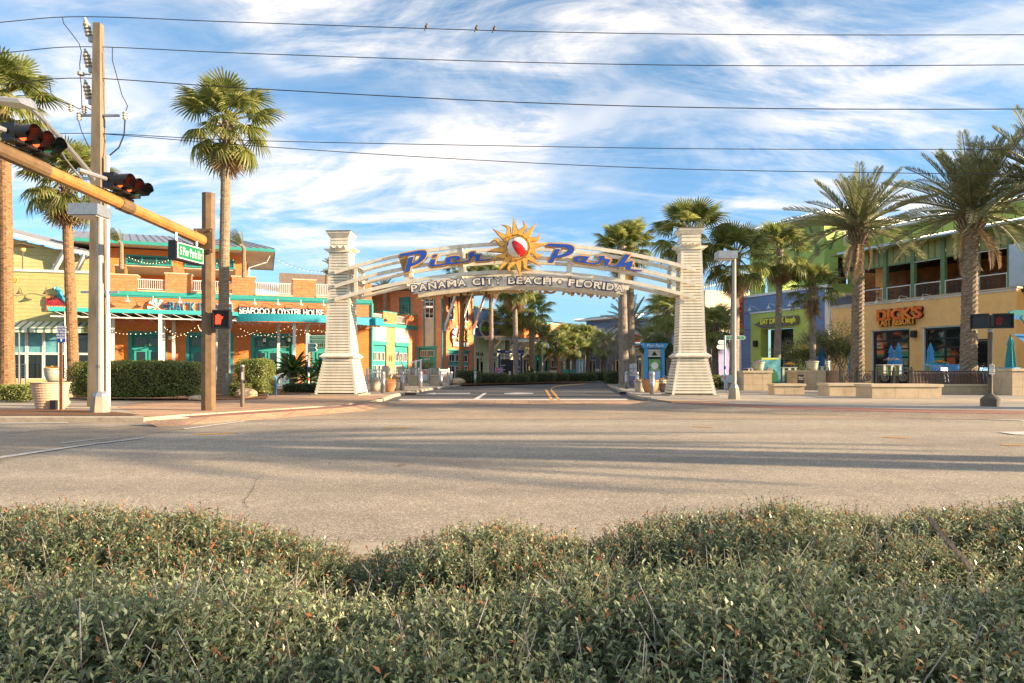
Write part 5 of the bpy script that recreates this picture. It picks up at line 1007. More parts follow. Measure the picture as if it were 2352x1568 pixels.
def crate(label, px0, px1, pb, pt, Y):
    q0, q1 = W(px0, pb, Y), W(px1, pt, Y); wd, h = q1.x-q0.x, q1.z-q0.z; t = thing('planter_box', label, 'planter', ((q0.x+q1.x)/2, Y, q0.z)); MB().box(-wd/2+.03, wd/2-.03, .03, .6, 0, h-.03).build('core', mGreenD, t)
    for k in range(5):
        for u, v in ((-wd/2+.12, -.09), (.09, wd/2-.12)): board('green_board', mGreenW, t, u, v, .0, .03, h*k/5+.01, h*(k+1)/5-.005)
    for u in (-wd/2, -.08, wd/2-.11): board('white_stile', mWhite, t, u, u+(.11 if abs(u) > .1 else .16), -.03, .0, 0, h-.03)
    board('white_top', mWhite, t, -wd/2-.05, wd/2+.05, -.05, .65, h-.03, h); return t
bx = crate('green and white boarded planter box before the restaurant entrance', 1797, 1829, 876, 843, 39.5); flowers(bx, .28, 1.0, 120, mFlowY)
bx = crate('green and white boarded planter box behind the iron fence with blue flowers', 2029, 2070, 862, 837, 36); flowers(bx, .4, .82, 100, mFlowP)
crate('green and white boarded planter box behind the right flower pedestal', 1875, 1901, 872, 841, 41); crate('green and white boarded planter box behind the poster pedestal', 1718, 1740, 880, 845, 41); bx = crate('green and white boarded planter box beside the blue chairs', 2141, 2160, 862, 836, 34.5)
# closed umbrellas
def umb(label, px, pt, Y, m, r=.27):
    q = W(px, pt, Y); t = thing('patio_umbrella', label, 'umbrella', (q.x, Y, .1), random.uniform(0, 3), 'closed umbrellas on the patio'); h = q.z-.1; mb = MB(); n = 16; pr = [(.03, h), (.07, h-.12), (.14, h-.42), (.155, h-.46), (.11, h-.47), (.16, h-.9), (.2, h-1.4), (.22, h-1.75), (.12, h-1.78)]
    vs = [((rr*(1+.22*((-1)**k)*(1 if i > 1 else .3)))*math.cos(2*PI*k/n), (rr*(1+.22*((-1)**k)*(1 if i > 1 else .3)))*math.sin(2*PI*k/n), z+(.06*(k % 4 == 0) if i == len(pr)-2 else 0)) for i, (rr, z) in enumerate(pr) for k in range(n)]
    mb.add(vs, [(i*n+k, (i+1)*n+k, (i+1)*n+(k+1) % n, i*n+(k+1) % n) for i in range(len(pr)-1) for k in range(n)]); mb.build('canopy', m, t); MB().tube([(0, 0, 0), (0, 0, h+.06)], .025, 8).build('pole', mBrownM, t); return t
umb('closed blue umbrella in front of the shrubs by the right flower pedestal', 1885.5, 797, 44, mUmb); umb('closed blue umbrella half hidden by the left date palm trunk', 1959, 795, 42, mUmb)
umb('shorter of the two closed blue umbrellas at the left garage door', 2047, 793, 40.5, mUmb); umb('taller of the two closed blue umbrellas at the left garage door', 2063.5, 788, 39, mUmb); umb('closed blue umbrella in front of the right garage door', 2137, 789, 37, mUmb); umb('closed teal umbrella against the peach wall at far right', 2321, 770, 33, mUmbT)
# blue patio chairs
def chair(px, Y, rz, label):
    t = thing('patio_chair', label, 'chair', ((px-1176)/FOC*Y, Y, .1), rz, 'blue chairs on the patio'); MB().box(-.3, .3, -.25, .28, .42, .46).build('seat', mBlueP, t)
    for i in range(6): board('back_slat', mBlueP, t, -.29+i*.098, -.2+i*.098, .26, .285, .48, 1.18, rot=(R(-10), 0, 0))
    for sx in (-1, 1):
        board('arm', mBlueP, t, sx*.3-.05, sx*.3+.05, -.3, .3, .7, .73)
        for y in (-.25, .25): board('leg', mBlueP, t, sx*.3-.03, sx*.3+.03, y-.03, y+.03, 0, .699)
    board('top_rail', mBlueP, t, -.33, .33, .3, .34, 1.02, 1.1); return t
for i, (px_, Y, rz) in enumerate(((2185, 33, .4), (2215, 33.5, 2.8), (2255, 32.6, 3.4), (2275, 33.4, .2), (2302, 32.2, 2.9), (2318, 32.8, 3.6))): chair(px_, Y, rz, ['blue slatted chair nearest the striped planter box', 'blue slatted chair hidden by the right date palm', 'blue slatted chair just right of the date palm trunk', 'blue slatted chair behind the crossing signal pole', 'blue slatted chair right of the crossing signal pole', 'blue slatted chair nearest the stone end pillar'][i])
q = W(2172, 858, 33.6); tb = thing('patio_counter', 'blue slatted counter with yellow flowers left of the right date palm', 'counter', (q.x, 33.6, .1)); MB().box(-.75, .75, 0, .6, 1.26, 1.33).build('top', mBlueP, tb)
for i in range(14): board('slat', mBlueP, tb, -.72+i*.104, -.64+i*.104, .02, .05, .02, 1.25)
MB().box(-.55, .2, .05, .45, 1.331, 1.42).build('flower_tray', mUmbT, tb); f_ = put('flower_bed', None, tb, (-.17, .25, .55)); flowers(f_, .3, .85, 110, mFlowY)
D.objects.remove(f_) if not f_.children else None
# ---------------------------------------------------------------- shops down the curving street
def fr2(a, b): 
    A = Vector(((a[0]-1176)/FOC*a[1], a[1], 0)); Bp = Vector(((b[0]-1176)/FOC*b[1], b[1], 0)); d = Bp-A; return Frame(A, math.degrees(math.atan2(d.y, d.x))), d.length
def shop(name, label, a, b, zt, mu, ml, zs=3.6, nb=2, mtrim=None, mdoor=None, uw=0, depth=8, lap=True, roof=None):
    F, L = fr2(a, b); t = thing(name, label, 'shop', F.o, R(F.deg)); c = Ctx(t, F, F); mtrim = mtrim or mPGreen; mdoor = mdoor or mCrm
    (c.siding(mu, 0, L, zs, zt, .3) if lap else c.wall('wall', mu, 0, L, zs, zt))
    hol = [(L*(i+.2)/nb, L*(i+.8)/nb, .1, 3.0) for i in range(nb)]; c.wall('lower_wall', ml, 0, L, .1, zs-.001, .05, .3, hol)
    for i, h in enumerate(hol):
        wd = h[1]-h[0]; k = max(2, round(wd/1.0)); dd = i % 2
        for j in range(k): u, v = h[0]+wd*j/k, h[0]+wd*(j+1)/k; c.win(u+.01, v-.01, .12 if j == dd else .5, 2.45, 1, 1, mdoor, .1, .11, name='door' if j == dd else 'window', back=False); c.win(u+.02, v-.02, 2.5, 2.98, 2, 1, mtrim, .1, .08, .05, back=False)
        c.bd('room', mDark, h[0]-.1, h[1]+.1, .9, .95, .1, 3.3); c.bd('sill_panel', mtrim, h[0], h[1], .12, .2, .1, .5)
    c.bd('cornice', mtrim, -.05, L+.05, -.14, .3, zt, zt+.2); c.bd('belt', mtrim, 0, L, -.1, .04, zs-.15, zs+.1)
    c.bd('side_wall', mu, 0, .25, .31, depth, .1, zt); c.bd('side_wall', mu, L-.25, L, .31, depth, .1, zt)
    for i in range(uw): u = L*(i+.5)/uw; c.win(u-.6, u+.6, zs+.9, zt-.7, 2, 2, mWhite, -.04, .09, .06, back=False)
    if roof: seam_roof(c, [(-1, -1.2, zt+.25), (L+1, -1.2, zt+.25), (L+1, 5, zt+1.1), (-1, 5, zt+1.1)], roof, int(L/.45)); c.bd('eave', mWhite, -1, L+1, -1.2, -.05, zt+.05, zt+.2)
    return t, c, L
def pergola(c, L, z, out=2.4, m=None, n=2, step=.55):
    m = m or mCream; o = c.mb('pergola_beam', MB().box(.1, L-.1, -out, -out+.12, z, z+.22).box(.1, L-.1, -out*.5, -out*.5+.1, z, z+.18), m)
    for k in range(int(L/step)): x = .3+k*step; board('pergola_slat', m, o, x-.04, x+.04, -out-.35, -.12, z+.221, z+.36)
    for k in range(n): x = L*(k+.5)/n; MB().tube([(x, -.1, z-2.0), (x, -out+.1, z)], .12, 4).build('pergola_brace', m, o)
t, c, L = shop('blue_shop', 'sky blue shop with round hanging signs next to the orange tower', (1088, 64.8), (1173, 71), 7.1, mSkyB, mPGreen, 4.2, 3, lap=False, mdoor=mCrm)
pergola(c, L, 4.05, 2.5, mCream, 3); F = c.f
def oval(c, x, z, w_, h, m, rim, txt, tm, th, lines=None, y=-.5):
    o = c.mb('round_sign', MB().lathe([(.001, -.05), (.5, -.05), (.5, .05), (.001, .05)], 28), m); o.matrix_basis = c.rel @ Matrix.Translation((x, y, z)) @ Matrix.Rotation(R(90), 4, 'X') @ Matrix.Diagonal((w_, h, 1, 1))
    r = MB().lathe([(.47, .05), (.47, .09), (.53, .09), (.53, -.05)], 28).build('rim', rim, o)
    q = put('sign_text', text_mesh(txt, .5, .03, tm, off=.02), o, (0, 0, .08)); fitx(q, .84, th); return o
oval(c, F.lx(1105), F.lz(1105, 755), 2.1, 1.5, mWood, mWhiteS, 'CARILOHA', M('lime_letter', (.25, .55, .08), .4, .05), .3)
oval(c, F.lx(1148), F.lz(1148, 765), 1.9, 1.5, mRedS, mGold, 'KINGDOM', mGold, .3)
for p in (1096, 1112, 1122, 1140, 1152): c.lamp(F.lx(p), F.lz(p, 738), mAlu, 0, .5)
t, c, L = shop('orange_shop', 'bright orange shop front with cream doors beside the sky blue shop', (1174, 71), (1222, 75.5), 7.0, mOrange2, mPGreen, 4.4, 2, lap=True); pergola(c, L, 4.0, 2.4, mCream, 2); oval(c, L*.3, 3.0, 1.0, .7, mDark, mWhiteS, 'SURF', mWhiteS, .3)
t, c, L = shop('teal_shop', 'coral shop with teal window bays behind the tall sabal palm', (1222.5, 75.6), (1262, 80), 6.6, mCoral, mTealL, 3.8, 2, mTealL, mTeal); pergola(c, L, 3.9, 2, mCream, 1)
oval(c, L*.62, 3.2, 1.5, 1.5, mRedS, mBrownM, 'CAFE', mGold, .25, y=-1.6)
t, c, L = shop('coral_shop', 'coral red sided shop with a sage door and a yellow hanging sign', (1262.5, 80.2), (1305, 85), 6.6, mCoral, mCoral, 3.8, 2, mPGreen, mPGreen); pergola(c, L, 3.9, 2, mCream, 2); c.bd('hanging_sign', mYel, L*.5, L*.5+1.1, -1.5, -1.42, 2.7, 3.8)
t, c, L = shop('pink_shop', 'pink shop with pale blue windows where the street bends', (1305.5, 85.2), (1346, 91), 6.6, mPink, mLtB, 4.6, 2, mLtB, mLtB, lap=False, roof=mRoofB)
t, c, L = shop('blue_sided_shop', 'blue lap sided shop with a pale pergola facing us at the bend', (1347, 86), (1456, 80), 7.3, mBlueS, mBlueS, 3.9, 4, mLtB, mCrm, roof=mRoofB, lap=True); pergola(c, L, 4.0, 2.2, mLtB, 3)
c.bd('sign_fascia', mLtB, L*.18, L, -.08, -.03, 4.6, 6.4); c.text('sign_text', 'RESORTWEAR', mRedS, L*.3, -.2, 5.2, 3.0, .7, .05); c.win(L*.68, L*.95, 5.0, 6.9, 2, 2, mCrm, -.1, .1, .07, glass=mGlassT, back=False)
t, c, L = shop('cream_shop', 'cream stucco shop with a small orange sign right of the twin palm trunks', (1457, 79.6), (1495, 74), 5.4, mCrm, mCrm, 3.7, 2, mWhite, mCrm, lap=False); c.bd('projecting_sign', mRedS, L*.4, L*.4+.1, -1.0, -.1, 3.8, 5.2); pergola(c, L, 3.9, 2.0, mLtB, 1)
t, c, L = shop('lavender_shop', 'lavender stucco shop behind the map kiosk with high teal windows', (1496, 72), (1570, 66), 5.0, mLav, mLav, 3.7, 3, mWhite, mCrm, lap=False)
ub_ = 9.0; zq = c.f.lz(1530, 716, ub_); zt_ = c.f.lz(1530, 684, ub_); c.bd('upper_wall', mCrm, c.f.lx(1500, ub_), c.f.lx(1620, ub_), ub_, ub_+6, 4.0, zt_)
for p in (1518, 1536, 1560): c.win(c.f.lx(p, ub_), c.f.lx(p+13, ub_), zq, c.f.lz(p, 691, ub_), 1, 2, mWhite, ub_-.05, .1, .06, glass=mGlassT, back=False)
xa_, xb_ = c.f.lx(1490, ub_), c.f.lx(1620, ub_); seam_roof(c, [(xa_, ub_-1.2, zt_+.1), (xb_, ub_-1.2, zt_+.1), (xb_, ub_+4, zt_+1.3), (xa_, ub_+4, zt_+1.3)], mRoofB, 22)
rb = thing('grey_roofed_hall', 'far hall with a grey metal roof rising behind the street palms', 'building', (3.5, 98, 0), R(-4)); c = Ctx(rb, Frame((3.5, 98, 0), -4), Frame((3.5, 98, 0), -4)); c.wall('wall', mCrm, -11, 9, .1, 5.8, 0, .3); c.bd('eave', mWhite, -12, 10, -1.2, 0, 5.85, 6.1); seam_roof(c, [(-12, -1.2, 6.1), (10, -1.2, 6.1), (8, 7, 8.0), (-9, 7, 8.0)], mRoofB, 40)
# ---------------------------------------------------------------- terrace of the orange restaurant: rails, pedestals and pots
def pedestal(label, px, pb, pt, wpx, Y): 
    q0, q1 = W(px-wpx/2, pb, Y), W(px+wpx/2, pt, Y); wd, h = q1.x-q0.x, q1.z-.1; t = thing('stone_pedestal', label, 'pedestal', ((q0.x+q1.x)/2, Y, .1))
    MB().frust((0, wd/2), wd*.96, wd*.96, 0, (0, wd/2), wd*.86, wd*.86, h-.1).build('shaft', mStone, t); MB().box(-wd/2, wd/2, -.03, wd+.03, h-.099, h).build('cap', mStoneC, t); return t, q1.z, wd
for i, (lab, labp, px, pb, pt, wp, pp, mf, prof) in enumerate((
    ('stone pedestal behind the large terracotta bowl', 'cream dimpled pot of white flowers behind the large terracotta bowl', 887, 889, 859.5, 22, 841, mFlowP, BOWL),
    ('stone pedestal between the white gate posts', 'celadon pot of orange flowers between the white gate posts', 921, 888, 861, 21, 843, mFlowY, BOWL),
    ('stone pedestal left of the white stair rail', 'celadon pot of purple flowers left of the white stair rail', 949, 887, 861, 20, 844, mFlowP, TUB),
    ('wide stone pedestal in the white fence before the tower door', 'celadon pot with purple flowers before the tower door', 999, 883.5, 860, 21, 845, mFlowP, TUB))):
    Y = 45+i*.6; t, z, wd = pedestal(lab, px, pb, pt, wp, Y); pot(labp, px, pt, pp, 18, prof, mPotG if i else mPotC, mf, Y=Y+wd/2, z0=z, n=90)
def whitefence(label, px0, Y0, px1, Y1, z1=1.15, gate=False):
    F, L = fr2((px0, Y0), (px1, Y1)); t = thing('white_railing', label, 'railing', (F.o.x, F.o.y, .1), R(F.deg)); 
    for z in (.1, z1-.09, z1-.3) if not gate else (.1, z1-.09): board('rail', mWhite, t, 0, L, -.025, .025, z, z+.06)
    for i in range(int(L/.14)): x = (i+.5)*.14; board('baluster', mWhite, t, x-.018, x+.018, -.018, .018, .16, z1-.09)
    for x in (0, L): board('post', mWhite, t, x-.05, x+.05, -.05, .05, 0, z1+.06)
    return t, F, L
whitefence('white railing between the left pillar and the pots', 842, 46.5, 882, 46); whitefence('white railing behind the pots in front of the teal bays', 896, 47.2, 940, 47.6)
t, F, L = whitefence('white railing with a red and white banner before the tower door', 961, 46.8, 989, 47.3); bn = board('banner', mWhiteS, t, .15, L*.75, -.045, -.03, .35, 1.05); board('banner_head', mRedS, t, .15, L*.75, -.05, -.046, .8, 1.06)
text('banner_text', 'OUR', .3, mWhiteS, t, (L*.42, -.06, .93), .005)
whitefence('white railing right of the wide pedestal by the tower corner', 1008, 47.6, 1030, 48.4)
sr = thing('stair_rail', 'white sloping stair handrail with a solid newel before the teal bays', 'handrail', W(955, 852, 46.4)); sr.location.z = .1; MB().box(-.06, .06, -.06, .06, 0, 1.75).box(.28, .4, -.06, .06, 0, 1.75).build('newel', mWhite, sr); MB().tube([(-.55, 0, 1.5), (.45, 0, 1.8)], .06, 4).build('handrail', mWhite, sr)
lh = thing('lantern_pole', 'slanting white pole leaning over the orange flower pot', 'pole', W(925, 852, 47.8)); lh.location.z = .1; MB().tube([(.2, 0, .8), (-.35, 0, 2.4)], .06, 5).build('pole', mWhite, lh)
bf_ = whitefence('low white picket fence behind the cycads on the restaurant patio', 610, 40.5, 735, 41.5, .95)[0]
whitefence('white railing in front of the middle teal doors', 610, 43.5, 706, 44.4, 1.25)
def pchair(px, Y, rz, lab):
    t = thing('white_chair', lab, 'chair', ((px-1176)/FOC*Y, Y, .1), rz, 'white slatted patio chairs'); MB().box(-.25, .25, -.25, .25, .42, .46).build('seat', mWhite, t)
    for i in range(6): board('back_slat', mWhite, t, -.24, .24, .25, .28, .5+i*.09, .565+i*.09)
    for sx in (-1, 1):
        board('leg', mWhite, t, sx*.24-.02, sx*.24+.02, .25, .29, 0, 1.05); board('leg', mWhite, t, sx*.24-.02, sx*.24+.02, -.25, -.21, 0, .46)
for i, (p, Y, rz) in enumerate(((625, 42.4, 2.8), (634, 42.0, 2.6), (645, 42.8, 3.3), (659, 42.6, .3))): pchair(p, Y, rz, ['white patio chair nearest the round hedge', 'white patio chair second from the round hedge', 'white patio chair left of the larger cycad trunk', 'white patio chair behind the larger cycad'][i])
# ---------------------------------------------------------------- kiosks, boards, street lamps
def kiosk(name, label, px, Y, zt, wd, dark):
    t = thing(name, label, 'kiosk', ((px-1176)/FOC*Y, Y, .1), 0)
    for sx in (-1, 1): MB().box(sx*wd/2-.09, sx*wd/2+.09, -.09, .09, 0, zt-.3).build('post', mUmb if not dark else mNavy, t); MB().box(sx*wd*.36-.05, sx*wd*.36+.05, .1, .16, 0, zt-.5).build('inner_post', mNavy, t)
    MB().prism([(-wd/2-.16, zt-.28), (wd/2+.16, zt-.28), (wd/2+.3, zt), (-wd/2-.3, zt)], -.14, .14).build('head', mUmb if not dark else mNavy, t); text('head_text', 'Pier Park', .26, mWhiteS, t, (0, -.16, zt-.14), .02, shear=.3)
    g = MB().box(-wd/2+.1, wd/2-.1, -.03, .03, zt-.75, zt-.7).box(-wd/2+.1, wd/2-.1, -.03, .03, zt-.4, zt-.35)
    for k in range(6):
        for s in (-1, 1): g.tube([(s*k*wd/14, 0, zt-.38), (s*(k*wd/14+.22), 0, zt-.72)], .022, 4)
    g.build('lattice', mWhite, t); MB().box(-wd/2+.12, wd/2-.12, -.06, .06, .35, zt-.85).build('case', mBlack, t); return t
k1 = kiosk('map_kiosk', 'blue framed kiosk with a green map between the right pillar and flower pots', 1503, 38, 2.55, .92, False)
mMap = M('map_print', (.10, .30, .05), .35, .4, 3.0, col2=(.25, .5, .16)); board('map', mMap, k1, -.33, .33, -.075, -.061, .4, 1.66); board('map_water', mSkyB, k1, -.33, .3, -.08, -.0755, .5, .98); pm = MB(); pm.lathe([(.001, .0), (.2, .0)], 18); o = pm.build('map_badge', mWhiteS, k1, loc=(0, -.083, 1.3)); o.rotation_euler = (R(90), 0, 0); text('map_text', 'BEACH', .14, mWhiteS, k1, (0, -.085, 1.08), .004)
o = MB().prism([(-.3, .5), (-.12, .42), (-.1, .6), (-.22, .85), (-.3, .8)], -.09, -.084).build('map_picture', mRedS, k1)
k2 = kiosk('information_kiosk', 'dark information kiosk with white racks under palms on the left pavement', 1172, 62, 2.9, 2.0, True)
for z in (.5, .8, 1.1, 1.5): board('rack', mWhite, k2, -.9, -.45, -.12, -.07, z, z+.05); board('rack', mWhite, k2, .5, .9, -.12, -.07, z-.15, z-.1)
def banner(name, label, px, pb, pt, w_, Y, fn):
    q0, q1 = W(px-w_/2, pb, Y), W(px+w_/2, pt, Y); t = thing(name, label, 'banner', ((q0.x+q1.x)/2, Y, .1)); wd, h = q1.x-q0.x, q1.z-.1; fn(t, wd, h); return t
def sky_banner(t, wd, h):
    board('panel', mWhiteS, t, -wd/2, wd/2, 0, .04, .03, h); board('picture', mPurple, t, -wd/2+.01, wd/2-.01, -.006, -.001, .05, h*.48); o = MB().lathe([(.28*wd, -.004), (.31*wd, -.004), (.31*wd, .004), (.28*wd, .004)], 28).build('ring', mNavy, t, loc=(0, -.008, h*.8)); o.rotation_euler = (R(90), 0, 0); o.scale = (.75, 1.5, 1)
    q = text('banner_text', 'SkyWheel', .2, M('violet_print', (.12, .05, .2), .4, 0), t, (0, -.014, h*.77), .004); fitx(q, wd*.76, .13); text('banner_text', 'TO NEW HEIGHTS', .07, mNavy, t, (0, -.01, h*.55), .004); board('base', mBlack, t, -wd/2, wd/2, -.12, .16, 0, .029)
banner('banner_stand', 'white and purple SkyWheel banner stand at the foot of the twin palms', 1450, 889, 834.5, 25, 42, sky_banner); banner('banner_stand', 'small SkyWheel banner far down the street at the bend', 1372, 873, 847, 9, 76, sky_banner)
def cafe(t, wd, h):
    board('panel', mPurple, t, -wd/2, wd/2, 0, .05, 0, h); board('heading', M('crimson_print', (.45, .02, .08), .4, .05), t, -wd/2+.1, wd*.25, -.012, -.002, h*.74, h*.97); text('banner_text', 'Cafe', .3, mWhiteS, t, (-wd*.12, -.02, h*.86), .004, shear=.3); text('banner_text', 'Dine In Today', .2, mWhiteS, t, (-.1, -.012, h*.4), .004, shear=.2); board('inset', mWhiteS, t, -wd*.4, -wd*.05, -.01, -.002, h*.08, h*.25)
banner('poster_stand', 'purple cafe poster board beside the dark information kiosk', 1146, 877, 843, 19, 61, cafe)
banner('poster_stand', 'small green picture board behind the right row of bollards', 1467, 876, 859, 12, 52, lambda t, wd, h: (board('panel', mMap, t, -wd/2, wd/2, 0, .05, 0, h), board('picture', mSkyB, t, -wd*.3, wd*.3, -.01, -.001, h*.3, h*.8)))
def slamp(label, px, Y, pt):
    z = W(px, pt, Y).z; t = thing('street_lamp', label, 'street lamp', ((px-1176)/FOC*Y, Y, .1), 0, 'bell lamps down the street'); MB().tube([(0, 0, 0), (0, 0, z-.5), (.05, 0, z-.1), (.3, 0, z), (.55, 0, z-.1)], .055, 8).build('pole', mAlu, t); MB().lathe([(.05, 0), (.1, -.1), (.16, -.35), (.34, -.5), (.3, -.52)], 14, (.55, 0, z-.1)).build('lamp_shade', mAlu, t, True)
slamp('grey bell street lamp in front of the coral shop', 1246, 70, 788); slamp('grey bell street lamp left of the blue sided shop', 1343, 78, 799)
def adir(px, Y, rz, lab):
    t = thing('deck_chair', lab, 'chair', ((px-1176)/FOC*Y, Y, .1), rz, 'teal deck chairs'); MB().box(-.3, .3, -.3, .3, .35, .4).build('seat', mTealL, t)
    for i in range(5): board('back_slat', mTealL, t, -.3+i*.12, -.2+i*.12, .3, .34, .4, 1.2, rot=(R(-18), 0, 0))
    for sx in (-1, 1): board('arm', mTealL, t, sx*.35-.06, sx*.35+.06, -.35, .35, .62, .66); board('leg', mTealL, t, sx*.35-.03, sx*.35+.03, -.3, -.22, 0, .62)
adir(1304, 74, .5, 'teal deck chair on the left of the pair before the pink shop'); adir(1313, 74, -.3, 'teal deck chair on the right of the pair before the pink shop')
tb = thing('litter_bin', 'tan litter bin with a lidded roof under the street palms', 'litter bin', W(1271, 852, 70)); tb.location.z = .1; MB().box(-.35, .35, -.35, .35, 0, 1.1).build('body', mTan, tb); MB().frust((0, 0), .9, .9, 1.3, (0, 0), .5, .5, 1.5).box(-.3, .3, -.3, .3, 1.1, 1.3).build('lid', mBrownM, tb)
bn = thing('bench', 'grey street bench under the palms in the far planting', 'bench', W(1243, 852, 70)); bn.location.z = .1
for k in range(4): board('slat', mPotG, bn, -.9, .9, -.2+k*.12, -.11+k*.12, .45, .49); board('slat', mPotG, bn, -.9, .9, .3, .34, .55+k*.12, .64+k*.12)
for sx in (-.7, .7): board('leg', mPotG, bn, sx-.04, sx+.04, -.2, .3, 0, .45)
# ---------------------------------------------------------------- palms
def fan_mesh(seed, m, pet=1.0, rad=.95, droop=.5, n=30, span=150, fold=.12, arch=.15):
    r_ = random.Random(seed); mb = MB(); pp = [(pet*i/5, 0, -arch*pet*(i/5)**2) for i in range(6)]; mb.ti = .85; mb.tube(pp, [.035, .03, .025, .022, .02, .016], 4, False); h = Vector(pp[-1])
    for i in range(n):
        t0 = R(-span+2*span*i/n); t1 = R(-span+2*span*(i+1)/n); tm = (t0+t1)/2; L = rad*(1-.18*abs(tm/R(span))**2)*r_.uniform(.9, 1.06); ri = L*.47
        z = lambda rr: -droop*(max(0, rr-ri*.7)/L)**1.6*L-arch*rr*.35*max(0, math.cos(tm)); pt = lambda t, rr, dz=0: h+Vector((math.cos(t)*rr, math.sin(t)*rr, z(rr)+dz)); mb.ti = r_.uniform(.1, .9)
        tw = (t1-t0)*.42; rm = L*.8
        mb.add([h, pt(t0, ri, -fold*.12), pt(tm, ri, fold*.35), pt(t1, ri, -fold*.12)], [(0, 1, 2), (0, 2, 3)])
        s = (t1-t0)*.27; mb.add([pt(t0, ri, -fold*.12), pt(tm, ri, fold*.35), pt(t1, ri, -fold*.12), pt(tm-s, rm), pt(tm+s, rm), pt(tm+r_.uniform(-.03, .03), L, -droop*.12*r_.random())], [(0, 3, 4, 1), (1, 4, 2), (3, 5, 4)])
    return mb.mesh('frond', m)
def pinnate_mesh(seed, m, L=3.2, n=46, leaf=.52, sag=.5, vee=.5):
    r_ = random.Random(seed); mb = MB(); cur = lambda t: Vector((L*t*(1-.12*sag*t), .0, -sag*L*.34*t**2.2)); mb.ti = .8; mb.tube([cur(i/9) for i in range(10)], [.045*(1-.85*i/9)+.006 for i in range(10)], 4, False)
    for i in range(n):
        t = .16+.84*(i+.5)/n; p = cur(t); d = (cur(min(1, t+.01))-cur(t-.01)).normalized(); up = Vector((-d.z, 0, d.x)); ll = leaf*(math.sin(PI*min(1, (t-.05)*1.02))**.5*.9+.12)*r_.uniform(.85, 1.1); f = .55+.35*t
        for s in (-1, 1):
            v = (d*f+Vector((0, s, 0))*.75+up*vee*r_.uniform(.6, 1.2)).normalized(); wv = d*.024; mb.ti = r_.uniform(.1, .9); e = p+v*ll-Vector((0, 0, .10*ll)); mb.add([p-wv, p+v*ll*.5-wv*1.1+up*.005, e, p+v*ll*.5+wv*1.1], [(0, 1, 2, 3)])
    return mb.mesh('frond', m)
FANS = {}
def fset(key):
    if key in FANS: return FANS[key]
    if key == 'wash': s = [[fan_mesh(i, mLeafP, 1.1, .85, .3, 28, 135) for i in (1, 2)], [fan_mesh(i, mLeafP, 1.25, .9, .7, 28, 140) for i in (3, 4)], [fan_mesh(i, mLeafP, 1.2, .85, 1.1, 26, 140, arch=.35) for i in (5, 6)]]; d = [fan_mesh(i, mDead, .85, .95, 1.1, 22, 80, arch=.4) for i in (7, 8)]
    elif key == 'sabal': s = [[fan_mesh(i, mLeafS, .85, .8, .5, 30, 150, arch=.25) for i in (11, 12)], [fan_mesh(i, mLeafS, .95, .85, .9, 30, 150, arch=.4) for i in (13, 14)], [fan_mesh(i, mLeafS, .9, .8, 1.15, 28, 150, arch=.55) for i in (15, 16)]]; d = [fan_mesh(17, mDead, .8, .8, 1.2, 18, 80, arch=.4)]
    elif key == 'date': s = [[pinnate_mesh(i, mLeafD, 3.0, 46, .5, .25) for i in (21, 22)], [pinnate_mesh(i, mLeafD, 3.4, 48, .52, .6) for i in (23, 24)], [pinnate_mesh(i, mLeafD, 3.3, 46, .5, 1.0) for i in (25, 26)]]; d = [pinnate_mesh(27, mDead, 2.4, 40, .36, 1.4)]
    elif key == 'cycad': s = [[pinnate_mesh(i, mLeafC, 1.3, 40, .2, .7, .3) for i in (31, 32)], [pinnate_mesh(i, mLeafC, 1.4, 40, .2, 1.0, .3) for i in (33,)], [pinnate_mesh(34, mLeafC, 1.4, 40, .2, 1.4, .3)]]; d = []
    FANS[key] = (s, d); return FANS[key]
def trunk(h, r0, r1, bulge, m, lean=(0, 0), rings=.11, rough=.05, seed=1, scars=False, flare=.55):
    r_ = random.Random(seed); mb = MB(); nr = max(8, int(h/rings)); n = 14; vs = []
    for i in range(nr+1):
        t = i/nr; z = h*t; r = r0+(r1-r0)*t; r *= 1+flare*math.exp(-z/.35)+bulge*math.exp(-((1-t)*h/.55)**2); cx = lean[0]*t+.06*math.sin(t*3+seed)*h*.06; cy = lean[1]*t
        for k in range(n):
            a = 2*PI*k/n; q = 1+(r_.uniform(-rough, rough)+(rough*1.3*(1 if (i+k) % 2 else -1) if scars else rough*.5*(i % 2))); vs.append((cx+math.cos(a)*r*q, cy+math.sin(a)*r*q, z))
    mb.add(vs, [(i*n+k, i*n+(k+1) % n, (i+1)*n+(k+1) % n, (i+1)*n+k) for i in range(nr) for k in range(n)]); return mb, (lean[0]+.06*math.sin(3+seed)*h*.06, lean[1], h)
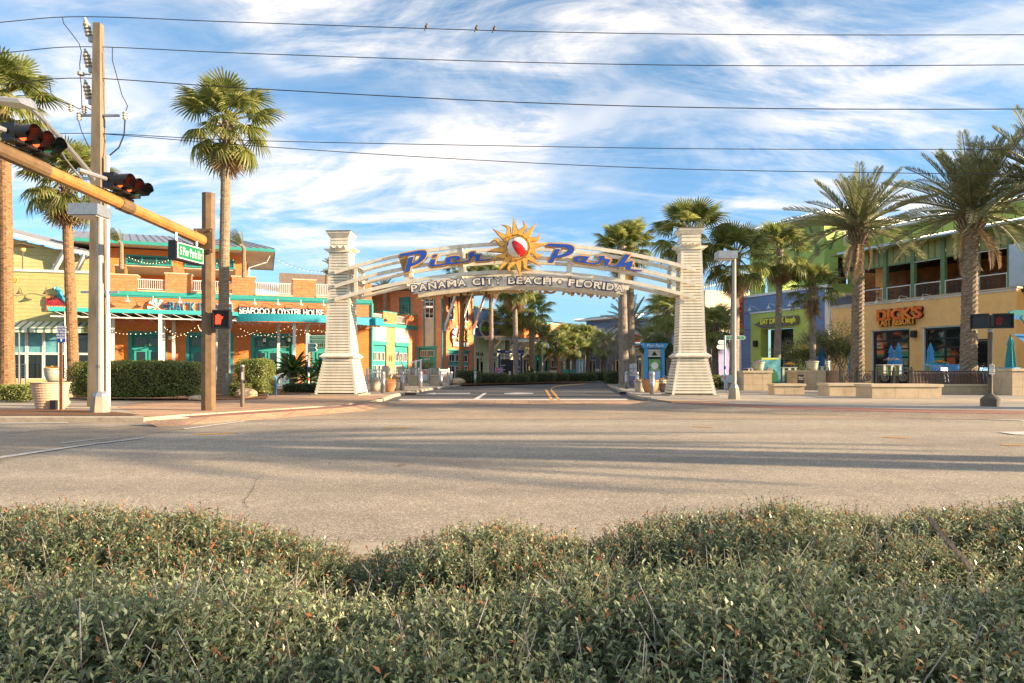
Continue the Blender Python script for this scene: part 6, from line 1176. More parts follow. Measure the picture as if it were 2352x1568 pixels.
def palm(name, label, px, Y, pc, kind, r=.2, nf=36, sc=1.0, m=None, z0=.1, dead=8, lean=0, low=-25, seed=None, grp=None, boots=False, bulge=.25, cat='palm tree'):
    seed = seed or int(px); r_ = random.Random(seed); zc = W(px, pc, Y).z; xb = (px+lean-1176)/FOC*Y; xt = (px-1176)/FOC*Y; t = thing(name, label, cat, (xb, Y, z0), 0, grp); h = zc-z0
    tm, top = trunk(h, r*1.12, r*.9, bulge, m, (xt-xb, 0), .11, .035 if kind != 'date' else .05, seed, kind == 'date', .5 if kind != 'sabal' else .15); tm.build('trunk', m or mTrunk, t)
    sets, dd = fset(kind); g = PI*(3-math.sqrt(5)); off = r_.uniform(0, 6)
    for i in range(nf):
        q = (i+.5)/nf; e = 86-(86-low)*q**1.15+r_.uniform(-6, 6); b = 0 if e > 50 else (1 if e > 8 else 2); s = sc*r_.uniform(.9, 1.1)*(.8 if e > 72 else 1)
        put('frond', r_.choice(sets[b]), t, (top[0], top[1], h-.12*q), rot=(r_.uniform(-.25, .25), -R(e), off+i*g), sc=(s, s, s))
    for i in range(int(dead*1.7)):
        e = r_.uniform(-82, -62) if kind != 'date' else r_.uniform(-70, -30); s = sc*r_.uniform(.7, .95); put('dead_frond', r_.choice(dd), t, (top[0], top[1], h-.25-r_.uniform(0, .5)), rot=(r_.uniform(-.4, .4), -R(e), off+i*2.4), sc=(s, s, s))
    if boots:                                            # stubs of old leaf stalks below the crown
        bm = UNIT.setdefault('boot'+kind, MB().tube([(0, 0, 0), (.16, 0, .16), (.24, 0, .34)], [.06, .04, .022], 4).mesh('leaf_stub', mTrunkD if kind == 'date' else mTrunk)); nb = 60 if kind == 'date' else 40; span = .75 if kind == 'date' else 1.2
        for i in range(nb): a = i*g; z = h-.15-span*i/nb; rr = r*(.95 if kind != 'date' else 1.15); put('leaf_stub', bm, t, (top[0]+math.cos(a)*rr, top[1]+math.sin(a)*rr, z), rot=(0, r_.uniform(-.15, .2), a), sc=(1.1,)*3 if kind == 'date' else (.85,)*3)
    return t
GF = 'fan palms lining the entrance'
palm('fan_palm', 'tall fan palm with an orange fibrous trunk cut by the left edge', 6, 36, 222, 'wash', .30, 46, 1.3, mTrunkO, lean=12, dead=10, low=-40, z0=.12)
palm('fan_palm', 'fan palm with a shaggy brown skirt behind the concrete utility pole', 152, 39, 405, 'wash', .27, 46, 1.28, mTrunkO, lean=16, dead=22, low=-45, boots=True)
palm('fan_palm', 'tall slender fan palm standing beside the ochre mast pole', 524, 30, 275, 'wash', .21, 40, 1.1, mTrunk, lean=-14, dead=11, low=-42, z0=.12, boots=True)
palm('fan_palm', 'fan palm with strapped grey trunk, left of the twin pair under the arch', 1429, 42, 566, 'wash', .27, 30, .95, mTrunkG, dead=9, lean=5, grp=None)
palm('fan_palm', 'fan palm with strapped grey trunk, right of the twin pair under the arch', 1446, 43, 560, 'wash', .26, 28, .95, mTrunkG, dead=9, lean=1)
palm('fan_palm', 'fan palm whose crown stands behind the cap of the right pillar', 1586, 38, 532, 'wash', .26, 34, 1.15, mTrunk, dead=10, low=-45)
palm('fan_palm', 'fan palm with a golden skirt just right of the right pillar', 1692, 38, 585, 'wash', .24, 32, 1.08, mTrunkG, lean=-8, dead=12, low=-40)
palm('fan_palm', 'fan palm in front of the lime doorway with brown hanging fronds', 1790, 42, 572, 'wash', .19, 32, 1.05, mTrunkG, lean=-6, dead=12, low=-40)
palm('fan_palm', 'smallest fan palm with dark green leaves against the blue siding', 1868, 42, 655, 'wash', .17, 24, .9, mTrunkG, lean=-2, dead=5, low=-25, boots=True)
palm('fan_palm', 'fan palm by the tower corner, its crown behind the arch lettering', 1062, 58, 628, 'wash', .2, 30, 1.1, mTrunkO, lean=-4, dead=9)
palm('fan_palm', 'slim fan palm with grey trunk in front of the sky blue shop', 1128, 61, 628, 'wash', .19, 30, 1.1, mTrunkG, lean=2, dead=10)
palm('fan_palm', 'fan palm with drooping green crown right of the sky blue shop', 1181, 57, 645, 'wash', .2, 36, 1.15, mTrunkG, lean=4, dead=12, low=-45)
GS = 'sabal palms down the street'
for i, (px, Y, pc, r, nf, s, ln, lab) in enumerate((
    (1221, 64, 705, .30, 40, 1.35, 2, 'tallest sabal palm with a booted trunk beside the street'), (1166, 66, 728, .25, 34, 1.25, 0, 'sabal palm crown in front of the red round sign'),
    (1246, 72, 770, .24, 34, 1.3, 0, 'sabal palm behind the bell street lamp'), (1277, 74, 782, .24, 36, 1.25, 0, 'low sabal palm in front of the red cafe sign'), (1304, 78, 768, .24, 34, 1.4, 2, 'sabal palm before the yellow hanging sign'),
    (1320, 76, 790, .22, 32, 1.25, -2, 'sabal palm before the teal deck chairs'), (1350, 78, 770, .24, 34, 1.3, 0, 'sabal palm at the left corner of the blue sided shop'), (1388, 72, 785, .25, 36, 1.25, 0, 'sabal palm in front of the blue sided shop'),
    (1534, 48, 705, .22, 40, 1.3, 4, 'dark sabal palm peeping out left of the right pillar'), (1643, 50, 742, .26, 40, 1.35, 0, 'bushy sabal palm between the right pillar and the lamp pole'), (1628, 62, 735, .24, 34, 1.3, 0, 'sabal palm farther back behind the right pillar'),
    (1497, 66, 770, .22, 30, 1.1, 0, 'small sabal palm in front of the cream shop'))):
    palm('sabal_palm', lab, px, Y, pc, 'sabal', r*.9, int(nf*.8), s*(.95 if i < 2 else .8), mTrunk if i < 2 else mTrunkD, lean=ln, dead=2, low=-38, grp=GS, boots=i in (0, 1, 3, 7, 9))
palm('date_palm', 'stout date palm at the left of the patio before the peach wall', 1971, 36, 522, 'date', .29, 60, 1.12, mTrunkD, z0=.2, dead=3, low=-10, boots=True, bulge=.55)
palm('date_palm', 'taller date palm at the right of the patio before the dark door', 2229, 31, 488, 'date', .31, 62, 1.2, mTrunkD, z0=.2, lean=-4, dead=3, low=-10, boots=True, bulge=.5)
palm('date_palm', 'date palm whose crown reaches in from the right edge', 2415, 29, 415, 'date', .3, 56, 1.2, mTrunkD, z0=.2, dead=3, low=-10)
palm('date_palm', 'feathery date palm down the street behind the twin trunks', 1449, 62, 745, 'date', .3, 40, .92, mTrunkD, dead=4, low=-30)
for px_, Y_, pc_, lab in ((1100, 84, 745, 0),)[:0]: pass
# palms that stand outside the picture on the right; most cast shadows across the road, the last two onto the hedge
def far_palm(label, x, y, h, s, kind='date'):
    t = palm('date_palm' if kind == 'date' else 'fan_palm', label, 1176+x/max(y, .5)*FOC if y > 0 else 1176, max(y, .5), HOR-(h-CAMZ)/max(y, .5)*FOC, kind, .32, 40, s, mTrunkD, dead=5, seed=int(x*7+h)); t.location = (x, y, .1); return t
SL = math.tan(R(SUN_EL))
for i, (sx, sy, h, s, lab) in enumerate(((-3.5, 10.4, 7.0, 1.1, 'date palm beyond the right edge nearest the median'), (-1.0, 21.6, 8.2, 1.0, 'date palm beyond the right edge at the kerb, first of the row'), (4.5, 20.6, 7.4, 1.0, 'date palm beyond the right edge at the kerb, second of the row'), (-9, 22.6, 9.5, 1.0, 'date palm beyond the right edge at the kerb, tallest of the row'), (-12, 11.2, 9.0, 1.1, 'date palm beyond the right edge set farther along the median'), (0, -1.7, 6.0, 1.1, 'unseen date palm added beyond the right edge to shade the low hedge'), (2.6, -1.2, 6.6, 1.1, 'second unseen date palm added beyond the right edge to shade the low hedge'))):  # last two palms are added out of view only to shade the near hedge
    d = (h-.3)/SL; dx, dy = math.sin(R(SUN_AZ)), math.cos(R(SUN_AZ)); far_palm(lab, sx+dx*d, sy+dy*d, h, s)
# artificial palms on the terrace of the orange restaurant
def fake(label, px, pb, pt, Y, bend):
    z0, z1 = W(px, pb, Y).z, W(px, pt, Y).z; t = thing('artificial_palm', label, 'artificial palm', ((px-1176)/FOC*Y, Y, z0), 0, None); h = z1-z0; MB().tube([(0, 0, 0), (0, 0, h*.78), (-.1*bend, 0, h*.86)], [.16, .13, .1], 8).build('trunk', mTrunk, t)
    for i in range(16): a = i*2.4; e = R(78-i*3.2); put('frond', fset('date')[0][i % 2][0], t, (-.1*bend, 0, h*.82), rot=(0, -e, PI+(a % 1.6)-.8 if bend else a), sc=(.42*h/3.2*1.3, .5, .42))
fake('grey thatched artificial palm at the left of the orange terrace', 279, 618, 545, 48, 1); fake('grey thatched artificial palm on the parapet right of the slim fan palm', 560, 637, 552, 48, 1); fake('artificial palm tuft behind the top of the left pillar, higher', 757, 640, 602, 54, 0); fake('artificial palm tuft behind the top of the left pillar, lower', 751, 655, 625, 53, 0); fake('artificial palm on the balcony of the side wing', 884, 720, 655, 58, 0)
# cycads
def cycad(label, px, pb, pt, Y, n, s):
    q = W(px, pb, Y); h = W(px, pt, Y).z-q.z; t = thing('cycad', label, 'cycad', (q.x, Y, .1)); tm, top = trunk(h, .2, .19, .1, mTrunkD, (0, 0), .07, .09, int(px), True, 0); tm.build('trunk', mTrunkD, t); st, _ = fset('cycad')
    for i in range(n): q_ = i/n; e = 78-75*q_; k = s*random.uniform(.85, 1.1); put('frond', random.choice(st[0 if e > 55 else 1 if e > 25 else 2]), t, (0, 0, h), rot=(random.uniform(-.2, .2), -R(e), i*2.4), sc=(k, k, k))
cycad('large cycad with a dark stump before the white picket fence', 674, 901, 858, 34, 42, .95); cycad('smaller cycad leaning to the right beside the finger post', 708, 902, 878, 33.4, 30, .85); cycad('cycad half hidden behind the left pillar base', 738, 896, 862, 36, 28, .8); cycad('small cycad among the far palms on the left pavement', 1222, 876, 872, 64, 24, 1.0)
# ---------------------------------------------------------------- hedges and shrubs
def sph_pts(n, fn): return fn(n)
def hedge_box(name, label, cx_, cy_, z0, wx, wy, h, n, size, m, rnd=.25, cat='hedge', rz=0, stem=True):
    t = thing(name, label, cat, (cx_, cy_, z0), rz); u = rng.uniform(-1, 1, (n*3, 3)); ax = rng.integers(0, 3, n*3); p_ = np.array([wy*h, wx*h, wx*wy*.9]); ax = rng.choice(3, n*3, p=p_/p_.sum()); sg = np.where(rng.random(n*3) < .5, -1, 1); u[np.arange(n*3), ax] = sg
    u = u[~((ax == 2) & (sg < 0))][:n]; k = np.abs(u); e = 4.5
    l = (k**e).sum(1)**(1/e); d = u/l[:, None]; bump = 1-rng.uniform(0, .14, len(d))+.035*np.sin(d[:, :1]*wx*4+d[:, 2:]*5).ravel()
    P_ = d*bump[:, None]*np.array([wx/2, wy/2, h/2])+np.array([0, 0, h/2]); Nn = np.sign(d)*np.abs(d)**(e-1)+np.array([0, 0, .35]); Nn /= np.linalg.norm(Nn, axis=1)[:, None]
    v, f = leaves(P_, Nn, size, .5, 1.0); put('foliage', mesh_np('foliage', v, f, m, rng.beta(2, 2.2, len(P_))), t)
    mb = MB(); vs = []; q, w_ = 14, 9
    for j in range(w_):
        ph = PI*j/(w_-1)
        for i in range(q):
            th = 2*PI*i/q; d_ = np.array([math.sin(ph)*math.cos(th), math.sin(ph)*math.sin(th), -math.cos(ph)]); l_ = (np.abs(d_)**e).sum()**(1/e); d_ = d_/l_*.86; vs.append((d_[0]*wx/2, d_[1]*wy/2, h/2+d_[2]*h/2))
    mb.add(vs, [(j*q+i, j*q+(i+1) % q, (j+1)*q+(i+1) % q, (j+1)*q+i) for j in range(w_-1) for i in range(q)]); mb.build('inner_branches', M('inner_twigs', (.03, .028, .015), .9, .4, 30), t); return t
q = G(292, 919, .12); hedge_box('clipped_hedge', 'long clipped rectangular hedge behind the concrete pole', q.x, q.y+.75, .1, 4.75, 1.5, 1.36, 26000, .062, mLeafH)
q = G(570, 910, .12); hedge_box('clipped_hedge', 'rounded clipped hedge right of the slim fan palm trunk', q.x, q.y+.7, .1, 1.35, 1.5, 1.5, 9000, .06, mLeafH)
q = G(20, 923, .12); hedge_box('shrub', 'low shrub at the foot of the palm on the left edge', q.x-.1, q.y+.5, .1, 1.3, 1.0, .55, 3500, .06, mLeafH, cat='shrub')
q = G(545, 912, .12); hedge_box('shrub', 'small pale shrub at the foot of the slim fan palm', q.x, q.y+.3, .1, .8, .7, .55, 2400, .045, mLeafH, cat='shrub')
for px, pb, Yo, wx, h, lab in ((1075, 882.5, .6, 2.0, 1.05, 'round dark boxwood at the foot of the tower corner palm'), (1123, 881.5, .6, 3.4, .85, 'long dark boxwood row in front of the purple cafe poster'), (1185, 880, .6, 2.4, .7, 'dark boxwood at the base of the drooping fan palm'), (1208, 879, .6, 2.0, .8, 'dark boxwood left of the far bollard'), (1238, 878.6, .8, 3.2, .85, 'dark boxwood row before the street bench'), (1272, 877.6, .8, 3.0, .8, 'dark boxwood row below the litter bin'), (1313, 877, .8, 4.0, .8, 'dark boxwood row below the teal deck chairs'), (1350, 877, .8, 2.0, .8, 'dark boxwood at the corner of the blue sided shop'), (1398, 876, .8, 4.6, .95, 'dark boxwood row in front of the blue sided shop'), (1415, 884, .6, 1.6, 1.0, 'round dark boxwood at the twin palms'), (1432, 881.5, .8, 1.4, 1.0, 'dark boxwood behind the right bollards')):
    q = G(px, pb, .1); hedge_box('boxwood', lab, q.x, q.y+Yo, .1, wx, 1.4, h, 2600, .09, mLeafK, cat='shrub')
q = G(1668, 893, .1); hedge_box('flowering_shrub', 'low shrub with yellow flowers beside the right lamp pole', q.x, q.y+.8, .1, 1.9, 1.2, .75, 4200, .07, mLeafH, cat='shrub')
q = G(690, 903, .1); hedge_box('ground_shrub', 'low untidy shrubs around the cycad stumps', q.x, q.y+.4, .1, 1.9, .6, .42, 1500, .09, mLeafC, cat='shrub')
def loose(name, label, px, Y, z0, wx, h, n, size, m, cat='shrub', trunkh=0, dens=1):
    t = thing(name, label, cat, ((px-1176)/FOC*Y, Y, z0), 0); r_ = random.Random(int(px)); mb = MB(); tips = []
    def br(p, d, L, r, k):
        e = p+d*L; mb.tube([p, (p+e)/2+Vector((r_.uniform(-.04, .04)*L, r_.uniform(-.04, .04)*L, .02)), e], [r, r*.8, r*.6], 5, False); tips.append(e)
        if k:
            for _ in range(4 if k > 1 else 3): br(e, (d+Vector((r_.uniform(-.8, .8), r_.uniform(-.8, .8), r_.uniform(-.15, .5)))).normalized(), L*r_.uniform(.55, .85), r*.6, k-1)
    for i in range(5 if not trunkh else 3): br(Vector((0, 0, trunkh*.0)), Vector((r_.uniform(-.5, .5)*wx/h, r_.uniform(-.5, .5), 1)).normalized(), h*.42, .035 if not trunkh else .06, 3)
    mb.build('branches', mTwig if m else mWood, t)
    if m:
        T = np.array([tuple(p) for p in tips]); idx = rng.integers(0, len(T), n); P_ = T[idx]+rng.normal(0, .085*max(wx, h)*.6, (n, 3)); s = np.array([wx/2/max(.1, np.abs(T[:, 0]).max()), 1, h/max(.1, T[:, 2].max())]); P_ = P_*s
        v, f = leaves(P_, np.tile([0, -.3, .8], (n, 1)), size, .45, .9); put('foliage', mesh_np('foliage', v, f, m, rng.beta(2, 2, n)), t)
    return t
loose('tall_shrub', 'loose tall green shrub behind the right flower pedestal', 1832, 44, .1, 2.6, 2.9, 4200, .12, mLeafH); loose('tall_shrub', 'tall loose shrub against the white corner trim', 1905, 45, .1, 3.0, 4.0, 4800, .12, mLeafH); loose('tall_shrub', 'loose shrub between the blue umbrella and the left date palm', 1937, 43, .1, 2.0, 3.2, 3200, .12, mLeafH)
loose('bare_tree', 'small leafless branching tree left of the twin palm trunks', 1408, 58, .1, 3.2, 4.4, 0, .1, None, 'tree')
t = thing('round_topped_tree', 'dense round topped tree behind the blue map kiosk', 'tree', ((1508-1176)/FOC*46, 46, .1)); MB().tube([(0, 0, 0), (.05, 0, 1.3), (0, 0, 2.2)], [.12, .1, .09], 8).build('trunk', mTrunkG, t)
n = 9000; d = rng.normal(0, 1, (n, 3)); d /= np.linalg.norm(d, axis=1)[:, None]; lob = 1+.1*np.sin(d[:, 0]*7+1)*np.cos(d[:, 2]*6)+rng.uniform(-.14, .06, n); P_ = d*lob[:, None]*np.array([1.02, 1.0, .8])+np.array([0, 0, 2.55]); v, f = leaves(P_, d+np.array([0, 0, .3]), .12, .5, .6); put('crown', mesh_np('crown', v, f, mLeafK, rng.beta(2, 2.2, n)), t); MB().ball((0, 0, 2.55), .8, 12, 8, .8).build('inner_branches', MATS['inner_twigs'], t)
# ---------------------------------------------------------------- street furniture
q = G(216, 934, .1); up = thing('utility_pole', 'tall square concrete utility pole with insulators at the left', 'utility pole', (q.x, q.y+.2, .1)); UY = q.y+.2; ux = q.x; Ht = W(216, 55, UY).z-.1
MB().frust((0, 0), .40, .40, 0, (0, 0), .20, .20, Ht).build('shaft', mConcP, up)
uz = lambda py: W(216, py, UY).z-.1; uxx = lambda px: (px-1176)/FOC*UY-ux
mIns = M('porcelain', (.47, .43, .36), .35, .1, 8)
for py in (104, 180/1.0+50-26, 330-42):
    pass
for a, b in ((62, 82), (134, 153), (205, 226)):         # three strings of insulators leaning out to the left
    p0, p1 = Vector((uxx(224-18), 0, uz(b+6))), Vector((uxx(195), 0, uz(a-22))); o = MB().tube([p0, p1], .03, 6).build('insulator', mIns, up); dd = (p1-p0)
    for k in range(5): c_ = p0+dd*(.15+k*.17); MB().lathe([(.02, -.02), (.1 if k < 4 else .06, -.01), (.09 if k < 4 else .05, .03), (.02, .05)], 10).build('disc', mIns, o, True, tuple(c_)).rotation_euler = dd.to_track_quat('Z', 'Y').to_euler()
    MB().box(uxx(205), uxx(214), -.05, .05, uz(b+14), uz(b+2)).build('insulator_bracket', mSteel, up)
MB().box(uxx(182), uxx(274), -.04, .04, uz(267), uz(263)).build('cross_arm', mSteel, up); MB().box(uxx(187), uxx(208), -.02, .02, uz(171.5), uz(169.5)).build('side_arm', mSteel, up); MB().lathe([(.03, -.05), (.09, -.04), (.09, .04), (.03, .05)], 12, (uxx(186), 0, uz(169))).build('insulator', mIns, up)
for px, py in ((184, 268), (196, 252), (289, 266), (165, 247)):
    o = MB().tube([(uxx(px), -.05, uz(py+10)), (uxx(px), -.05, uz(py-8))], .045, 8).build('fuse_cutout', mIns, up)
    for k in range(3): MB().lathe([(.03, 0), (.075, .01), (.03, .03)], 10, (uxx(px), -.05, uz(py+8-k*6))).build('shed', mIns, o)
def drop(pts, r=.012, nm='drop_wire'): MB().tube([(uxx(x), -.06, uz(y)) for x, y in pts], r, 5).build(nm, mBlack, up)
drop([(147, 42), (149, 55), (170, 82), (185, 102), (190, 120), (186, 150), (187, 163)]); drop([(187, 175), (190, 200), (191, 245)]); drop([(261, 112), (261, 140), (272, 180), (283, 220), (296, 245), (291, 258)]); drop([(117, 190), (120, 215), (137, 233), (165, 241)]); drop([(168, 243), (185, 252), (197, 246), (210, 252), (222, 262), (234, 300)]); drop([(184, 280), (190, 302), (205, 335), (209, 342)]); drop([(290, 272), (288, 310), (276, 340), (255, 358)], .02)
for k in range(9): pass
cd = thing('conduit', 'thin white vertical conduit pipe strapped beside the concrete pole', 'conduit', (uxx(250)+ux, UY-.05, .1)); MB().tube([(0, 0, 0), (0, 0, 2.6)], .065, 10).build('lower_pipe', mWhite, cd); MB().tube([(0, 0, 2.601), (0, 0, uz(360))], .05, 10).build('upper_pipe', mWhite, cd)
for z in (3.2, 6.4): MB().box(-.75, .3, -.03, .03, z, z+.06).build('strap_bracket', mAlu, cd)
c2 = thing('conduit', 'grey steel conduit running up the edge of the concrete pole', 'conduit', (uxx(238)+ux, UY-.02, .1)); MB().tube([(0, 0, 0), (-.12, 0, uz(358))], .04, 8).build('pipe', mSteel, c2)
# street light arm over the road from the utility pole
la = thing('luminaire_arm', 'long grey street light arm reaching left from the concrete pole', 'street light', (ux-.1, UY-.25, 0)); A = [W(x, y, Y)-Vector(la.location) for x, y, Y in ((213, 410, 18.6), (205, 395, 18.2), (150, 330, 16.2), (100, 275, 14.6), (66, 244, 13.6))]
MB().tube(A, [.07, .065, .06, .05, .045], 8).build('arm', mAlu, la); MB().tube([A[0]-Vector((0, 0, .4)), A[2]-Vector((0, 0, .35)), A[3]], .022, 6).build('tie_rod', mAlu, la); h0 = A[-1]; h1 = W(18, 229, 12.7)-Vector(la.location); d = (h1-h0)
o = MB().add([(-.12, 0, -.05), (.12, 0, -.05), (.2, .5, -.06), (.16, 1, -.03), (-.16, 1, -.03), (-.2, .5, -.06), (-.1, 0, .06), (.1, 0, .06), (.16, .5, .09), (.12, 1, .03), (-.12, 1, .03), (-.16, .5, .09)], [(5, 4, 3, 2, 1, 0), (6, 7, 8, 9, 10, 11), (0, 1, 7, 6), (1, 2, 8, 7), (2, 3, 9, 8), (3, 4, 10, 9), (4, 5, 11, 10), (5, 0, 6, 11)]).build('luminaire', mAlu, la, loc=tuple(h0)); o.rotation_euler = d.to_track_quat('Y', 'Z').to_euler(); o.scale = (1.3, d.length, 1.2)
# shoebox lamp posts
def shoebox(label, px, pb, pt, Y, hx, hw, tag_=None, ped=(.42, .5), hang=.9):
    x = (px-1176)/FOC*Y; zt = W(px, pt, Y).z-.1; t = thing('lamp_post', label, 'lamp post', (x, Y, .1), 0); w_, h = ped
    MB().lathe([(w_*.62, 0), (w_*.62, .08), (w_*.5, h*.92), (w_*.5, h), (.001, h)], 8).build('pedestal', mConc, t); MB().lathe([(w_*.44, h), (w_*.42, h+.05), (.10, h+.12), (.001, h+.13)], 8).build('base_cover', mSteel, t); MB().tube([(0, 0, h), (0, 0, zt)], [.082, .068], 12).build('pole', mAluM, t)
    hd = MB().box(hx, hx+hw, -.28, .28, zt-.14, zt+.12).build('lamp_head', mSteel, t); MB().box(hx+.06, hx+hw-.06, -.22, .22, zt-.165, zt-.141).build('lens', mWhite, hd); return t
q = G(230, 949.5, .1); t = shoebox('lamp post with a big grey shoebox head and concrete foot by the kerb', 230, 950, 484, q.y+.2, -.60, .70, ped=(.36, .40)); text('post_number', 'D5', .09, mBlack, t, (0, -.092, 1.1), .004)
q = G(1689, 917, .1); shoebox('slim lamp post with shoebox head in front of the red blade sign', 1686, 917, 586, q.y+.1, -.62, .66, ped=(.34, .42))
# mast arm with signals and street name sign
q = G(479, 943, .1); MY = q.y+.15; mx = (479-1176)/FOC*MY; ms = thing('mast_arm', 'ochre steel mast pole with a long arm carrying traffic signals', 'mast arm', (mx, MY, .1)); Hm = W(479, 446, MY).z-.1
MB().tube([(0, 0, 0), (0, 0, Hm)], [.185, .165], 8).build('pole', mMastD, ms); MB().lathe([(.17, Hm), (.17, Hm+.02), (.001, Hm+.03)], 8).build('pole_cap', mMastD, ms)
za = W(490, 556, MY).z-.1; a0 = Vector((-.05, -.25, za)); a1 = W(-30, 318, 11.3)-Vector((mx, MY, .1)); a1.z = W(0, 340, 11.5).z-.1; dv = (a1-a0)
MB().tube([a0, a0+dv*.45], [.138, .128], 12).build('arm', mMast, ms); MB().tube([a0+dv*.45, a0+dv*.97], [.126, .116], 12).build('arm', mMast, ms); MB().tube([a0+dv*.43, a0+dv*.49], [.142, .14], 12).build('sleeve', mMastD, ms); MB().tube([a0+dv*.8, a0+dv*1.7], [.134, .11], 12).build('sleeve', mMastD, ms)
MB().box(-.27, .2, -.24, -.16, za-.3, za+.3).build('flange', mMastD, ms)
for i in (-1, 1):
    for k in (-1, 1): MB().ball((-.03+i*.18, -.25, za+k*.24), .03, 6, 4).build('bolt', mMastD, ms)
def head(parent, loc, lens, rz, lit):
    o = MB().box(-.13, .12, -.125, .125, -.155, .155).build('housing', mBlack, parent, loc=loc, rz=rz); vz = MB(); n = 16
    vs = []
    for i, x in enumerate((.12, .42)):
        for k in range(n+1): a = R(-55+290*k/n); rr = .138; vs.append((x if not (i and abs(k-n/2) > n*.35) else x-.08, math.cos(a)*rr, math.sin(a)*rr))
    vz.add(vs, [(k, k+1, n+2+k, n+1+k) for k in range(n)]); vz.add([(x, y*.93, z*.93) for x, y, z in vs], [(n+1+k, n+2+k, k+1, k) for k in range(n)]); vz.build('visor', mBlack, o)
    l = MB().lathe([(.001, .03), (.08, .02), (.122, 0)], 16).build('lens', lens, o, True, (.122, 0, 0)); l.rotation_euler = (0, R(90), 0)
    if lit: b = MB().lathe([(.001, .04), (.06, .03), (.09, .02)], 12).build('lit_lamp', mLit, o, True, (.13, 0, -.04)); b.rotation_euler = (0, R(90), 0)
def signal(label, t0, gap):
    d_ = dv.normalized(); base = Vector((mx, MY, .1))+a0+dv*t0; yaw = math.atan2(d_.y, d_.x)+R(90); t = thing('traffic_signal', label, 'traffic signal', base, 0)
    for k, (l, lit) in enumerate(((mLensR, True), (mLensY, True), (mLensG, False))): head(t, tuple(Vector((.12, 0, .34))-d_*(k*gap)), l, yaw, lit)
    MB().tube([Vector((0, 0, .12))+d_*.3, Vector((.05, 0, .16))-d_*(2*gap+.15)], .03, 6).build('mount_rail', mBlack, t); MB().tube([Vector((0, 0, .3))+d_*.75, Vector((.08, 0, .34))+d_*.14], .045, 8).build('mount_arm', mAlu, t); return t
signal('nearest horizontal three lamp traffic signal at the left edge of the arm', .935, .27); signal('second horizontal three lamp traffic signal farther along the arm', .545, .27)
# hanging street name sign
d_ = dv.normalized(); F0 = W(393, 560, 13.6); Fs = thing('street_name_sign', 'green illuminated street name sign hanging under the ochre arm', 'street sign', (0, 0, 0)); tA = .118; c_ = Vector((mx, MY, .1))+a0+dv*tA-Vector((0, 0, .50)); ya = math.atan2(-d_.y, -d_.x); Fs.location = c_+Vector((.05, 0, 0)); Fs.rotation_euler = (0, 0, ya)
LS = 1.0; MB().box(-LS/2-.05, LS/2+.05, -.10, .10, -.22, .22).build('case', mBlack, Fs); board('face', mWhiteS, Fs, -LS/2, LS/2, -.108, -.101, -.185, .185); board('green_face', mSignG, Fs, -LS/2+.022, LS/2-.022, -.113, -.109, -.163, .163); o = text('sign_text', 'S Pier Park Dr', .3, mWhiteS, Fs, (0, -.117, .0), .004, off=.0); fitx(o, LS*.84, .2)
for x in (-.4, .38): MB().tube([(x, 0, .22), (x, 0, .42)], .03, 6).build('hanger', mAlu, Fs)
# pedestrian signals
def pedsig(parent, loc, rz, lit, w_=.42, h=.42):
    o = MB().box(-w_/2, w_/2, -.11, .11, -h/2, h/2).build('signal_case', mBlack, parent, loc=loc, rz=rz); MB().box(-w_/2-.03, w_/2+.03, -.16, -.105, h/2-.01, h/2+.03).box(-w_/2-.03, w_/2+.03, -.16, -.105, -h/2-.03, -h/2+.01).box(-w_/2-.03, -w_/2, -.16, -.105, -h/2, h/2).box(w_/2, w_/2+.03, -.16, -.105, -h/2, h/2).build('signal_rim', mBlack, o)
    if lit is not None:
        hd = MB(); x0 = -w_*.2
        for i, (dx, l) in enumerate(((-.06, .10), (-.02, .13), (.02, .12), (.055, .09))): hd.box(x0+dx-.017, x0+dx+.017, -.125, -.112, .0, l)
        hd.prism([(x0-.08, -.12), (x0+.05, -.12), (x0+.075, .0), (x0+.12, .06), (x0+.1, .075), (x0+.06, .02), (x0+.06, .02), (x0-.08, .02)], -.125, -.112); hd.build('hand_symbol', lit, o)
        g = MB()
        for k in range(9): g.tube([(-w_/2+.0, -.13, -h/2+k*h/8), (w_/2, -.13, -h/2+k*h/8)], .003, 3).tube([(-w_/2+k*w_/8, -.13, -h/2), (-w_/2+k*w_/8, -.13, h/2)], .003, 3)
        g.build('mesh_grille', mBlack, o)
    return o
ps = thing('pedestrian_signal', 'lit red hand pedestrian signal on the ochre mast pole', 'pedestrian signal', W(513, 734, MY-.1)); pedsig(ps, (0, 0, 0), 0, mHand, .37, .42); MB().tube([(-.3, .1, .15), (-.12, .05, .15)], .03, 6).tube([(-.3, .1, -.15), (-.12, .05, -.15)], .03, 6).build('bracket', mBlack, ps)
q = G(2289, 934, .1); pp = thing('crossing_post', 'brown crossing signal post with two pedestrian heads at the right', 'signal post', (q.x, q.y+.25, .1)); PY = q.y+.25; pz = lambda py: W(2289, py, PY).z-.1; pxm = lambda p: (p-2289)/FOC*PY
MB().lathe([(.25, 0), (.25, .2), (.22, .24), (.1, .34), (.08, .36), (.001, .36)], 8).build('base', mBrownM, pp); MB().tube([(0, 0, .3), (0, 0, pz(757))], .062, 12).build('pole', mBrownM, pp); MB().tube([(0, 0, pz(762)), (0, 0, pz(755))], .07, 12).build('collar', mSteel, pp)
pedsig(pp, (pxm(2312), -.02, pz(737.5)), R(-12), mHandD, .46, .36); o = pedsig(pp, (pxm(2268), .0, pz(738)), R(-52), None, .40, .36); MB().box(pxm(2262), pxm(2315), -.03, .03, pz(754), pz(751)).build('cross_bar', mBrownM, pp)
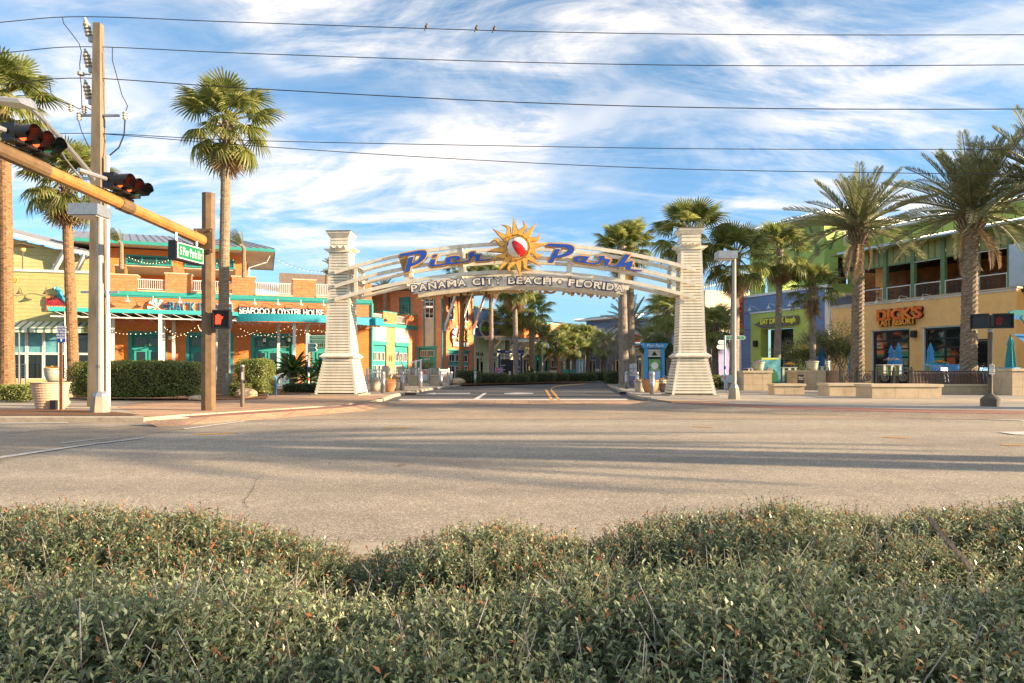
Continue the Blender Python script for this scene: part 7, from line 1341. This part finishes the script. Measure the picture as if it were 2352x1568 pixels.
board('instruction_plate', mWhiteS, pp, pxm(2281.5), pxm(2292), -.1, -.09, pz(859), pz(837)); text('plate_text', 'PUSH\nBUTTON\nTO\nCROSS', .06, mBlack, pp, (pxm(2286.8), -.104, pz(848)), .003); board('instruction_plate', mWhiteS, pp, pxm(2294), pxm(2302), .05, .06, pz(859), pz(837)); MB().tube([(pxm(2281), -.12, pz(862.5)), (0, -.03, pz(862.5))], .04, 8).build('push_button', mBlack, pp)
# posts, signs, bollards
q = G(140, 941.5, .12); sp_ = thing('parking_sign', 'blue beach access parking sign on a rusty post by the ribbed planter', 'sign', (q.x, q.y, .12)); zt = W(143, 748, q.y).z-.12; zb_ = W(143, 786, q.y).z-.12; MB().box(-.035, .035, -.015, .015, 0, zt-.05).build('post', M('rusty_post', (.20, .07, .03), .7, .3, 12), sp_)
ws = 18/FOC*q.y; board('plate', mSignB, sp_, -ws/2+.03, ws/2+.03, -.035, -.02, zb_, zt); text('sign_text', 'PARKING\nFOR PIER\nAND BEACH\nACCESS\nAHEAD', .068, mWhiteS, sp_, (.03, -.04, zb_+(zt-zb_)*.6), .003, off=.001, line=1.0); MB().prism([(.015, zb_+.02), (.045, zb_+.02), (.045, zb_+.07), (.06, zb_+.07), (.03, zb_+.11), (0, zb_+.07), (.015, zb_+.07)], -.041, -.036).build('arrow', mWhiteS, sp_)
q = G(557, 934.5, .1); pb = thing('push_button_post', 'short brown pedestrian push button post in front of the rounded hedge', 'post', (q.x, q.y, .1)); hp = W(557, 840, q.y).z-.1; MB().tube([(0, 0, 0), (0, 0, hp)], .058, 12).build('post', mBrownM, pb); MB().tube([(.03, 0, hp*.62), (.1, -.02, hp*.62)], .045, 8).build('push_button', mBlack, pb); MB().lathe([(.06, hp-.02), (.06, hp+.02), (.001, hp+.03)], 12).build('cap', mAlu, pb); board('plate', mWhiteS, pb, -.005, .035, -.066, -.058, hp*.67, hp*.85)
b0 = None
for i, (px, pb_, lab) in enumerate(((880, 901.5, 'steel bollard in front of the large terracotta bowl'), (925, 896, 'steel bollard right of the terracotta bowl'), (966, 891.5, 'steel bollard left of the red banner'), (1013, 887, 'steel bollard by the wide stone pedestal'), (1036.5, 884.5, 'steel bollard before the tower corner'), (1091.5, 882.5, 'steel bollard before the sky blue shop'), (1171, 879, 'steel bollard before the information kiosk'), (1228, 878, 'farthest steel bollard under the booted sabal palm'), (1424.7, 885, 'steel bollard at the right kerb by the boxwood'), (1439, 891.8, 'steel bollard overlapping the SkyWheel banner'), (1463, 891, 'steel bollard behind the cream wavy pot'), (1498, 904.5, 'steel bollard in front of the right terracotta bowl'))):
    q = G(px, pb_, .1)
    if b0 is None:
        b0 = thing('bollard', lab, 'bollard', q, 0, 'steel bollards along the kerb'); MB().tube([(0, 0, 0), (0, 0, .82)], .105, 16).build('shaft', mAlu, b0, True); MB().lathe([(.085, .82), (.085, .86)], 16).build('reflective_ring', mTerra, b0); MB().lathe([(.105, .86), (.105, .9), (.09, .96), (.04, .99), (.001, 1.0)], 16).build('cap', mAlu, b0, True)
    else: copy_tree(b0, q, 0, lab)
# finger posts
def finger(label, px, pb_, pt, Y, arms):
    q = W(px, pb_, Y); t = thing('finger_post', label, 'signpost', (q.x, Y, .1)); h = W(px, pt, Y).z-.1; MB().tube([(0, 0, 0), (0, 0, h)], .05, 10).build('pole', mLtB, t); MB().tube([(0, 0, h*.38), (0, 0, h*.44)], .056, 10).build('blue_band', mSignB, t); MB().tube([(0, 0, h*.2), (0, 0, h*.25)], .056, 10).build('red_band', mRedS, t)
    for txt, py, L, s, rz in arms:
        z = W(px, py, Y).z-.1; a = MB().prism([(0, -.1), (L-.1, -.1), (L, 0), (L-.1, .1), (0, .1)] if s > 0 else [(0, -.1), (0, .1), (-L+.1, .1), (-L, 0), (-L+.1, -.1)], -.02, .02).build('finger', mWhiteS, t, loc=(.05*s, 0, z), rz=rz); MB().prism([(.03, -.075), (L-.12, -.075), (L-.04, 0), (L-.12, .075), (.03, .075)] if s > 0 else [(-.03, -.075), (-.03, .075), (-L+.12, .075), (-L+.04, 0), (-L+.12, -.075)], -.026, -.0205).build('green_face', mSignT, a)
        if txt: o = text('finger_text', txt, .1, mWhiteS, a, (s*(L-.1)/2, -.03, 0), .004); fitx(o, (L-.25)*.85, .075)
finger('white finger post with green arrows left of the left pillar', 708.5, 903, 769, 33, [("POMPANO JOE'S", 774.5, 1.0, 1, 0), ('RON JON SURF SHOP', 783.5, 1.0, 1, 0), ('BEACH', 793.5, .5, 1, -.5), ('PIER', 803, .5, 1, -.5)])
finger('white finger post with green arrows behind the right lamp post', 1665, 892, 770, 36, [('RON JON SURF SHOP', 775, 1.05, 1, 0), ('BEACH', 786, .5, -1, .6), ('PARKING', 797, .6, -1, .6)])
# planters
q = G(88, 942.5, .1); rp = thing('ribbed_planter', 'large ribbed pale terracotta planter tub beside the blue sign post', 'planter', (q.x, q.y+.45, .1)); hh = W(88, 878, q.y).z-.1; pr = [(.001, 0), (.30, 0)]
for i in range(11): z = hh*i/11; r = .31+.14*i/11; pr += [(r, z+.01), (r+.005, z+hh/11*.7), (r+.022, z+hh/11*.78), (r+.022, z+hh/11*.97)]
pr += [(.48, hh-.02), (.48, hh), (.43, hh), (.42, hh-.1), (.001, hh-.1)]; MB().lathe(pr, 32).build('tub', mTerraL, rp); MB().lathe([(.001, hh-.095), (.42, hh-.095)], 20).build('potting_soil', mSoil, rp)
t = thing('stone_pedestal', 'square concrete pedestal partly hidden behind the ribbed planter', 'pedestal', W(121, 884, 25)); t.location.z = .1; zp_ = W(121, 876, 25).z-.1; MB().box(-.33, .33, 0, .66, 0, zp_-.08).build('shaft', mConc, t); MB().box(-.38, .38, -.05, .71, zp_-.079, zp_).build('cap', mConc, t)
pot('pale green dimpled bowl of orange flowers at the left end of the long hedge', 121, 876, 845, 34, BOWL, mPotG, mFlowY, Y=25.3, z0=zp_+.1, n=260)
pot('large smooth terracotta bowl beside the nearest left bollard', 892, 901, 871, 36, BOWL, mTerra, mFlowY, Y=33, z0=.1); pot('cream wavy square pot between the left pillar and the terracotta bowl', 862, 899.5, 871, 29, TUB, mPotC, mFlowP, Y=34, z0=.1); pot('cream wavy pot right behind the large terracotta bowl', 908, 899, 871, 24, TUB, mPotC, mFlowY, Y=35, z0=.1); pot('second terracotta bowl half hidden behind the cream pot', 918, 898, 869, 26, BOWL, mTerra, mFlowY, Y=36.2, z0=.1)
pot('large terracotta bowl of pansies behind the nearest right bollard', 1494, 903.5, 872, 39, BOWL, mTerra, mFlowP, Y=32, z0=.1); pot('cream wavy pot of yellow flowers left of the right terracotta bowl', 1469, 903, 873, 27, TUB, mPotC, mFlowY, Y=33, z0=.1); pot('cream pot of orange flowers behind the right terracotta bowl', 1520, 899, 872, 22, TUB, mPotC, mFlowY, Y=35, z0=.1); pot('small grey clay cup of red flowers against the right pillar', 1523, 902, 882, 17, CUP, mWood, mFlowY, Y=32, z0=.1, n=50)
pot('tall white ribbed tub of orange flowers behind the rounded hedge', 623, 904, 870, 28, TUB, mPotC, mFlowY, Y=31.6, z0=.1, n=90); pot('small pale urn on the wall behind the slim fan palm', 527, 874, 857, 16, BOWL, mPotG, None, Y=28, z0=W(527, 879, 28).z)
t = thing('stone_pedestal', 'low stone pedestal under the pale urn by the slim fan palm', 'pedestal', W(531, 884, 28)); t.location.z = .1; MB().box(-.3, .3, -.2, .4, 0, W(527, 879, 28).z-.1).build('shaft', mConc, t)
bs_ = thing('bike_rack', 'light blue tubular rack in front of the white ribbed tub', 'rack', G(615, 909, .1)); MB().tube([(0, 0, 0), (0, 0, .72), (.02, 0, .76), (.28, .1, .76), (.3, .1, .72), (.3, .1, 0)], .03, 8).build('hoop', mUmb, bs_); MB().tube([(.0, 0, .45), (.3, .1, .45)], .025, 6).build('bar', mUmb, bs_)
def rock(label, px, pb_, w_, h, seed):
    r_ = random.Random(seed); q = G(px, pb_, .12); mb = MB(); n, m = 14, 8; vs = []
    for j in range(m+1):
        for i in range(n): a = PI*j/m; t = 2*PI*i/n; k = 1+r_.uniform(-.16, .16); vs.append((w_/2*math.sin(a)*math.cos(t)*k, w_*.4*math.sin(a)*math.sin(t)*k, h*.45-h*.5*math.cos(a)*k))
    mb.add(vs, [(j*n+i, j*n+(i+1) % n, (j+1)*n+(i+1) % n, (j+1)*n+i) for j in range(m) for i in range(n)]); tag(mb.build('rock', mRock, loc=(q.x, q.y+.15, .1)), label, 'rock')
rock('limestone rock between the ribbed planter and the blue sign post', 132, 934, .48, .34, 1); rock('wide limestone rock at the foot of the slim fan palm', 560, 914, .8, .38, 2); rock('flat limestone slab at the right end of the long hedge', 452, 919, .7, .2, 3); rock('pale rock at the foot of the tower corner palm', 1050, 882, 1.3, .5, 4)
ub = thing('utility_box', 'small black ground box beside the ribbed planter', 'box', G(124, 940, .12)); MB().box(-.07, .07, -.05, .05, 0, .24).build('case', mBlack, ub)
ob = thing('oval_sign', 'pale blue surfboard shaped sign leaning on the finger post', 'sign', W(1677, 870, 36)); o = MB().lathe([(.001, -.03), (.4, -.03), (.42, 0), (.4, .03), (.001, .03)], 24).build('board', mLtB, ob); o.rotation_euler = (R(90), 0, 0); o.scale = (1.15, .5, 1); MB().box(-.2, -.12, .03, .09, -.5, 0).box(.12, .2, .03, .09, -.5, 0).build('leg', mWhite, ob)
bd_ = thing('scrap_wood', 'slanting wooden stake sticking out of the foreground hedge', 'stake', W(2172, 1235, 2.35)); MB().box(-.008, .008, -.003, .003, -.14, .09).build('stake', mWood, bd_).rotation_euler = (0, R(-40), 0)
# ---------------------------------------------------------------- power lines and birds
def wire(label, pts, r, name='power_line'):
    P_ = [W(x, y, Y) for x, y, Y in pts]; out = []
    for i in range(len(P_)-1):
        p0, p1, p2, p3 = P_[max(0, i-1)], P_[i], P_[i+1], P_[min(len(P_)-1, i+2)]
        for k in range(6): t = k/6; out.append(.5*((2*p1)+(p2-p0)*t+(2*p0-5*p1+4*p2-p3)*t*t+(3*p1-p0-3*p2+p3)*t**3))
    out.append(P_[-1]); tag(MB().tube(out, r, 5, False).build(name, mBlack), label, 'power line')
y0 = UY
wire('topmost power line crossing the whole sky', [(-900, 106, 16.5), (-300, 80, 18), (0, 51, y0-.4), (195, 38, y0), (560, 51, y0), (1176, 71, y0), (1700, 79, y0), (2352, 79.5, y0), (3200, 74, y0)], .012)
wire('second power line from the top', [(-900, 160, 16.5), (-300, 135, 18), (0, 121, y0-.4), (195, 107, y0), (560, 122, y0), (1176, 142, y0), (1700, 150.5, y0), (2352, 148.5, y0), (3200, 140, y0)], .012)
wire('third power line from the top', [(-900, 230, 16.5), (-300, 212, 18), (0, 194, y0-.4), (195, 179, y0), (560, 202, y0), (1176, 234, y0), (1700, 248, y0), (2352, 250, y0), (3200, 240, y0)], .014)
wire('fourth power line, level below the three main ones', [(-600, 330, y0), (0, 313, y0), (216, 306, y0), (560, 322, y0), (1176, 335, y0), (1700, 342, y0), (2352, 342, y0), (3200, 335, y0)], .011)
wire('lowest sagging power line', [(216, 306, y0), (300, 312, y0), (560, 333, y0), (1000, 362, y0), (1500, 386, y0), (2000, 396, y0), (2352, 399, y0), (3200, 396, y0)], .011)
for px, py, lab in ((979, 65, 'leftmost of the three small birds on the top wire'), (1094, 68.5, 'middle of the three small birds on the top wire'), (1135, 70, 'rightmost of the three small birds on the top wire')):
    q = W(px, py, y0); t = thing('bird', lab, 'bird', q, 0, 'birds on the top wire'); MB().ball((0, 0, .05), .045, 8, 6, 1.35).ball((.02, 0, .12), .028, 8, 6).tube([(-.01, 0, .02), (-.06, 0, -.06)], [.025, .012], 5).build('body', mBrownM, t, True)

for px_, py_, lab in ((942, 904.5, 'dark storm drain opening in the left street kerb'), (1437, 903, 'dark storm drain opening in the right street kerb')):
    q = G(px_, py_, .05); t = thing('storm_drain', lab, 'drain', (q.x, q.y-.06, .0)); MB().box(-.28, .28, -.03, .1, .012, .115).build('opening', mDark, t); MB().box(-.34, .34, -.04, .5, .1151, .14).build('lid', mKerb, t)
# ---------------------------------------------------------------- the low hedge we look over
DOM = [(-1.95, 2.62, 1.45, .78, .50), (-3.4, 2.5, 1.2, .9, .52), (-.06, 2.72, .68, .55, .41), (1.2, 2.85, .98, .62, .47), (2.35, 2.85, 1.0, .62, .49), (3.5, 2.8, 1.1, .7, .45)]
DOM += [(x, 1.35+.12*math.sin(x*3), .95, .85, .57+.03*math.sin(x*5)) for x in np.arange(-3.2, 3.3, .75)]
def hh_(x, y):
    z = np.full_like(x, .02)
    for cx_, cy_, rx, ry, h in DOM:
        d = ((x-cx_)/rx)**2+((y-cy_)/ry)**2; z = np.maximum(z, np.where(d < 1, .1+(h-.1)*np.clip(1-d, 0, 1)**.38, 0))
    return z+.03*np.sin(x*7+y*5)*np.sin(y*9-x*3)+.02*np.sin(x*17+1)*np.sin(y*15)
def foreground(n):
    x = rng.uniform(-3.6, 3.6, n*3); y = rng.uniform(.75, 3.5, n*3); z = hh_(x, y); k = (z > .12) & (np.abs(x) < y*.85+.5); x, y, z = x[k][:n], y[k][:n], z[k][:n]; n = len(x)
    L = rng.uniform(.10, .21, n); base = np.stack([x, y, z-L*rng.uniform(.6, 1.0, n)], 1); tilt = np.stack([rng.normal(0, .42, n), rng.normal(0, .42, n), np.ones(n)], 1); tilt /= np.linalg.norm(tilt, axis=1)[:, None]
    # stems: thin three-sided prisms
    a = np.cross(tilt, [1, 0, 0]); a /= np.linalg.norm(a, axis=1)[:, None]; b = np.cross(tilt, a); r0 = rng.uniform(.0010, .0022, n)[:, None]; tip = base+tilt*L[:, None]
    ring = [a, -a*.5+b*.87, -a*.5-b*.87]; sv = np.stack([base+q*r0 for q in ring]+[tip+q*r0*.5 for q in ring], 1).reshape(-1, 3); o = (np.arange(n)*6)[:, None]
    sf = np.concatenate([o+np.array([[0, 1, 4, 3]]), o+np.array([[1, 2, 5, 4]]), o+np.array([[2, 0, 3, 5]])])
    m = 15; t = (np.arange(m)+.5)/m; P_ = base[:, None, :]+tilt[:, None, :]*(L[:, None]*(.12+.88*t[None, :]))[:, :, None]; ang = rng.uniform(0, 6, n)[:, None]+np.arange(m)[None, :]*2.4
    out = a[:, None, :]*np.cos(ang)[:, :, None]+b[:, None, :]*np.sin(ang)[:, :, None]; dirn = out*.85+tilt[:, None, :]*rng.uniform(.35, 1.3, (n, m, 1)); dirn /= np.linalg.norm(dirn, axis=2)[:, :, None]
    side = np.cross(dirn, tilt[:, None, :]); side /= np.linalg.norm(side, axis=2)[:, :, None]; nrm = np.cross(side, dirn); LL = (rng.uniform(.018, .036, (n, m))*(1.1-.5*t[None, :]))[:, :, None]; wd = LL*.2
    p0 = P_; lv = np.stack([p0, p0+dirn*LL*.5+side*wd+nrm*LL*.1, p0+dirn*LL-nrm*LL*.12, p0+dirn*LL*.5-side*wd+nrm*LL*.1], 2).reshape(-1, 3); lf = np.arange(n*m*4).reshape(-1, 4)
    new = (t[None, :] > .86) & (rng.random((n, 1)) < np.where(y > 2.1, .34, .07)[:, None]); tint = np.clip(rng.beta(2, 2.3, (n, m))+.25*(t[None, :]-.5)+rng.normal(0, .10, (n, 1))+(.16*np.sin(x*2.3+y*1.7)*np.cos(y*3.1-x*1.3))[:, None], 0, 1)
    v = np.concatenate([sv, lv]); f = np.concatenate([sf, lf+len(sv)]); mi = np.concatenate([np.zeros(len(sf)), np.where(new.ravel(), 2, 1)]); ti = np.concatenate([np.full(len(sf), .5), tint.ravel()])
    return v, f, mi, ti
mStem = M('brown_stem', (.16, .12, .085), .8, .3, 20)
v, f, mi, ti = foreground(22000); fh = put('low_hedge', mesh_np('low_hedge', v, f, [mStem, mLeafF, mTip], ti, mi)); tag(fh, 'low leafy median hedge with pale twigs and reddish new tips in the foreground', 'hedge', kind='stuff')
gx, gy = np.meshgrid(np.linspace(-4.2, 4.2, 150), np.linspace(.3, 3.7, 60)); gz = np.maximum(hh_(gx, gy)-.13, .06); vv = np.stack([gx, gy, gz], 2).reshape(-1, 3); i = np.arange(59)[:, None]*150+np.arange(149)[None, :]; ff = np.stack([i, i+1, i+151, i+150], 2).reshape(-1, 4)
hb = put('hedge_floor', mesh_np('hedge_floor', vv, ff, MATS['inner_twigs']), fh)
# long bare twigs poking out of the hedge
n = 1300; mb = MB()
for _ in range(n):
    x, y = rng.uniform(-2.6, 2.6), rng.uniform(.95, 3.2); z = float(hh_(np.array([x]), np.array([y]))[0])
    if z < .2 or abs(x) > y*.85+.3: continue
    d = Vector((rng.normal(0, .5), rng.normal(0, .4), 1)).normalized(); p = Vector((x, y, z-.1)); mb.tube([p, p+d*.09, p+d*rng.uniform(.13, .2)+Vector((rng.normal(0, .01), 0, 0))], [.0019, .0015, .0008], 4, False)
o = mb.build('bare_twigs', M('silver_twig', (.40, .36, .32), .7, .2, 20), fh); o['kind'] = 'stuff'
